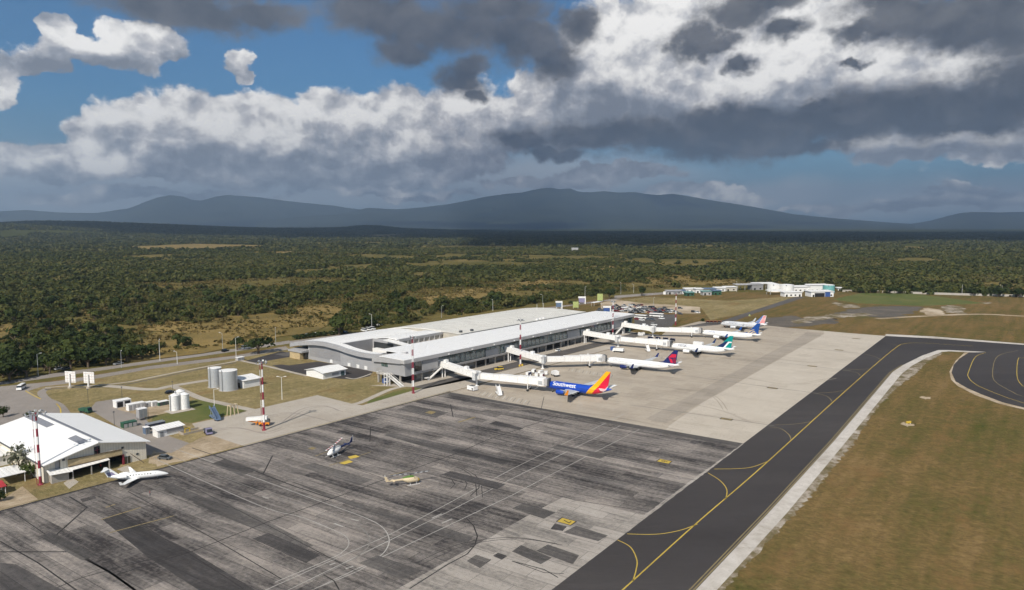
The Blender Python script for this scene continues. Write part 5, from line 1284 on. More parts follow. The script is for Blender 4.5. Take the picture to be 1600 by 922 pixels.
def jetliner(name, label, nose, L, fus, tailm, engm, wlm, fin_emblems=(), text=None, span=35.8, fin_top=12.4, engr=1.02, zc=3.35, R=1.93, winglet=2.4, eng_m2='plane_grey', tilt=0.12):
    hd = -(TV + TU*tilt); rot = math.atan2(hd.y, hd.x)
    P = thing(name, label, 'airliner', at(*nose), rot, 'airliners parked at the terminal')
    st = [(0, .06, -.62), (-.2, .42, -.56), (-.7, .85, -.42), (-1.5, 1.22, -.26), (-2.5, 1.50, -.13), (-3.8, 1.74, -.05), (-5.4, R, 0)]
    x = -5.4
    while x > -0.655*L: x -= 1.2; st.append((x, R, 0))
    st += [(-.70*L, R*.985, .03), (-.75*L, R*.92, .13), (-.80*L, R*.81, .31), (-.85*L, R*.66, .57), (-.90*L, R*.47, .90), (-.945*L, R*.31, 1.17), (-.98*L, R*.18, 1.38), (-L, R*.07, 1.45)]
    b = MB(); b.loft([[(x, r*0.985*math.cos(2*math.pi*i/28), zc + dz + r*1.03*math.sin(2*math.pi*i/28)) for i in range(28)] for x, r, dz in st])
    F = b.build('fuselage', fus, P, True)
    b = MB()
    for s in (-1, 1):
        for (xa, xb, ya, yb) in ((-1.75, -2.3, .35, 1.0), (-2.0, -2.9, 1.05, 1.36)):
            b.hull([(xa, s*ya, zc+.62), (xb, s*yb, zc+.55), (xb, s*(yb+.05), zc+.5), (xa, s*(ya+.05), zc+.5)], [(xa-.45, s*ya, zc+1.1), (xb-.25, s*yb, zc+1.05), (xb-.25, s*(yb+.06), zc+1.0), (xa-.45, s*(ya+.06), zc+1.0)])
    b.build('cockpit_window', 'glass_dark', P)
    wx = -0.335*L
    for s in (1, -1):
        b = MB(); b.loft([airfoil(wx + 1.2, 8.6, s*0.6, 2.25, .13), airfoil(wx, 7.4, s*1.9, 2.35, .13), airfoil(wx - 2.6, 4.9, s*5.8, 2.85, .11), airfoil(wx - 8.0, 1.75, s*(span/2), 4.25, .09)])
        w = b.build('wing', 'wing_grey', P, True)
        if winglet:
            y0 = s*span/2; b = MB()
            b.hull([(wx-8.05, y0, 4.2), (wx-9.7, y0, 4.2), (wx-9.7, y0+s*.1, 4.2), (wx-8.05, y0+s*.1, 4.2)], [(wx-9.75, y0+s*.55, 4.2+winglet), (wx-10.5, y0+s*.55, 4.2+winglet), (wx-10.5, y0+s*.63, 4.2+winglet), (wx-9.75, y0+s*.63, 4.2+winglet)])
            b.build('winglet', wlm, w)
        b = MB()
        for yy, cx in ((4.2, wx-6.9), (8.0, wx-7.9), (11.6, wx-8.6)): b.lathe([(0.02, 1.6), (.22, .8), (.26, 0), (.05, -1.3)], (cx, s*yy, 2.35+0.13*yy*.8), 8, 'x')
        b.build('flap_fairing', 'plane_grey', w, True)
        ex, ey, ez = wx + 2.6, s*4.85, 1.75
        b = MB(); b.lathe([(engr*.80, 0.0), (engr*.93, .05), (engr, -.5), (engr*1.0, -1.6), (engr*.90, -2.9), (engr*.72, -3.7)], (ex, ey, ez), 20, 'x', caps=False)
        b.lathe([(engr*.80, 0.0), (engr*.72, -.6), (.02, -.62)], (ex, ey, ez), 20, 'x', caps=False); e = b.build('engine', engm, P, True)
        b = MB(); b.lathe([(.70*engr, -.55), (.02, -.50)], (ex, ey, ez), 16, 'x', caps=False); b.build('fan', 'dark_steel', e)
        b = MB(); b.lathe([(engr*.58, -3.5), (engr*.45, -4.3), (.05, -5.0)], (ex, ey, ez), 14, 'x'); b.build('exhaust_cone', 'dark_steel', e, True)
        b = MB(); b.hull([(ex-.9, ey-.14, ez+.85), (ex-4.2, ey-.14, ez+.6), (ex-4.2, ey+.14, ez+.6), (ex-.9, ey+.14, ez+.85)], [(ex-1.9, ey-.12, 2.85), (ex-5.6, ey-.12, 2.75), (ex-5.6, ey+.12, 2.75), (ex-1.9, ey+.12, 2.85)]); b.build('pylon', 'plane_grey', e)
        b = MB(); b.loft([airfoil(-L+6.4, 4.2, s*.3, zc+1.25, .11), airfoil(-L+2.3, 1.7, s*7.1, zc+1.95, .09)]); b.build('tailplane', 'plane_white', P, True)
    z0 = zc + 1.2
    ft = [(-L+11.8, zc+R*.98), (-L+8.6, z0+1.35), (-L+2.75, fin_top), (-L+.75, fin_top), (-L+2.0, z0+.55), (-L+2.4, zc+.9), (-L+9.0, zc+1.2)]
    b = MB(); fin_plate(b, ft, 0, .16); fin = b.build('tail_fin', tailm, P)
    for poly, mt in fin_emblems:
        b = MB()
        for s in (-1, 1): b.hull([(-L+x_, s*.165, z_) for x_, z_ in poly], [(-L+x_, s*.20, z_) for x_, z_ in poly])
        b.build('tail_emblem', mt, fin)
    for (gx, gy) in ((-4.0, 0), (-.475*L, 2.86), (-.475*L, -2.86)):
        b = MB(); b.cyl((gx, gy, .5), (gx, gy*.86, 2.3), .13, n=8); g = b.build('landing_gear', 'plane_grey', P)
        for s in (-.32, .32):
            b = MB(); rr = .34 if gy == 0 else .56; b.cyl((gx, gy+s-.14, rr), (gx, gy+s+.14, rr), rr, n=14); b.build('wheel', 'tyre_black', g)
    if text:
        for tx in text: text_on_fuselage(tx[0], F, tx[1], tx[2], zc, R, tx[3], tx[4], bold=tx[5] if len(tx) > 5 else 0.0)
    return P
plain('wing_grey', (0.46, 0.47, 0.48), 0.35, var=0.05)
plain('sw_blue', (0.010, 0.058, 0.40), 0.25, var=0.04); plain('sw_yellow', (0.85, 0.42, 0.012), 0.3); plain('sw_red', (0.62, 0.012, 0.045), 0.3)
plain('delta_navy', (0.012, 0.022, 0.11), 0.25); plain('delta_red', (0.56, 0.018, 0.05), 0.3); plain('delta_maroon', (0.20, 0.01, 0.04), 0.3)
plain('wj_teal', (0.0, 0.24, 0.23), 0.25); plain('wj_navy', (0.008, 0.025, 0.10), 0.25)
plain('ua_blue', (0.012, 0.065, 0.27), 0.25); plain('ua_gold', (0.50, 0.40, 0.26), 0.3); plain('aa_blue', (0.02, 0.10, 0.36), 0.3); plain('aa_red', (0.58, 0.02, 0.03), 0.3); plain('letter_grey', (0.25, 0.27, 0.33), 0.4)
plain('eng_orange', (0.75, 0.25, 0.02), 0.3)
LS = 33.6
fuse_mat('fuse_blue', (0.010, 0.058, 0.40), LS, 3.35, stripes=((-36, -10), [(-36, (0.010, 0.058, 0.40)), (-27.3, (0.55, 0.55, 0.6)), (-26.9, (0.62, 0.012, 0.045)), (-22.9, (0.85, 0.42, 0.012)), (-20.1, (0.010, 0.058, 0.40))]), k=0.8)
jetliner('airliner', 'bright blue airliner with yellow and red striped tail at the nearest boarding bridge', (34.9, 58.0), LS, 'fuse_blue', 'fuse_blue', 'sw_blue', 'eng_orange', (), [('Southwest', 'white_paint', -4.9, 2.75, 0.18, 0.03)], fin_top=12.6)
fuse_mat('fuse_white_navy', (0.80, 0.80, 0.79), 42.1, 3.35, belly=(0.30, 0.32, 0.40))
jetliner('airliner', 'white airliner with a navy and red tail and navy engines', (103.1, 49.0), 42.1, 'fuse_white_navy', 'delta_navy', 'delta_navy', 'delta_navy',
         [([(6.0, 8.2), (3.9, 10.3), (1.6, 10.3), (1.8, 8.6)], 'delta_red'), ([(4.6, 5.6), (5.6, 8.0), (3.9, 7.6), (3.3, 5.5)], 'delta_red'), ([(1.9, 8.3), (1.75, 5.4), (3.0, 5.5), (3.6, 7.9)], 'delta_maroon')], [('DELTA', 'letter_grey', -5.6, 1.5, 0.45)])
fuse_mat('fuse_white_b', (0.80, 0.80, 0.79), 39.5, 3.35)
jetliner('airliner', 'white airliner with a teal and navy tail split by a white slash', (167.8, 56.0), 39.5, 'fuse_white_b', 'wj_teal', 'plane_white', 'wj_navy',
         [([(10.2, 5.5), (5.0, 9.0), (3.6, 8.9), (6.4, 5.2)], 'wj_navy'), ([(6.4, 5.2), (3.6, 8.9), (1.6, 8.9), (1.6, 8.3), (3.0, 8.2), (5.6, 5.0)], 'white_paint')], [('WESTJET', 'wj_navy', -6.0, 1.55, 0.35, 0.02)])
fuse_mat('fuse_white_c', (0.80, 0.80, 0.79), 41.0, 3.35, belly=(0.35, 0.36, 0.40))
globe = []
jetliner('airliner', 'white airliner with a deep blue tail bearing a pale gold globe', (231.1, 48.2), 41.0, 'fuse_white_c', 'ua_blue', 'plane_white', 'ua_blue',
         [([(8.9, 5.7), (6.6, 7.6), (4.6, 8.1), (4.4, 7.6), (6.2, 7.1), (7.9, 5.4)], 'ua_gold'), ([(7.4, 5.3), (5.8, 6.6), (4.0, 7.0), (3.8, 6.4), (5.2, 6.0), (6.4, 5.0)], 'ua_gold'), ([(5.8, 4.9), (4.4, 5.8), (3.2, 6.0), (3.0, 5.3), (4.6, 4.8)], 'ua_gold')], [('UNITED', 'ua_blue', -6.2, 1.4, 0.42)])
fuse_mat('fuse_silver', (0.55, 0.56, 0.58), 33.8, 3.35)
stripe_polys = []
for i in range(6):
    za, zb = 5.4 + i*0.96, 5.4 + i*0.96 + 0.56
    def xt(z): return 8.6 + (2.75-8.6)*(z-5.9)/(12.0-5.9)
    mid_ = lambda z: xt(z)*0.5 + 0.9
    stripe_polys.append(([(mid_(za), za), (1.85 - .14*i, za+.25), (1.75 - .14*i, zb+.25), (mid_(zb), zb)], 'aa_red'))
    stripe_polys.append(([(xt(za)-.3, za), (mid_(za)+.1, za+.1), (mid_(zb)+.1, zb+.3), (xt(zb)-.3, zb+.2)], 'aa_blue'))
jetliner('airliner', 'silver airliner with a red, white and blue striped tail, farthest of the parked airliners', (284.0, 41.8), 33.8, 'fuse_silver', 'white_paint', 'fuse_silver', 'plane_grey', stripe_polys, [('American', 'letter_grey', -6.5, 1.6, 0.40)], fin_top=11.2)

# business jet on the old apron
def business_jet():
    p0, p1 = G(263.5, 747), G(164, 757); hd = (p0 - p1).normalized(); L = 17.9; zc = 1.75
    J = thing('business_jet', 'small white business jet with dark cabin windows parked in front of the hangar', 'business jet', p0, math.atan2(hd.y, hd.x))
    st = [(0, .04, -.30), (-.3, .22, -.26), (-1.0, .46, -.16), (-2.0, .68, -.04), (-3.0, .86, .05), (-4.2, .95, .06), (-6, .96, .06), (-8, .96, .06), (-10, .95, .06), (-11.5, .90, .10), (-13, .76, .2), (-14.5, .52, .34), (-15.8, .28, .45), (-16.6, .08, .5)]
    b = MB(); b.loft([[(x, r*math.cos(2*math.pi*i/22), zc+dz+r*1.03*math.sin(2*math.pi*i/22)) for i in range(22)] for x, r, dz in st]); F = b.build('fuselage', 'plane_white', J, True)
    b = MB()
    for s in (-1, 1): b.hull([(-2.2, s*.05, 2.30), (-2.9, s*.72, 2.15), (-2.95, s*.74, 2.1), (-2.3, s*.05, 2.2)], [(-2.85, s*.05, 2.62), (-3.5, s*.70, 2.42), (-3.5, s*.72, 2.36), (-2.9, s*.05, 2.55)])
    b.build('cockpit_window', 'glass_dark', J)
    for s in (-1, 1):
        for i in range(8):
            b = MB(); x = -4.6 - i*.78; y = s*.90; b.hull([(x, y, zc+.28), (x-.34, y, zc+.28), (x-.34, y-s*.1, zc+.28), (x, y-s*.1, zc+.28)], [(x, s*.845, zc+.66), (x-.34, s*.845, zc+.66), (x-.34, s*.72, zc+.66), (x, s*.72, zc+.66)]); b.build('window', 'glass_dark', F)
        b = MB(); b.loft([airfoil(-7.4, 3.4, s*.4, 1.15, .12), airfoil(-8.2, 2.7, s*1.2, 1.2, .11), airfoil(-10.6, 1.25, s*6.6, 1.55, .09)]); w = b.build('wing', 'plane_white', J, True)
        b = MB(); b.hull([(-10.7, s*6.6, 1.5), (-11.9, s*6.6, 1.5), (-11.9, s*6.66, 1.5), (-10.7, s*6.66, 1.5)], [(-11.6, s*6.85, 2.5), (-12.2, s*6.85, 2.5), (-12.2, s*6.9, 2.5), (-11.6, s*6.9, 2.5)]); b.build('winglet', 'plane_white', w)
        b = MB(); b.lathe([(.36, 0), (.46, -.15), (.50, -.9), (.42, -2.0), (.28, -2.6)], (-11.0, s*1.42, 2.25), 16, 'x', caps=False); b.lathe([(.36, 0), (.3, -.4), (.02, -.4)], (-11.0, s*1.42, 2.25), 16, 'x', caps=False); e = b.build('engine', 'plane_white', J, True)
        b = MB(); b.lathe([(.31, -.25), (.02, -.22)], (-11.0, s*1.42, 2.25), 12, 'x', caps=False); b.build('fan', 'dark_steel', e)
        b = MB(); b.hull([(-11.3, s*.7, 2.12), (-13.0, s*.7, 2.12), (-13.0, s*1.1, 2.12), (-11.3, s*1.1, 2.12)], [(-11.3, s*.7, 2.36), (-13.0, s*.7, 2.36), (-13.0, s*1.1, 2.36), (-11.3, s*1.1, 2.36)]); b.build('pylon', 'plane_white', e)
        b = MB(); b.loft([airfoil(-15.9, 1.7, s*.05, 4.55, .1), airfoil(-17.0, .85, s*2.25, 4.50, .09)]); b.build('tailplane', 'plane_white', J, True)
    b = MB(); fin_plate(b, [(-12.6, 2.55), (-13.6, 2.8), (-15.6, 4.6), (-17.6, 4.6), (-16.6, 2.5), (-15, 2.2)], 0, .11); b.build('tail_fin', 'plane_white', J)
    b = MB(); fin_plate(b, [(-13.9, 2.4), (-15.2, 3.6), (-16.75, 3.6), (-16.2, 2.3)], 0, .125); b.build('tail_band', 'purple_grey', J)
    for gx, gy in ((-3.0, 0), (-9.4, 1.2), (-9.4, -1.2)):
        b = MB(); b.cyl((gx, gy, .25), (gx, gy, 1.2), .07, n=6); g = b.build('landing_gear', 'plane_grey', J)
        b = MB(); b.cyl((gx, gy-.12, .27), (gx, gy+.12, .27), .27, n=12); b.build('wheel', 'tyre_black', g)
business_jet()

def helicopter(label, p, heading, s, bodym, boomm, accent, nosem, blades, bladem, blade_az, boom_low=False):
    Hh = thing('helicopter', label, 'helicopter', p, heading)
    Hh.scale = (s, s, s)
    st = [(0, .10, 1.15), (-.3, .45, 1.2), (-.9, .78, 1.35), (-1.7, .98, 1.55), (-2.6, 1.08, 1.68), (-3.8, 1.08, 1.72), (-4.8, .95, 1.78), (-5.6, .62, 1.95), (-6.1, .40, 2.05)]
    b = MB(); b.loft([[(x, r*1.05*math.cos(2*math.pi*i/18), z + r*1.0*math.sin(2*math.pi*i/18)) for i in range(18)] for x, r, z in st]); body = b.build('fuselage', bodym, Hh, True)
    b = MB(); b.loft([[(x, r*math.cos(2*math.pi*i/12), z + r*math.sin(2*math.pi*i/12)) for i in range(12)] for x, r, z in [(-5.4, .46, 2.05), (-7.5, .33, 2.12), (-9.8, .23, 2.2), (-11.9, .16, 2.3)]]); boom = b.build('tail_boom', boomm, Hh, True)
    b = MB(); fin_plate(b, [(-11.0, 2.3), (-11.9, 3.9), (-12.7, 4.0), (-12.1, 2.2)], 0, .09); b.build('tail_fin', boomm, Hh)
    b = MB(); b.box(-9.9, -9.2, -1.3, 1.3, 2.15, 2.23); b.build('tailplane', boomm, Hh)
    b = MB(); b.bar((-12.35, .22, 3.5 - 1.1), (-12.35, .22, 3.5 + 1.1), .14, .04); b.build('tail_rotor', 'white_paint', Hh)
    b = MB(); b.loft([[(x, w*math.cos(2*math.pi*i/12), 2.65 + h*math.sin(2*math.pi*i/12)) for i in range(12)] for x, w, h in [(-1.9, .25, .15), (-2.6, .60, .42), (-3.8, .66, .50), (-5.2, .42, .36), (-6.3, .12, .12)]]); b.build('engine_cowling', accent, Hh, True)
    for sgn in (-1, 1):
        b = MB(); b.hull([(-.55, sgn*.62, 1.35), (-1.6, sgn*.99, 1.55), (-1.6, sgn*.90, 1.5), (-.55, sgn*.5, 1.3)], [(-1.05, sgn*.48, 2.0), (-1.75, sgn*.78, 2.32), (-1.75, sgn*.66, 2.3), (-1.05, sgn*.36, 1.98)]); b.build('windscreen', 'glass_dark', body)
        b = MB(); b.hull([(-1.8, sgn*1.03, 1.6), (-2.7, sgn*1.13, 1.7), (-2.7, sgn*1.0, 1.7), (-1.8, sgn*.92, 1.6)], [(-1.85, sgn*.80, 2.32), (-2.7, sgn*.87, 2.42), (-2.7, sgn*.75, 2.42), (-1.85, sgn*.68, 2.32)]); b.build('door_window', 'glass_dark', body)
        b = MB(); b.cyl((-.4, sgn*1.25, .16), (-4.9, sgn*1.25, .10), .07, n=6)
        for x in (-1.5, -3.8): b.cyl((x, sgn*.7, .85), (x, sgn*1.25, .14), .06, n=6)
        b.build('skid', 'white_paint', Hh)
    if nosem:
        b = MB(); b.loft([[(x, r*1.07*math.cos(2*math.pi*i/18), z + r*1.02*math.sin(2*math.pi*i/18)) for i in range(18)] for x, r, z in [(-.22, .39, 1.19), (-.6, .62, 1.28), (-.85, .76, 1.34)]], caps=False); b.build('nose_panel', nosem, Hh, True)
        b = MB(); b.lathe([(.02, .12), (.30, .0), (.30, -.3)], (.02, 0, 1.1), 12, 'x'); b.build('nose_sensor', 'dark_steel', Hh, True)
    b = MB(); b.cyl((-3.3, 0, 3.0), (-3.3, 0, 3.75), .12, n=8); b.box(-3.75, -2.85, -.25, .25, 3.6, 3.78); b.build('rotor_mast', 'dark_steel', Hh)
    for k in range(blades):
        a = blade_az + 2*math.pi*k/blades; d = Vector((math.cos(a), math.sin(a), 0)); b = MB(); n = 7
        for i in range(n):
            q0 = Vector((-3.3, 0, 3.70)) + d*(.4 + 6.6*i/n) + Vector((0, 0, .035*i)); q1 = Vector((-3.3, 0, 3.70)) + d*(.4 + 6.6*(i+1)/n) + Vector((0, 0, .035*(i+1)))
            b.bar(q0, q1, .52, .07, i % len(bladem))
        b.build('rotor_blade', list(bladem), Hh)
    return Hh
hn, ht = G(512, 716), G(553, 699); hd = (hn - ht).normalized(); ha = math.atan2(hd.y, hd.x)
helicopter('white helicopter with a navy tail boom and red-and-white rotor blades on the old apron', hn, ha, 1.0, 'white_paint', 'navy', 'plane_grey', None, 2, ('white_paint', 'red_paint'), math.radians(90-8) - ha)
hn, ht = G(656, 754), G(608, 762); hd = (hn - ht).normalized(); ha = math.atan2(hd.y, hd.x)
plain('heli_green', (0.10, 0.20, 0.04), 0.5)
helicopter('cream and green helicopter with a yellow nose and dark sensor ball on the old apron', hn, ha, 0.86, 'cream', 'cream', 'heli_green', 'yellow_paint', 2, ('dark_steel', 'plane_grey'), math.radians(90-70) - ha)

# ------------------------------------------------------------------ hangar
def hangar():
    Hg = thing('hangar', 'white gable-roofed hangar with beige front and dark open bay at the left', 'hangar', at(-140, 11.2), TROT)
    # local x = u + 140, local y = 11.2 - v
    D = 55; ez = 6.0; rz = 9.4
    for s, nm in ((-1, 'roof'), (1, 'roof')):
        x0 = 15.6*s
        b = MB(); b.hull([(0, -.9, rz-.25), (x0, -.9, ez-.25), (x0, D, ez-.25), (0, D, rz-.25)] if s > 0 else [(x0, -.9, ez-.25), (0, -.9, rz-.25), (0, D, rz-.25), (x0, D, ez-.25)],
                         [(0, -.9, rz), (x0, -.9, ez), (x0, D, ez), (0, D, rz)] if s > 0 else [(x0, -.9, ez), (0, -.9, rz), (0, D, rz), (x0, D, ez)])
        r = b.build('roof', 'hangar_roof', Hg)
    def slope(x): return rz - (rz-ez)*abs(x)/15.6
    def lightstrip(xa, xb, ya, yb):
        b = MB(); b.hull([(xa, ya, slope(xa)+.01), (xb, ya, slope(xb)+.01), (xb, yb, slope(xb)+.01), (xa, yb, slope(xa)+.01)], [(xa, ya, slope(xa)+.07), (xb, ya, slope(xb)+.07), (xb, yb, slope(xb)+.07), (xa, yb, slope(xa)+.07)]); b.build('skylight', 'skylight', Hg)
    lightstrip(0.5, 2.1, 1.5, D-.4); lightstrip(-3.3, -.9, D-22, D-.5); lightstrip(-3.6, -1.2, 4.0, 14)
    b = MB(); b.bar((0, -.9, rz+.1), (0, D, rz+.1), .5, .16); b.build('ridge_cap', 'white_metal', Hg)
    b = MB(); b.bar((-15.7, -.9, ez-.12), (-15.7, D, ez-.12), .3, .3); b.build('gutter', 'dark_steel', Hg)
    # front wall as a gable with a bay opening
    def gable(b, xa, xb, z0, y0, y1, mi=0):
        pts = [(xa, z0), (xb, z0), (xb, slope(xb)-.3)] + ([(0, rz-.3)] if xa < 0 < xb else []) + [(xa, slope(xa)-.3)]
        b.hull([(x, y0, z) for x, z in pts], [(x, y1, z) for x, z in pts], mi)
    b = MB(); gable(b, 7.2, 14.6, 0, .3, .7); gable(b, -10.6, 7.2, 3.6, .3, .7); b.build('front_wall', 'hangar_wall', Hg)
    b = MB(); b.box(-10.6, -8.8, .3, .7, 0, 3.6); b.build('front_wall', 'hangar_wall', Hg)
    b = MB(); gable(b, -14.6, -10.62, 0, 1.1, 1.5); b.build('front_wall', 'hangar_wall', Hg)
    b = MB(); b.box(-11.8, -10.64, .9, 1.1, 2.8, 6.2); b.build('panel', 'grey_panel', Hg)
    b = MB(); b.box(-8.8, 7.2, 6, 6.3, 0, 3.6); b.box(-8.8, 7.2, .4, 6.2, 3.62, 3.7); b.build('bay_back_wall', 'dark_opening', Hg)
    b = MB(); b.hull([(-8.6, -.1, 3.7), (7.0, -.1, 3.5), (7.0, .28, 3.5), (-8.6, .28, 3.7)], [(-8.6, -.1, 5.9), (7.0, -.1, 5.2), (7.0, .28, 5.2), (-8.6, .28, 5.9)]); sg = b.build('sign_board', 'stone_beige', Hg)
    b = MB(); b.bar((-8.6, -.2, 5.95), (7.0, -.2, 5.25), .2, .16); b.bar((-8.6, -.2, 3.72), (7.0, -.2, 3.5), .2, .12); b.build('trim', 'bark', sg)
    for i in range(9):                                  # faint raised lettering blocks of the board
        pass
    b = MB(); b.box(-1.1, .55, .12, .32, 5.6, 8.0); w = b.build('window', 'glass_dark', Hg); b = MB(); b.bar((-.27, .1, 5.6), (-.27, .1, 8.0), .1); b.bar((-1.1, .1, 6.8), (.55, .1, 6.8), .1); b.build('window_frame', 'maroon', w)
    for x, z in ((7.3, 5.6), (11.7, 2.4), (-9.7, 6.1)):
        b = MB(); b.box(x-.35, x+.35, .15, .32, z-.3, z+.3); b.build('vent', 'dark_steel', Hg)
    b = MB(); b.hull([(-14.2, -1.9, 2.9), (-8.3, -2.6, 2.7), (-7.8, .3, 3.3), (-14.2, .9, 3.7)], [(-14.2, -1.9, 3.0), (-8.3, -2.6, 2.8), (-7.8, .3, 3.45), (-14.2, .9, 3.85)]); b.build('awning', 'roof_white', Hg)
    b = MB(); b.hull([(-8.2, -2.0, 2.9), (2.6, -1.7, 3.2), (2.6, .28, 3.5), (-8.2, .28, 3.4)], [(-8.2, -2.0, 3.0), (2.6, -1.7, 3.3), (2.6, .28, 3.62), (-8.2, .28, 3.52)]); b.build('awning', 'roof_white', Hg)
    b = MB(); b.box(-13.6, -9.0, -1.2, .25, 0, 2.6); b.build('store_room', 'concrete_wall', Hg)
    b = MB()
    for x in (-8.0, -2.8, 2.4): b.box(x-.14, x+.14, -1.7, -1.4, 0, 3.0)
    b.build('awning_post', 'concrete_wall', Hg)
    b = MB(); b.box(7.0, 7.6, .05, .3, 0, 3.4); b.build('door_post', 'maroon', Hg)
    b = MB(); b.box(7.7, 9.4, .1, .32, 0, 2.4); d = b.build('door', 'glass_dark', Hg); b = MB(); b.box(8.5, 8.62, .02, .1, 0, 2.4); b.build('door_frame', 'steel_grey', d)
    b = MB(); b.bar((9.4, -.2, 3.2), (12.0, -3.4, .2), .16); b.build('brace', 'bark', Hg)
    b = MB(); b.box(14.3, 14.7, .7, D-.5, 0, ez-.25); b.build('side_wall', 'hangar_wall', Hg)
    b = MB(); b.box(-14.7, -14.3, 1.5, D-.5, 0, ez-.25); b.build('side_wall', 'hangar_wall', Hg)
    b = MB(); gable(b, -14.3, 14.3, 0, D-.9, D-.5); b.build('rear_wall', 'hangar_wall', Hg)
hangar()
def shelter(label, cx, cy, w, d, h, mat, tilt=.25, name='shade_shelter', zr=None, cat='shelter'):
    S = thing(name, label, cat, G(cx, cy), TROT)
    b = MB(); b.hull([(-w/2, -d/2, h-tilt), (w/2, -d/2, h-tilt), (w/2, d/2, h+tilt), (-w/2, d/2, h+tilt)], [(-w/2, -d/2, h-tilt+.14), (w/2, -d/2, h-tilt+.14), (w/2, d/2, h+tilt+.14), (-w/2, d/2, h+tilt+.14)]); b.build('roof', mat, S)
    for x in (-w/2+.3, w/2-.3):
        for y in (-d/2+.3, d/2-.3):
            b = MB(); b.cyl((x, y, 0), (x, y, h + tilt*(y/(d/2))), .09, n=8); b.build('post', 'white_paint', S)
    return S
shelter('white open shade roof on posts beside the brick plaza', 13, 752, 7.0, 8.5, 3.1, 'roof_white')
shelter('red awning roof at the left edge beside the brick plaza', -5, 772, 4.0, 4.0, 2.6, 'red_paint', .4)
def shed(name, label, p, rot, w, d, h, rise, wall, roof, ridge='x', over=.5, openings=(), cat='shed'):
    S = thing(name, label, cat, p, rot)
    b = MB(); b.box(-w/2, w/2, -d/2, d/2, 0, h); b.build('wall', wall, S)
    W, Dd = w/2+over, d/2+over
    if ridge == 'x':
        b = MB(); b.extrude([(-W, -Dd, h), (-W, 0, h+rise), (-W, Dd, h), (-W, Dd, h+.12), (-W, 0, h+rise+.14), (-W, -Dd, h+.12)], (2*W, 0, 0)); b.build('roof', roof, S)
        b = MB(); b.extrude([(-w/2+.02, -d/2+.02, h), (-w/2+.02, d/2-.02, h), (-w/2+.02, 0, h+rise*.9)], (w-.04, 0, 0)); b.build('gable', wall, S)
    else:
        b = MB(); b.hull([(-W, -Dd, h+.02), (W, -Dd, h+.02), (W, Dd, h+rise), (-W, Dd, h+rise)], [(-W, -Dd, h+.16), (W, -Dd, h+.16), (W, Dd, h+rise+.14), (-W, Dd, h+rise+.14)]); b.build('roof', roof, S)
        b = MB(); b.hull([(-w/2+.02, -d/2+.02, h), (w/2-.02, -d/2+.02, h), (w/2-.02, d/2-.02, h), (-w/2+.02, d/2-.02, h)], [(-w/2+.02, -d/2+.02, h+.01), (w/2-.02, -d/2+.02, h+.01), (w/2-.02, d/2-.02, h+rise-.02), (-w/2+.02, d/2-.02, h+rise-.02)]); b.build('gable', wall, S)
    for nm, x0, x1, y0, y1, z0, z1, m_ in openings:
        b = MB(); b.box(x0, x1, y0, y1, z0, z1); b.build(nm, m_, S)
    return S
shed('shed', 'small white shed below the near end of the terminal', at(-7.6, -50.5), TROT, 14, 14, 3.1, 1.3, 'white_paint', 'roof_white', 'x', .8, [('door', 4, 6, -7.15, -7.02, .0, 2.3, 'glass_teal'), ('window', -1.5, 2.5, -7.15, -7.02, 1.0, 2.2, 'grey_panel')])
shed('pump_house', 'white pump house right of the two big steel tanks', at(-45.8, -60.5), TROT, 9.0, 8.0, 3.6, .9, 'white_paint', 'roof_white', 'y', .6, [('door', -4.6, -4.5, -1, 1, 0, 2.2, 'dark_steel')])
shed('shed', 'long low white shed with a grey side and pale roof beside the ramp', at(-107.6, -11.2), TROT, 9.5, 4.0, 2.6, .7, 'white_paint', 'roof_white', 'y', .5, [('door', -3.9, -2.7, -2.12, -2.02, 0, 2.0, 'steel_grey'), ('panel', -1.5, 4.6, -2.1, -2.01, .9, 2.4, 'grey_panel')])
shed('outbuilding', 'white outbuilding roof at the left edge behind the hangar tree', G(2, 722), TROT, 7, 9, 3.2, .5, 'white_paint', 'roof_white', 'y', .6)
# ------------------------------------------------------------------ tanks
def tank(label, cx, cy, r, h, mat, dome=.5, cone=False, group=None):
    T = thing('storage_tank', label, 'tank', G(cx, cy), 0, group)
    b = MB(); b.lathe([(r, 0), (r, h)], n=32, caps=True); b.build('shell', mat, T, True)
    b = MB(); b.lathe([(r+.08, h-.02), (r+.06, h+.06), (r*.5, h+dome*.6), (.05, h+dome)] if cone else [(r+.08, h-.05), (r+.08, h+.08), (r*.6, h+dome*.5), (.05, h+dome*.6)], n=32); b.build('roof', mat if cone else 'white_metal', T, True)
    for k in range(1, 5):
        b = MB(); b.lathe([(r+.05, h*k/5-.05), (r+.05, h*k/5+.05)], n=32, caps=False); b.build('hoop', mat, T)
    if not cone:
        for k in range(14):
            a = 2*math.pi*k/14; b = MB(); b.bar((r*math.cos(a), r*math.sin(a), h), (r*math.cos(a), r*math.sin(a), h+1.0), .05); 
            if k % 7 == 0: b.build('roof_rail', 'white_paint', T)
    b = MB(); a = -1.9; b.bar(((r+.3)*math.cos(a), (r+.3)*math.sin(a), .3), ((r+.3)*math.cos(a), (r+.3)*math.sin(a), h+.8), .35, .08); b.build('ladder', 'steel_grey', T)
    b = MB(); b.lathe([(r+.5, 0), (r+.5, .18)], n=24); b.build('plinth', 'pale_concrete', T)
    return T
tank('big silver steel tank, taller-looking and farther left of the pair by the pump house', 336.5, 604.5, 3.0, 9.3, 'silver_tank')
tank('big silver steel tank, wider and nearer of the pair, next to the pump house', 357.5, 609.0, 4.0, 9.3, 'silver_tank')
tank('slim white cone-topped tank, left of the front pair on the concrete pad', 273, 641.0, 1.95, 6.3, 'white_paint', 1.0, True)
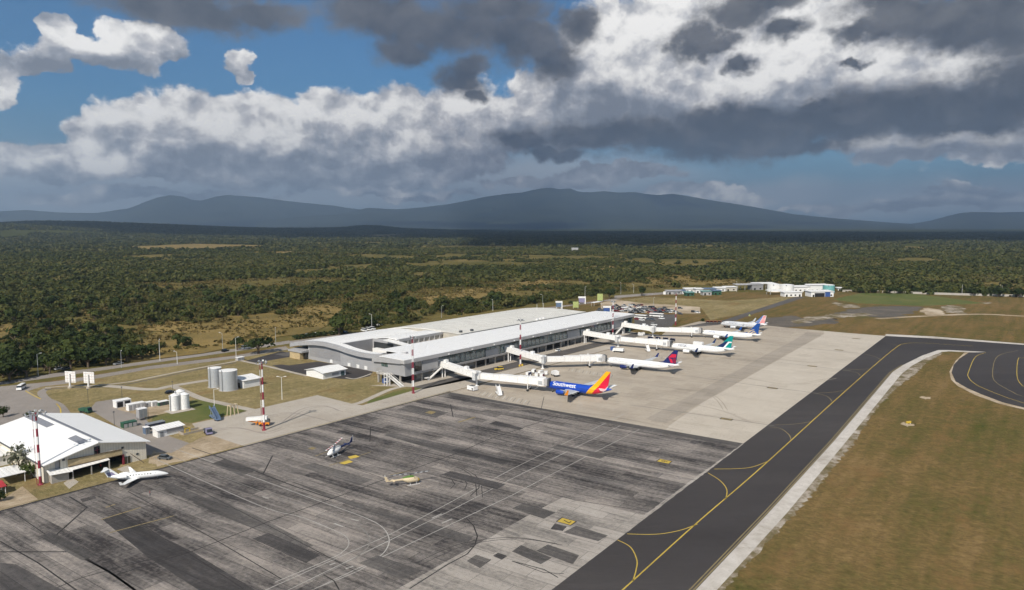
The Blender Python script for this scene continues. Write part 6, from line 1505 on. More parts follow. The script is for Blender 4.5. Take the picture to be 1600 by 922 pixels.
tank('slim white cone-topped tank, right of the front pair on the concrete pad', 288.5, 639.0, 1.95, 6.3, 'white_paint', 1.0, True)
tank('white cone-topped tank behind the front pair on the concrete pad', 281.5, 634.0, 1.95, 6.3, 'white_paint', 1.0, True)
sheet('tank_pad', px([(256,643),(268,647.5),(306,640),(292,634)]), 0.12, 'pale_concrete')
# ------------------------------------------------------------------ masts and poles
def lattice_mast(label, cx, cy, h, w=.95, lean=0.0, bands=8, phase=0, ladder=True, lamps=10, head=1.9):
    M = thing('floodlight_mast', label, 'floodlight mast', G(cx, cy), TROT)
    n = bands
    b = MB()
    for k in range(n):
        z0, z1 = .3 + (h-.3)*k/n, .3 + (h-.3)*(k+1)/n; r0 = w/2*(1 - .45*k/n); r1 = w/2*(1 - .45*(k+1)/n)
        b.cyl((0, 0, z0), (0, 0, z1), r0, r1, 12, (k + phase) % 2, caps=False)
    b.build('pole', ['maroon', 'white_paint'], M, True)
    b = MB(); b.lathe([(w*.9, 0), (w*.9, .15), (w*.5, .5)], n=12); b.build('base', 'maroon', M)
    if ladder:
        for k in range(n):
            z0, z1 = .3 + (h-.3)*k/n, .3 + (h-.3)*(k+1)/n
        b = MB()
        for k in range(n):
            z0, z1 = .3 + (h-.3)*k/n, .3 + (h-.3)*(k+1)/n
            for y in (-.2, .2): b.bar((-w*.5-.45, y, z0), (-w*.5-.45, y, z1), .07, mi=(k+phase) % 2)
            for q in range(4): b.bar((-w*.5-.45, -.2, z0 + q*(z1-z0)/4), (-w*.5-.45, .2, z0 + q*(z1-z0)/4), .05, mi=(k+phase) % 2)
        b.build('ladder', ['maroon', 'white_metal'], M)
    b = MB(); b.lathe([(head*.55, h-.5), (head*.6, h-.3), (head*.55, h-.2)], n=14, caps=False); b.bar((-head*.6, 0, h-.35), (head*.6, 0, h-.35), .12); b.bar((0, -head*.6, h-.35), (0, head*.6, h-.35), .12); b.cyl((0, 0, h-.3), (0, 0, h+1.1), .05, n=6); b.build('head_frame', 'steel_grey', M)
    for i in range(lamps):
        a = 2*math.pi*i/lamps; rr = head*(.62 if i % 2 else .95); zz = h - .2 + (.55 if i % 2 else -.1)
        p = Vector((rr*math.cos(a), rr*math.sin(a), zz)); b = MB(); d = Vector((math.cos(a), math.sin(a), -.6)).normalized(); b.bar(p, p + d*.35, .62, .5); b.build('floodlight', 'steel_grey' if i % 3 else 'plane_grey', M)
    return M
lattice_mast('red and white floodlight mast standing on the pale ramp beside a loader', 412.8, 672.3, 26.2, .95, phase=0, bands=9)
lattice_mast('red and white floodlight mast on the grass strip at the near end of the terminal', 646, 614.5, 26.2, .85, phase=0, bands=9)
lattice_mast('red and white floodlight mast between the two nearest boarding bridges', 813.4, 570, 25.2, .85, phase=1, bands=9)
lattice_mast('red and white floodlight mast before the far end of the terminal', 957.5, 526, 24.6, .85, phase=1, bands=9)
lattice_mast('red and white floodlight mast standing alone beyond the terminal by the far lane', 1055.6, 508, 25.4, .9, phase=0, bands=9)
lattice_mast('tall red and white floodlight mast in front of the white hangar roof', 63.5, 757.5, 22.0, .9, phase=0, bands=9, lamps=14, head=2.6)
def bollard_set(cx, cy):
    b = MB(); b.lathe([(.55, 0), (.5, .9), (.2, 1.0)], n=10); return b
for cx, cy, l in ((812, 572.5, 'yellow guard block at the foot of the mast between the bridges'), (816, 571.5, 'second yellow guard block right of the mast between the bridges')):
    o = bollard_set(cx, cy).build('guard_block', 'yellow_paint', loc=G(cx, cy)); tag(o, l, 'bollard')
def lamp_post(label, cx, cy, h, heads=1, mat='plane_grey', az=0, group=None, name='street_lamp'):
    L = thing(name, label, 'lamp post', G(cx, cy), az, group)
    b = MB(); b.cyl((0, 0, 0), (0, 0, h), .14, .08, 8); b.build('pole', mat, L)
    for s in ((1,) if heads == 1 else (1, -1)):
        b = MB(); b.bar((0, 0, h-.1), (1.5*s, 0, h+.25), .08); b.build('arm', mat, L)
        b = MB(); b.hull([(1.3*s, -.18, h+.2), (2.2*s, -.18, h+.25), (2.2*s, .18, h+.25), (1.3*s, .18, h+.2)], [(1.35*s, -.15, h+.4), (2.1*s, -.15, h+.4), (2.1*s, .15, h+.4), (1.35*s, .15, h+.4)]); b.build('lamp_head', 'white_metal', L)
    return L
lamp_post('pale single pole on the lawn beside the blue stair truck', 335.3, 642.5, 9.2, 1, 'white_metal')
lamp_post('pale double-headed lamp post on the grass behind the ramp', 440.8, 624.5, 10.2, 2, 'white_metal')
for i, (cx, cy, h, l) in enumerate(((60, 588, 11.5, 'street lamp left of the parked white car at the far left of the access road'), (250, 564, 12, 'street lamp on the access road verge above the tank compound'), (348, 548, 11, 'utility pole with a crossbar on the far side of the access road'),
    (369, 558, 11.5, 'street lamp with a small crossarm where the path leaves the access road'), (431, 537, 10, 'street lamp left of the stone entrance block'), (581, 514, 11, 'lamp post behind the terminal beside the white vans'), (690, 497, 10, 'lamp post at the wood edge behind the pier roof'),
    (770, 486, 10, 'lamp post at the wood edge left of the hall crest'), (848, 475, 9, 'slim pole left of the white sign behind the hall'), (914, 466, 12, 'tall lamp post behind the white and purple sign'), (970, 460, 13, 'tall lamp post among the trees above the car park'), (990, 458, 10, 'bent lamp post right of the tall lamp above the car park'),
    (1021, 478, 8, 'slim lamp pole in the middle of the dirt car park'), (1151, 456, 12, 'thin pole at the left end of the fuel depot'), (1565, 463, 12, 'thin pole standing by the far right boundary wall'), (1503, 461, 11, 'thin pole along the far boundary trees'),
    (190, 575, 9, 'short pole on the verge below the parked grey pickup'), (277, 569, 7, 'small pole on the lawn edge of the access road'))):
    lamp_post(l, cx, cy, h, 1, 'white_metal' if i % 2 else 'plane_grey', az=TROT + (i % 3))
for i, (cx, cy, l) in enumerate(((179, 668, 'thin dark post at the yard edge right of the hangar'), (191, 626, 'thin dark post on the lawn above the white compound'), (138, 630, 'thin dark post on the lawn below the right billboard'), (270, 617, 'dark post behind the white slim tanks'), (232, 655, 'dark post beside the grey cabinet on legs'))):
    P_ = thing('post', l, 'post', G(cx, cy)); b = MB(); b.cyl((0, 0, 0), (0, 0, 6.2), .09, .07, 6); b.build('pole', 'dark_steel', P_); b = MB(); b.box(-.3, .3, -.12, .12, 5.9, 6.3); b.build('head', 'dark_steel', P_)
# ------------------------------------------------------------------ billboards and signs
def billboard(label, cx, cy, w, h, ph, back='white_paint', front=None):
    B = thing('billboard', label, 'billboard', G(cx, cy), math.radians(-12))
    b = MB(); b.cyl((0, 0, 0), (0, 0, ph + h*.8), .42, .34, 12); b.build('column', 'white_metal', B)
    b = MB(); b.lathe([(1.0, 0), (.9, .8), (.4, .9)], n=10); b.build('footing', 'pale_concrete', B)
    b = MB(); b.box(-w/2, w/2, .45, .7, ph, ph+h); b.build('panel', back, B)
    for k in range(4):
        b = MB(); b.bar((-w/2, .38, ph + h*(k+.5)/4), (w/2, .38, ph + h*(k+.5)/4), .12); b.build('rail', 'pale_red', B)
    for x in (-w*.3, w*.3):
        b = MB(); b.bar((x, .36, ph), (x, .36, ph+h), .1); b.build('strut', 'white_metal', B)
    return B
plain('pale_red', (0.60, 0.46, 0.43), 0.6)
billboard('white billboard seen from behind, left of the pair on the lawn', 109.5, 606.3, 5.8, 5.3, 2.6)
billboard('white billboard seen from behind, right of the pair on the lawn', 138.5, 606.8, 5.8, 5.3, 2.4)
def panel_sign(label, cx, cy, w, h, z0, mat, frame=None, rot=0.0, name='sign'):
    S = thing(name, label, 'sign', G(cx, cy), rot)
    b = MB(); b.box(-w/2, w/2, -.25, .25, z0, z0+h); b.build('panel', mat, S)
    if frame:
        b = MB(); b.box(-w/2-.5, w/2+.5, -.35, -.25, z0+h*.78, z0+h+.5); b.box(w/2, w/2+.9, -.4, .4, 0, z0+h+.5); b.build('frame', frame, S)
    for x in (-w*.4, w*.4):
        b = MB(); b.box(x-.15, x+.15, -.15, .15, 0, z0+.05); b.build('leg', 'white_metal', S)
    return S
panel_sign('white framed sign with a purple-grey face behind the hall roof', 873, 483, 5.0, 5.0, 2.0, 'blue_grey', 'white_paint')
panel_sign('lime green sign panel nearest the hall roof', 899.5, 482, 5.2, 5.6, .8, 'lime')
panel_sign('white framed sign with a violet face beside the lime panels', 909, 475, 6.0, 5.5, 1.5, 'purple_grey', 'white_paint')
panel_sign('lime green sign panel farther along the car park road', 937.5, 471, 5.6, 7.0, .8, 'lime')
panel_sign('white and blue gantry sign at the car park entrance', 948, 489, 5.5, 5.2, .5, 'blue_paint', 'white_paint')
panel_sign('yellow taxiway sign box standing in the right-hand grass', 1419.5, 662.5, 2.2, .8, .3, 'yellow_paint', None, math.radians(20))
panel_sign('small yellow marker panel beside the perimeter road', 1171, 494, 1.2, 1.2, .2, 'lime')
for cx, cy, w, l in ((932, 477.5, 14, 'white bus-stop canopy left of the car park'), (978, 486, 9, 'white arched canopy over the car park gate'), (985, 489, 5, 'small white canopy right of the car park gate')):
    shelter(l, cx, cy, w, 3.5, 3.4, 'roof_white', .15, 'canopy', cat='canopy')
# ------------------------------------------------------------------ utility compound and small buildings
def cabinet(label, p, w, d, h, mat, rot=TROT, name='equipment_cabinet', z0=.0, roof='white_metal', doors=2, dmat='steel_grey', cat='cabinet', legs=False):
    C_ = thing(name, label, cat, p, rot)
    b = MB(); b.box(-w/2, w/2, -d/2, d/2, z0 + .1, z0 + h); b.build('body', mat, C_)
    b = MB(); b.hull([(-w/2-.12, -d/2-.12, z0+h), (w/2+.12, -d/2-.12, z0+h), (w/2+.12, d/2+.12, z0+h), (-w/2-.12, d/2+.12, z0+h)], [(-w/2-.06, -d/2-.06, z0+h+.14), (w/2+.06, -d/2-.06, z0+h+.14), (w/2+.06, d/2+.06, z0+h+.2), (-w/2-.06, d/2+.06, z0+h+.2)]); b.build('roof', roof, C_)
    for i in range(doors):
        x = -w/2 + w*(i+.5)/doors; b = MB(); b.box(x-w/doors*.38, x+w/doors*.38, -d/2-.05, -d/2-.01, z0+.25, z0+h*.85); b.build('door', dmat, C_)
    if legs:
        for x in (-w/2+.2, w/2-.2):
            for y in (-d/2+.2, d/2-.2): b = MB(); b.box(x-.1, x+.1, y-.1, y+.1, 0, z0+.12); b.build('leg', 'steel_grey', C_)
    else:
        b = MB(); b.box(-w/2-.2, w/2+.2, -d/2-.2, d/2+.2, 0, .1); b.build('plinth', 'pale_concrete', C_)
    return C_
cabinet('white open-sided generator shelter at the left of the compound', G(191, 635), 6.0, 3.4, 2.9, 'white_metal', dmat='dark_opening')
cabinet('long white switchgear container in the middle of the compound', G(212, 639.5), 6.6, 2.6, 2.6, 'white_metal', doors=4, dmat='grey_panel')
cabinet('small white cabinet right of the long container', G(231, 635.5), 2.6, 1.8, 2.0, 'white_metal', dmat='fascia_grey')
cabinet('second small white cabinet farther right in the compound', G(241, 634.5), 2.4, 1.8, 2.0, 'white_metal', dmat='fascia_grey')
cabinet('low dark cabinet with a white lid at the right of the compound', G(254.5, 633), 4.2, 2.2, 1.7, 'green_paint', dmat='dark_steel', roof='white_paint')
cabinet('grey metal cabinet raised on legs between the compound and the yard', G(222, 656), 3.2, 2.6, 3.6, 'grey_panel', z0=1.0, legs=True)
cabinet('dark green skip with pale patches in the yard', G(201.5, 667), 5.0, 2.6, 2.0, 'green_paint', doors=3, dmat='fascia_grey', roof='green_paint', name='waste_container', cat='container')
cabinet('dark blue-grey container with a pale end beside the long shed', G(229, 678), 1.6, 2.2, 2.6, 'blue_grey', name='waste_container', cat='container')
cabinet('long navy open-top container with a white rim behind the long shed', G(243, 669), 6.4, 2.4, 2.2, 'navy', doors=3, dmat='dark_steel', roof='steel_grey', name='waste_container', cat='container')
cabinet('white guard kiosk on the path beside the depot road', G(1039.5, 460), 4, 3, 3, 'white_paint', name='kiosk', cat='kiosk')
cabinet('pale roadside kiosk beside the access path near the umbrella tree', G(375, 563), 4.0, 2.6, 1.8, 'fascia_grey', name='kiosk', cat='kiosk')
def planter():
    P_ = thing('planter_pit', 'low white-walled pit with yellow pipework beside the long shed', 'pit', at(-101.0, -7.0), TROT)
    b = MB()
    for a in ((-4, 4, -2, -1.7), (-4, 4, 1.7, 2), (-4, -3.7, -1.7, 1.7), (3.7, 4, -1.7, 1.7)): b.box(*a, 0, .8)
    b.build('wall', 'pale_concrete', P_); b = MB()
    b.bar((-2.4, 0, 0), (-2.4, 0, 1.9), .3); b.bar((-2.4, 0, 1.8), (-.6, 0, 1.8), .3); b.bar((-.6, 0, 1.8), (-.6, 0, .2), .3); b.build('pipework', 'yellow_paint', P_)
planter()
def yellow_frame():
    F = thing('yellow_frame', 'pale yellow open steel frame standing at the ramp edge', 'frame', at(-78.5, -17.2), TROT + .2)
    b = MB()
    for x in (-2.0, .0, 2.0):
        for y in (-1.0, 1.0): b.bar((x, y, 0), (x*.85, y*.7, 4.2), .26)
    b.build('posts', 'cream', F); b = MB()
    for y in (-.7, .7): b.bar((-1.75, y, 4.2), (1.75, y, 4.2), .26)
    b.bar((-1.7, -.7, 4.2), (-1.7, .7, 4.2), .26); b.bar((1.7, -.7, 4.2), (1.7, .7, 4.2), .26); b.build('top_beams', 'cream', F)
yellow_frame()
# ------------------------------------------------------------------ ground equipment
def wheels(root, xs, y, r=.38, w=.22, name='wheel'):
    for x in xs:
        for s in (-1, 1): b = MB(); b.cyl((x, s*y - w/2, r), (x, s*y + w/2, r), r, n=10); b.build(name, 'tyre_black', root)
def stair_truck(label, p, rot, mat, h=3.4, L=7.2, chassis='white_paint'):
    S = thing('passenger_stair', label, 'passenger stair', p, rot)
    b = MB(); b.hull([(-L/2, -.95, .55), (L/2, -.95, .55), (L/2, .95, .55), (-L/2, .95, .55)], [(-L/2+.2, -.9, 1.05), (L/2-.2, -.9, 1.05), (L/2-.2, .9, 1.05), (-L/2+.2, .9, 1.05)]); b.build('chassis', chassis, S)
    b = MB(); n = 12
    for k in range(n): b.box(-L/2 + .2 + k*(L*.78)/n, -L/2 + .2 + (k+1)*(L*.78)/n, -.75, .75, .6 + k*(h-.6)/n, .78 + (k+1)*(h-.6)/n)
    b.box(L*.28, L/2, -.8, .8, h-.05, h+.1); b.build('steps', mat, S)
    for s in (-1, 1):
        b = MB(); b.hull([(-L/2+.2, s*.78, .5), (L*.3, s*.78, h-.2), (L/2, s*.78, h-.2), (L/2, s*.86, h-.2), (L*.3, s*.86, h-.2), (-L/2+.2, s*.86, .5)], [(-L/2+.2, s*.78, 1.6), (L*.3, s*.78, h+1.0), (L/2, s*.78, h+1.0), (L/2, s*.86, h+1.0), (L*.3, s*.86, h+1.0), (-L/2+.2, s*.86, 1.6)]); b.build('side_panel', mat, S)
    b = MB(); b.bar((L*.36, -.6, 1.0), (L*.36, -.6, h), .16); b.bar((L*.36, .6, 1.0), (L*.36, .6, h), .16); b.bar((-.5, .6, 1.0), (L*.3, .6, h-.3), .12); b.build('support', 'steel_grey', S)
    wheels(S, (-L*.32, L*.36), .85)
    return S
def ang(p, q): d = q - p; return math.atan2(d.y, d.x)
stair_truck('white passenger stair parked on the hatched area by the first bridge', G(779.5, 617), ang(G(785, 621), G(774, 609)), 'white_paint', 3.2, 6.6)
stair_truck('white passenger stair parked beyond the navy-and-red-tailed airliner', G(1012, 549), ang(G(1016, 554), G(1006, 545)), 'white_paint', 3.2, 6.6)
stair_truck('dark blue passenger stair parked at the ramp edge near the yellow frame', G(336, 655), ang(G(346, 661), G(325, 648)), 'blue_grey', 3.8, 8.6, 'blue_grey')
stair_truck('rust-brown stair parked at the nose of the farthest airliner', G(1137, 511), ang(G(1140, 510), G(1128, 511)), 'orange_rust', 3.4, 6.6, 'orange_rust')
def loader(label, p, rot):
    S = thing('belt_loader', label, 'belt loader', p, rot)
    b = MB(); b.hull([(-4.6, -.8, 2.2), (3.2, -.8, 2.6), (3.2, .8, 2.6), (-4.6, .8, 2.2)], [(-4.6, -.8, 3.4), (3.2, -.8, 3.8), (3.2, .8, 3.8), (-4.6, .8, 3.4)]); b.build('belt_housing', 'white_paint', S)
    b = MB(); b.bar((-4.2, 0, 2.2), (1.5, 0, .9), .3, .4); b.bar((-1, -.6, .7), (-.2, -.6, 2.5), .25); b.bar((-1, .6, .7), (-.2, .6, 2.5), .25); b.build('boom', 'eng_orange', S)
    b = MB(); b.box(.2, 4.0, -1.0, 1.0, .6, 1.6); b.build('chassis', 'eng_orange', S); b = MB(); b.hull([(2.2, -1, 1.6), (4.2, -1, 1.6), (4.2, 1, 1.6), (2.2, 1, 1.6)], [(2.4, -.9, 2.6), (3.9, -.9, 2.6), (3.9, .9, 2.6), (2.4, .9, 2.6)]); b.build('cab', 'dark_steel', S)
    wheels(S, (.9, 3.3), .95, .5, .35); return S
loader('white and orange high loader parked at the foot of the mast on the ramp', G(404.5, 665.5), ang(G(391, 662), G(424, 661)))
def ground_power(label, p, rot, mat='white_paint', w=3.6, d=2.0, h=1.9):
    S = thing('ground_power_cart', label, 'power cart', p, rot)
    b = MB(); b.hull([(-w/2, -d/2, .45), (w/2, -d/2, .45), (w/2, d/2, .45), (-w/2, d/2, .45)], [(-w/2+.08, -d/2+.08, h), (w/2-.08, -d/2+.08, h), (w/2-.08, d/2-.08, h), (-w/2+.08, d/2-.08, h)]); b.build('body', mat, S)
    b = MB(); b.box(-w*.3, w*.3, -d*.3, d*.3, h, h+.12); b.build('top_vent', 'dark_steel', S)
    b = MB(); b.box(w*.2, w*.42, -d/2-.03, -d/2+.06, .8, 1.5); b.build('control_panel', 'dark_steel', S)
    b = MB(); b.bar((w/2, 0, .5), (w/2+1.2, 0, .4), .1); b.build('tow_bar', 'steel_grey', S); wheels(S, (-w*.32, w*.32), d*.46, .34); return S
ground_power('white power cart parked below the first bridge column', G(738, 610), ang(G(731, 609), G(745, 612)), 'white_paint', 4.4, 2.8, 2.2)
ground_power('white rounded cart under the third bridge', G(1002, 525), .5, 'white_paint', 4.2, 2.6, 2.6)
def baggage_cart(label, p, rot, mat='white_paint', cover='navy', group=None):
    S = thing('baggage_cart', label, 'baggage cart', p, rot, group)
    b = MB(); b.box(-1.5, 1.5, -.8, .8, .45, .6); b.build('deck', 'steel_grey', S)
    for x in (-1.5, 1.42): b = MB(); b.box(x, x+.08, -.8, .8, .6, 1.9); b.build('end_panel', mat, S)
    b = MB(); b.box(-1.55, 1.55, -.85, .85, 1.9, 2.0); b.build('roof', mat, S)
    b = MB(); b.box(-1.4, 1.4, -.82, -.78, .65, 1.85); b.build('curtain', cover, S); wheels(S, (-1.0, 1.0), .75, .25, .14); return S
bc = None
for i, (cx, cy, c, l) in enumerate(((826, 587, 'navy', 'leftmost white baggage cart of the cluster behind the blue airliner'), (834, 583, 'navy', 'rear navy-curtained baggage cart of the cluster behind the blue airliner'), (838, 589, 'dark_steel', 'dark-curtained baggage cart at the front of the cluster behind the blue airliner'),
    (845, 584.5, 'white_paint', 'plain white baggage cart in the middle of the cluster behind the blue airliner'), (847, 589.5, 'maroon', 'red-curtained baggage cart in the cluster behind the blue airliner'), (853, 586, 'navy', 'navy-ended baggage cart at the right of the cluster behind the blue airliner'))):
    baggage_cart(l, G(cx, cy), TROT + .3*(i % 3), 'white_paint', c, 'baggage carts beside the blue airliner')
cd_ = None
for i, (cx, cy, l) in enumerate(((1016, 530.5, 'first navy cart of the row above the third bridge, leftmost'), (1028, 531, 'second navy cart of the row above the third bridge, from the left'), (1040, 532.2, 'third dark cart of the row above the third bridge, from the left'), (1051, 533.4, 'dark cart at the right end of the row above the third bridge'))):
    baggage_cart(l, G(cx, cy), math.atan2(-TV.y, -TV.x), 'navy', 'navy' if i < 2 else 'dark_steel', 'dark carts above the third bridge')
for i, (cx, l) in enumerate(((1106, 'leftmost brown baggage dolly of the far train'), (1112, 'second brown baggage dolly of the far train'), (1118, 'third brown baggage dolly of the far train'), (1124, 'dark dolly at the right end of the far train'))):
    baggage_cart(l, G(cx, 504.8 + .15*i), math.atan2(-TV.y, -TV.x), 'orange_rust', 'maroon' if i < 3 else 'dark_steel', 'baggage dollies left of the farthest airliner')
# ------------------------------------------------------------------ road vehicles
def car_parts(root, body, L=4.5, W=1.8, h0=.32, h1=.95, h2=1.5, cab=(-.42, .26), taper=.25, pick=False):
    b = MB(); b.hull([(-L/2, -W/2, h0), (L/2, -W/2+.06, h0), (L/2, W/2-.06, h0), (-L/2, W/2, h0)], [(-L/2+.05, -W/2+.04, h1), (L/2-.15, -W/2+.1, h1-.12), (L/2-.15, W/2-.1, h1-.12), (-L/2+.05, W/2-.04, h1)]); b.build('body', body, root)
    x0, x1 = L*cab[0], L*cab[1]
    b = MB(); b.hull([(x0, -W/2+.06, h1-.04), (x1, -W/2+.06, h1-.1), (x1, W/2-.06, h1-.1), (x0, W/2-.06, h1-.04)], [(x0+taper, -W/2+.22, h2-.06), (x1-.7, -W/2+.22, h2-.06), (x1-.7, W/2-.22, h2-.06), (x0+taper, W/2-.22, h2-.06)]); b.build('windows', 'glass_dark', root)
    b = MB(); b.box(x0+taper, x1-.7, -W/2+.2, W/2-.2, h2-.07, h2); b.build('roof', body, root)
    wheels(root, (-L*.3, L*.31), W/2-.1, .33, .2)
def car(label, p, rot, body, kind='car', group=None):
    dims = {'car': dict(L=4.5), 'suv': dict(L=4.7, W=1.9, h1=1.05, h2=1.78, cab=(-.48, .22), taper=.12), 'pickup': dict(L=5.3, W=1.9, h1=1.05, h2=1.78, cab=(-.08, .28), taper=.1), 'van': dict(L=5.4, W=2.0, h1=1.25, h2=2.2, cab=(-.49, .42), taper=.08)}[kind]
    c = thing({'car': 'parked_car', 'suv': 'parked_car', 'pickup': 'pickup_truck', 'van': 'van'}[kind], label, {'car': 'car', 'suv': 'car', 'pickup': 'pickup', 'van': 'van'}[kind], p, rot, group); car_parts(c, body, **dims); return c
def minibus(label, p, rot, body='white_paint'):
    c = thing('minibus', label, 'minibus', p, rot); L, W = 6.6, 2.1
    b = MB(); b.hull([(-L/2, -W/2, .4), (L/2, -W/2, .4), (L/2, W/2, .4), (-L/2, W/2, .4)], [(-L/2+.1, -W/2+.02, 1.45), (L/2-.15, -W/2+.02, 1.45), (L/2-.15, W/2-.02, 1.45), (-L/2+.1, W/2-.02, 1.45)]); b.build('body', body, c)
    b = MB(); b.hull([(-L/2+.12, -W/2+.04, 1.45), (L/2-.17, -W/2+.04, 1.45), (L/2-.17, W/2-.04, 1.45), (-L/2+.12, W/2-.04, 1.45)], [(-L/2+.2, -W/2+.14, 2.3), (L/2-.75, -W/2+.14, 2.3), (L/2-.75, W/2-.14, 2.3), (-L/2+.2, W/2-.14, 2.3)]); b.build('windows', 'glass_dark', c)
    b = MB(); b.hull([(-L/2+.18, -W/2+.12, 2.3), (L/2-.72, -W/2+.12, 2.3), (L/2-.72, W/2-.12, 2.3), (-L/2+.18, W/2-.12, 2.3)], [(-L/2+.4, -W/2+.3, 2.55), (L/2-1.0, -W/2+.3, 2.55), (L/2-1.0, W/2-.3, 2.55), (-L/2+.4, W/2-.3, 2.55)]); b.build('roof', body, c)
    for s in (-1, 1): b = MB(); b.box(L/2-.16, L/2-.05, s*.75-.2, s*.75+.2, .8, 1.05); b.build('headlight', 'white_metal', c)
    wheels(c, (-L*.3, L*.32), W/2-.12, .42, .25); return c
minibus('white minibus driving on the access road at the far left', G(33.5, 608.3), ang(G(41, 605), G(30, 611.5)))
def bus(label, p, rot, body='white_paint', L=10.5):
    c = thing('coach', label, 'coach', p, rot); W = 2.5
    b = MB(); b.box(-L/2, L/2, -W/2, W/2, .4, 1.5); b.build('body', body, c); b = MB(); b.box(-L/2+.05, L/2-.05, -W/2+.03, W/2-.03, 1.5, 2.5); b.build('windows', 'glass_dark', c); b = MB(); b.box(-L/2, L/2, -W/2, W/2, 2.5, 3.1); b.build('roof', body, c); wheels(c, (-L*.3, L*.32), W/2-.1, .5, .28); return c
def box_truck(label, p, rot, body='white_paint', cabm='white_paint', L=6.5, h=3.2):
    c = thing('service_truck', label, 'truck', p, rot)
    b = MB(); b.box(-L/2, L/2-2.0, -1.15, 1.15, 1.0, h); b.build('box', body, c); b = MB(); b.hull([(L/2-1.9, -1.1, .5), (L/2, -1.1, .5), (L/2, 1.1, .5), (L/2-1.9, 1.1, .5)], [(L/2-1.9, -1.05, 2.4), (L/2-.5, -1.05, 2.4), (L/2-.5, 1.05, 2.4), (L/2-1.9, 1.05, 2.4)]); cb = b.build('cab', cabm, c)
    b = MB(); b.hull([(L/2-.02, -.95, 1.3), (L/2+.02, -.95, 1.3), (L/2+.02, .95, 1.3), (L/2-.02, .95, 1.3)], [(L/2-.46, -.9, 2.25), (L/2-.42, -.9, 2.25), (L/2-.42, .9, 2.25), (L/2-.46, .9, 2.25)]); b.build('windscreen', 'glass_dark', cb)
    b = MB(); b.box(-L/2, L/2-.3, -.8, .8, .55, 1.0); b.build('chassis', 'dark_steel', c); wheels(c, (-L*.3, L*.3), 1.0, .48, .3); return c
AWAY = math.atan2(TU.y, TU.x); ACR = math.atan2(TV.y, TV.x)
car('yellow airside car parked on the service lane by the first bridge', G(779.5, 578), AWAY+2.7, 'yellow_paint', 'suv')
car('white car parked against the terminal kerb beyond the second bridge', G(872.5, 548.5), AWAY, 'car_white', 'car')
box_truck('white service truck parked beside the second airliner cab, below a blue unit', G(966, 550.5), ACR + 3.3, 'white_paint', 'white_paint', 7.0, 2.6)
cabinet('blue cargo unit standing behind the white service truck', G(957.5, 547.5), 2.6, 2.0, 2.2, 'blue_paint', name='cargo_container', cat='container', roof='blue_paint')
box_truck('white service truck right of the baggage cart cluster', G(867, 587.5), ACR + 2.6, 'white_paint', 'white_paint', 5.5, 2.9)
box_truck('white catering truck alongside the teal-tailed airliner', at(181.5, 70), ACR, 'white_paint', 'white_paint', 8.0, 5.2)
box_truck('dark tractor parked on the ramp beside the soil patch', G(325.5, 678), ang(G(321, 672), G(331, 682)), 'dark_steel', 'purple_grey', 4.6, 1.8)
car('dark utility cart parked on the yard right of the hangar', G(258, 717.5), ang(G(252, 717), G(265, 718)), 'car_grey', 'car')
box_truck('dark green flatbed parked behind the hangar on the lawn edge', G(134, 645), ACR+.4, 'green_paint', 'green_paint', 5.0, 2.0)
for cx, cy, m_, k, r, l in ((92, 577.5, 'car_white', 'suv', AWAY+.4, 'white car parked under the roadside trees left of the billboards'), (102.5, 577.5, 'car_grey', 'car', AWAY+.5, 'grey car parked right behind the white car under the roadside trees'), (185, 569.5, 'car_silver', 'pickup', AWAY+.3, 'grey pickup driving on the far carriageway right of the billboards'), (352, 549.5, 'car_black', 'suv', AWAY+.3, 'dark car with a pale nose beside the utility pole on the access road'),
    (266, 614.5, 'car_black', 'car', 1.0, 'dark small vehicle parked on the path behind the compound'), (384, 545, 'car_white', 'van', AWAY, 'pale van hidden behind the umbrella tree on the access road'),
    (521, 522, 'car_white', 'pickup', AWAY+.2, 'white pickup parked under the tall tree behind the terminal'), (540, 521, 'car_black', 'suv', AWAY+.2, 'dark car parked in the shade of the tall tree behind the terminal'),
    (569, 517.5, 'car_white', 'van', ACR, 'leftmost of the three white vans behind the terminal'), (576, 516, 'car_white', 'van', ACR, 'middle one of the three white vans behind the terminal'), (582, 515, 'car_white', 'van', ACR, 'rightmost of the three white vans behind the terminal'), (593, 508.5, 'car_white', 'car', AWAY, 'white car beyond the three vans behind the terminal'),
    (481, 524.5, 'car_white', 'car', AWAY, 'white car parked behind the hedge, left of two'), (494, 522.8, 'car_white', 'car', AWAY, 'white car parked behind the hedge, right of two')):
    car(l, G(cx, cy), r, m_, k)
# dirt car park beyond the terminal: one car of each kind, then copies
lot = {}
def lot_car(c, kind, p, rot, row):
    nm = {'car_white': 'white', 'car_silver': 'silver', 'car_black': 'black', 'car_grey': 'dark grey', 'car_red': 'dark red', 'car_blue': 'dark blue'}[c]
    l = f'{nm} {"car" if kind == "car" else "tall car" if kind == "suv" else "pickup"} in the {row} of the dirt car park'
    g = 'cars in the dirt car park'
    if (c, kind) not in lot: lot[(c, kind)] = car(l, p, rot, c, kind, g)
    else: dup(lot[(c, kind)], p, rot, l, g)
cols_ = ['car_white', 'car_white', 'car_silver', 'car_black', 'car_grey', 'car_black', 'car_grey', 'car_black', 'car_grey', 'car_red', 'car_silver']
rr = random.Random(5)
rows = [((958,478.5),(1002,477.5),9,'back row'), ((945,481.5),(1020,480.5),15,'second row from the back'), ((938,484.5),(1030,483.5),18,'third row from the back'), ((936,486.8),(1046,485.8),20,'fourth row from the back'), ((985,489.3),(1052,488.8),12,'row beside the lane')]
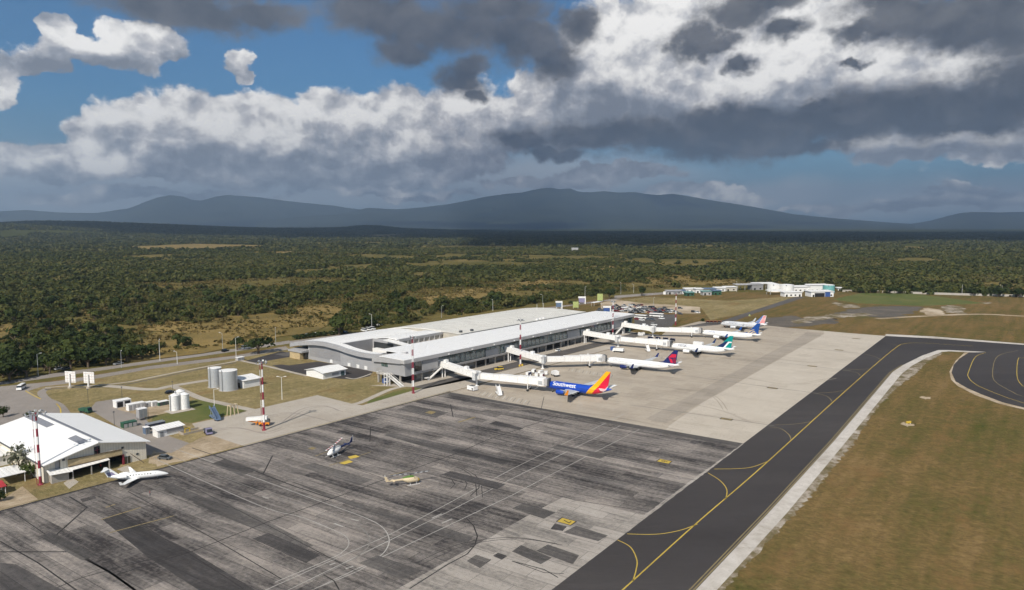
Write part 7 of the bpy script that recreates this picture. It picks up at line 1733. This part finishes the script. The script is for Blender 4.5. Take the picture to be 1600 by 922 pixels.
for (a, b_, n, row) in rows:
    for i in range(n):
        if rr.random() < .12: continue
        t = i/(n-1); p = G(a[0] + (b_[0]-a[0])*t + rr.uniform(-1, 1), a[1] + (b_[1]-a[1])*t + rr.uniform(-.35, .35))
        lot_car(rr.choice(cols_), rr.choice(['car', 'suv', 'suv', 'pickup']), p, ACR + rr.choice([0, math.pi]) + rr.uniform(-.15, .15), row)
for cx, cy in ((1030,486),(1036,484.5),(1039,482.2),(1046,487.5),(1050,486.2),(1056,488),(1063,482.5),(1063,491.5),(1084,488),(1090,489)):
    lot_car(rr.choice(['car_black', 'car_grey', 'car_white']), 'suv', G(cx, cy), ACR + rr.uniform(-.4, .4), 'scattered right part')
bus('white coach parked on the dark lot, left of two', G(1001, 497.5), ACR+.1); bus('white coach with open side parked on the dark lot, lower of two', G(1026, 495), ACR+.15, L=12)
for cx, cy, m_, l in ((996, 499.5, 'car_red', 'red car parked by the left coach on the dark lot'), (1003, 501, 'car_white', 'white car parked below the left coach on the dark lot'), (1014, 500.5, 'car_grey', 'dark grey car in the middle of the dark lot'), (1020, 500.5, 'car_grey', 'second dark grey car right of the first on the dark lot'), (1034, 498.6, 'car_white', 'white car at the right end of the dark lot'), (1008, 509.5, 'car_white', 'white car below the dark lot near the last bridge'), (1022, 508.5, 'car_white', 'white car farther right below the dark lot')):
    car(l, G(cx, cy), ACR + .2, m_, 'suv')
# ------------------------------------------------------------------ far buildings
def block(label, cx, cy, w, d, h, wall, roof, rot=TROT, name='building', bands=True, open_=False):
    B = thing(name, label, 'building', G(cx, cy), rot)
    if 'blue bay' in label: b = MB(); b.box(3, 9, -d/2-.3, -d/2-.05, 0, h*.9); b.build('bay', 'blue_paint', B); b = MB(); b.box(-9, 2.5, -d/2-.3, -d/2-.05, 0, h*.75); b.build('bay', 'dark_opening', B)
    if open_:
        for x in np.linspace(-w/2+.4, w/2-.4, max(2, int(w/7))):
            for y in (-d/2+.4, d/2-.4): b = MB(); b.box(x-.2, x+.2, y-.2, y+.2, 0, h); b.build('post', 'fascia_grey', B)
    else:
        b = MB(); b.box(-w/2, w/2, -d/2, d/2, 0, h); b.build('wall', wall, B)
        n = max(2, int(w/5))
        for i in range(n):
            x = -w/2 + w*(i+.5)/n; b = MB(); b.box(x-1.0, x+1.0, -d/2-.06, -d/2-.01, .9 if i % 3 else .05, 2.4); b.build('window' if i % 3 else 'door', 'glass_dark', B)
    b = MB(); b.hull([(-w/2-.8, -d/2-.8, h), (w/2+.8, -d/2-.8, h), (w/2+.8, d/2+.8, h), (-w/2-.8, d/2+.8, h)], [(-w/2-.8, -d/2-.8, h+.25), (w/2+.8, -d/2-.8, h+.25), (w/2+.8, d/2+.8, h+.9), (-w/2-.8, d/2+.8, h+.9)]); b.build('roof', roof, B)
    return B
FR = math.radians(8)
block('long pale open-sided shed at the left end of the fuel depot', 1166, 452.5, 28, 12, 6.0, 'white_metal', 'fascia_grey', FR, open_=True)
block('dark-sided hall with a raised pale roof in the fuel depot', 1180, 452.5, 14, 12, 6.6, 'grey_panel_dark', 'fascia_grey', FR)
block('long white-roofed shed behind the depot tanks', 1193, 451, 26, 12, 6.5, 'white_metal', 'roof_white', FR, open_=True)
block('low white building in front of the depot tanks', 1236, 463, 20, 9, 4.6, 'white_paint', 'roof_white', FR)
block('white canopy building left of the depot gate', 1212, 460, 18, 9, 4.2, 'blue_paint', 'roof_white', FR, open_=True)
block('long white building behind the depot gate', 1253, 455, 38, 12, 5.6, 'white_paint', 'roof_white', FR)
block('white-roofed filling station with a blue bay right of the depot gate', 1280, 463, 26, 12, 5.6, 'white_paint', 'roof_white', FR)
block('white hall behind the filling station', 1277, 455, 24, 10, 7.4, 'white_paint', 'roof_white', FR)
block('small pale hut at the right end of the depot', 1312, 454.5, 7, 5, 3.4, 'white_metal', 'white_metal', FR, 'hut')
def round_tank(label, cx, cy, r, h, mat):
    T = thing('fuel_tank', label, 'tank', G(cx, cy)); b = MB(); b.lathe([(r, 0), (r, h)], n=28); b.build('shell', mat, T, True); b = MB(); b.lathe([(r+.1, h), (r*.6, h+.6), (.05, h+.9)], n=28); b.build('roof', 'white_paint', T, True)
    b = MB(); b.bar((r*.9, -r*.55, 0), (-r*.5, -r*.95, h), .5, .8); b.build('stair', 'steel_grey', T)
round_tank('squat white fuel tank, left of two in the depot', 1209, 455.5, 7.6, 8.6, 'white_paint'); round_tank('squat white fuel tank, right of two in the depot', 1229, 456.5, 7.8, 8.6, 'white_paint'); round_tank('turquoise round tank at the right end of the depot', 1294.5, 457.5, 6.4, 9.0, 'turquoise')
for i, (cx, cy, w, wl, rf, l) in enumerate(((1052, 459.5, 16, 'fascia_grey', 'grey_panel', 'long grey shed left of the low row of far buildings'), (1079, 456.5, 15, 'white_metal', 'roof_white', 'white-roofed shed in the far row, left of the small white huts'), (1091, 457.5, 8, 'white_paint', 'white_paint', 'small bright white hut in the far row'), (1107, 456, 16, 'beige_panel', 'blue_grey', 'blue-grey roofed shed in the middle of the far row'), (1124, 455, 12, 'white_metal', 'roof_white', 'white shed right of the blue-grey shed in the far row'), (1140, 454.5, 14, 'beige_panel', 'white_metal', 'pale pinkish shed at the right end of the far row'),
    (1076.5, 462, 9, 'green_paint', 'turq_dull', 'green container hut in front of the far row'), (1103, 461, 10, 'fascia_grey', 'turq_dull', 'pale turquoise container in front of the far row'), (1119, 460.5, 9, 'green_paint', 'blue_grey', 'dark green container right of the turquoise one in the far row'), (1064, 459, 9, 'white_metal', 'blue_grey', 'small grey-roofed hut left of the green container hut'))):
    block(l, cx, cy, w, 7, 3.6 + .5*(i % 3), wl, rf, FR, 'shed')
block('lone white two-part building far out in the woods', 898, 394.5, 18, 12, 12, 'fascia_grey', 'white_metal', 0); block('low pale building left of the lone white one in the woods', 878, 394.5, 16, 8, 4, 'beige_panel', 'fascia_grey', 0)
def long_wall(name, pts, h, mat, label, w=.4):
    P = px(pts); o = P[0]; b = MB()
    for p, q in zip(P, P[1:]): b.bar(p - o + Vector((0, 0, h/2)), q - o + Vector((0, 0, h/2)), w, h)
    x = b.build(name, mat, loc=o); tag(x, label, 'wall'); return x
long_wall('boundary_wall', [(1316,456),(1360,456.5),(1420,459),(1500,461.5),(1600,464),(1700,467)], 2.4, 'concrete_wall', 'long pale boundary wall under the trees at the far right')
# people by the hangar and bridges
def person(label, p, rot, shirt, trousers='dark_steel', h=1.74):
    Pn = thing('person', label, 'person', p, rot); me = bpy.data.meshes.new('body')
    V = [(0,0,.98),(0,0,1.22),(0,0,1.42),(0,0,1.52),(0,0,1.66),(0,.19,1.40),(.05,.25,1.12),(.16,.23,.90),(0,-.19,1.40),(-.02,-.25,1.12),(.06,-.26,.88),(0,.10,.92),(.10,.11,.50),(.04,.11,.06),(.18,.12,.03),(0,-.10,.92),(-.06,-.11,.50),(-.14,-.11,.07),(0,-.12,.03)]
    E_ = [(0,1),(1,2),(2,3),(3,4),(2,5),(5,6),(6,7),(2,8),(8,9),(9,10),(0,11),(11,12),(12,13),(13,14),(0,15),(15,16),(16,17),(17,18)]
    Rr = [.15,.16,.15,.06,.115,.07,.052,.04,.07,.052,.04,.095,.07,.05,.045,.095,.07,.05,.045]
    me.from_pydata(V, E_, []); o = bpy.data.objects.new('body', me); col.objects.link(o)
    sk = o.modifiers.new('skin', 'SKIN'); o.modifiers.new('sub', 'SUBSURF').levels = 1
    for i, d in enumerate(me.skin_vertices[0].data): d.radius = (Rr[i], Rr[i]*(.85 if i < 3 else 1)); d.use_root = (i == 0)
    dg = bpy.context.evaluated_depsgraph_get(); m2 = bpy.data.meshes.new_from_object(o.evaluated_get(dg)); bpy.data.objects.remove(o)
    m2.materials.clear()
    for q in (shirt, trousers, 'skin'): m2.materials.append(MATS[q])
    for f in m2.polygons:
        z = f.center.z; f.material_index = 2 if z > 1.47 or (z < 1.12 and abs(f.center.y) > .2 and z > .8) else (0 if z > .95 else 1); f.use_smooth = True
    o = bpy.data.objects.new('body', m2); col.objects.link(o); o.parent = Pn
    b = MB(); b.lathe([(.105, 1.68), (.118, 1.73), (.09, 1.79), (.02, 1.81)], n=12); b.build('hair', 'tyre_black', Pn, True)
person('person in a red shirt standing under the hangar awning', G(157.5, 733), -1.2, 'red_paint')
person('person in dark clothes and a lime vest by the first bridge column', G(748.5, 603), -1.8, 'green_paint')
person('person walking on the old apron beside the business jet wing', G(234.5, 775), .4, 'maroon')
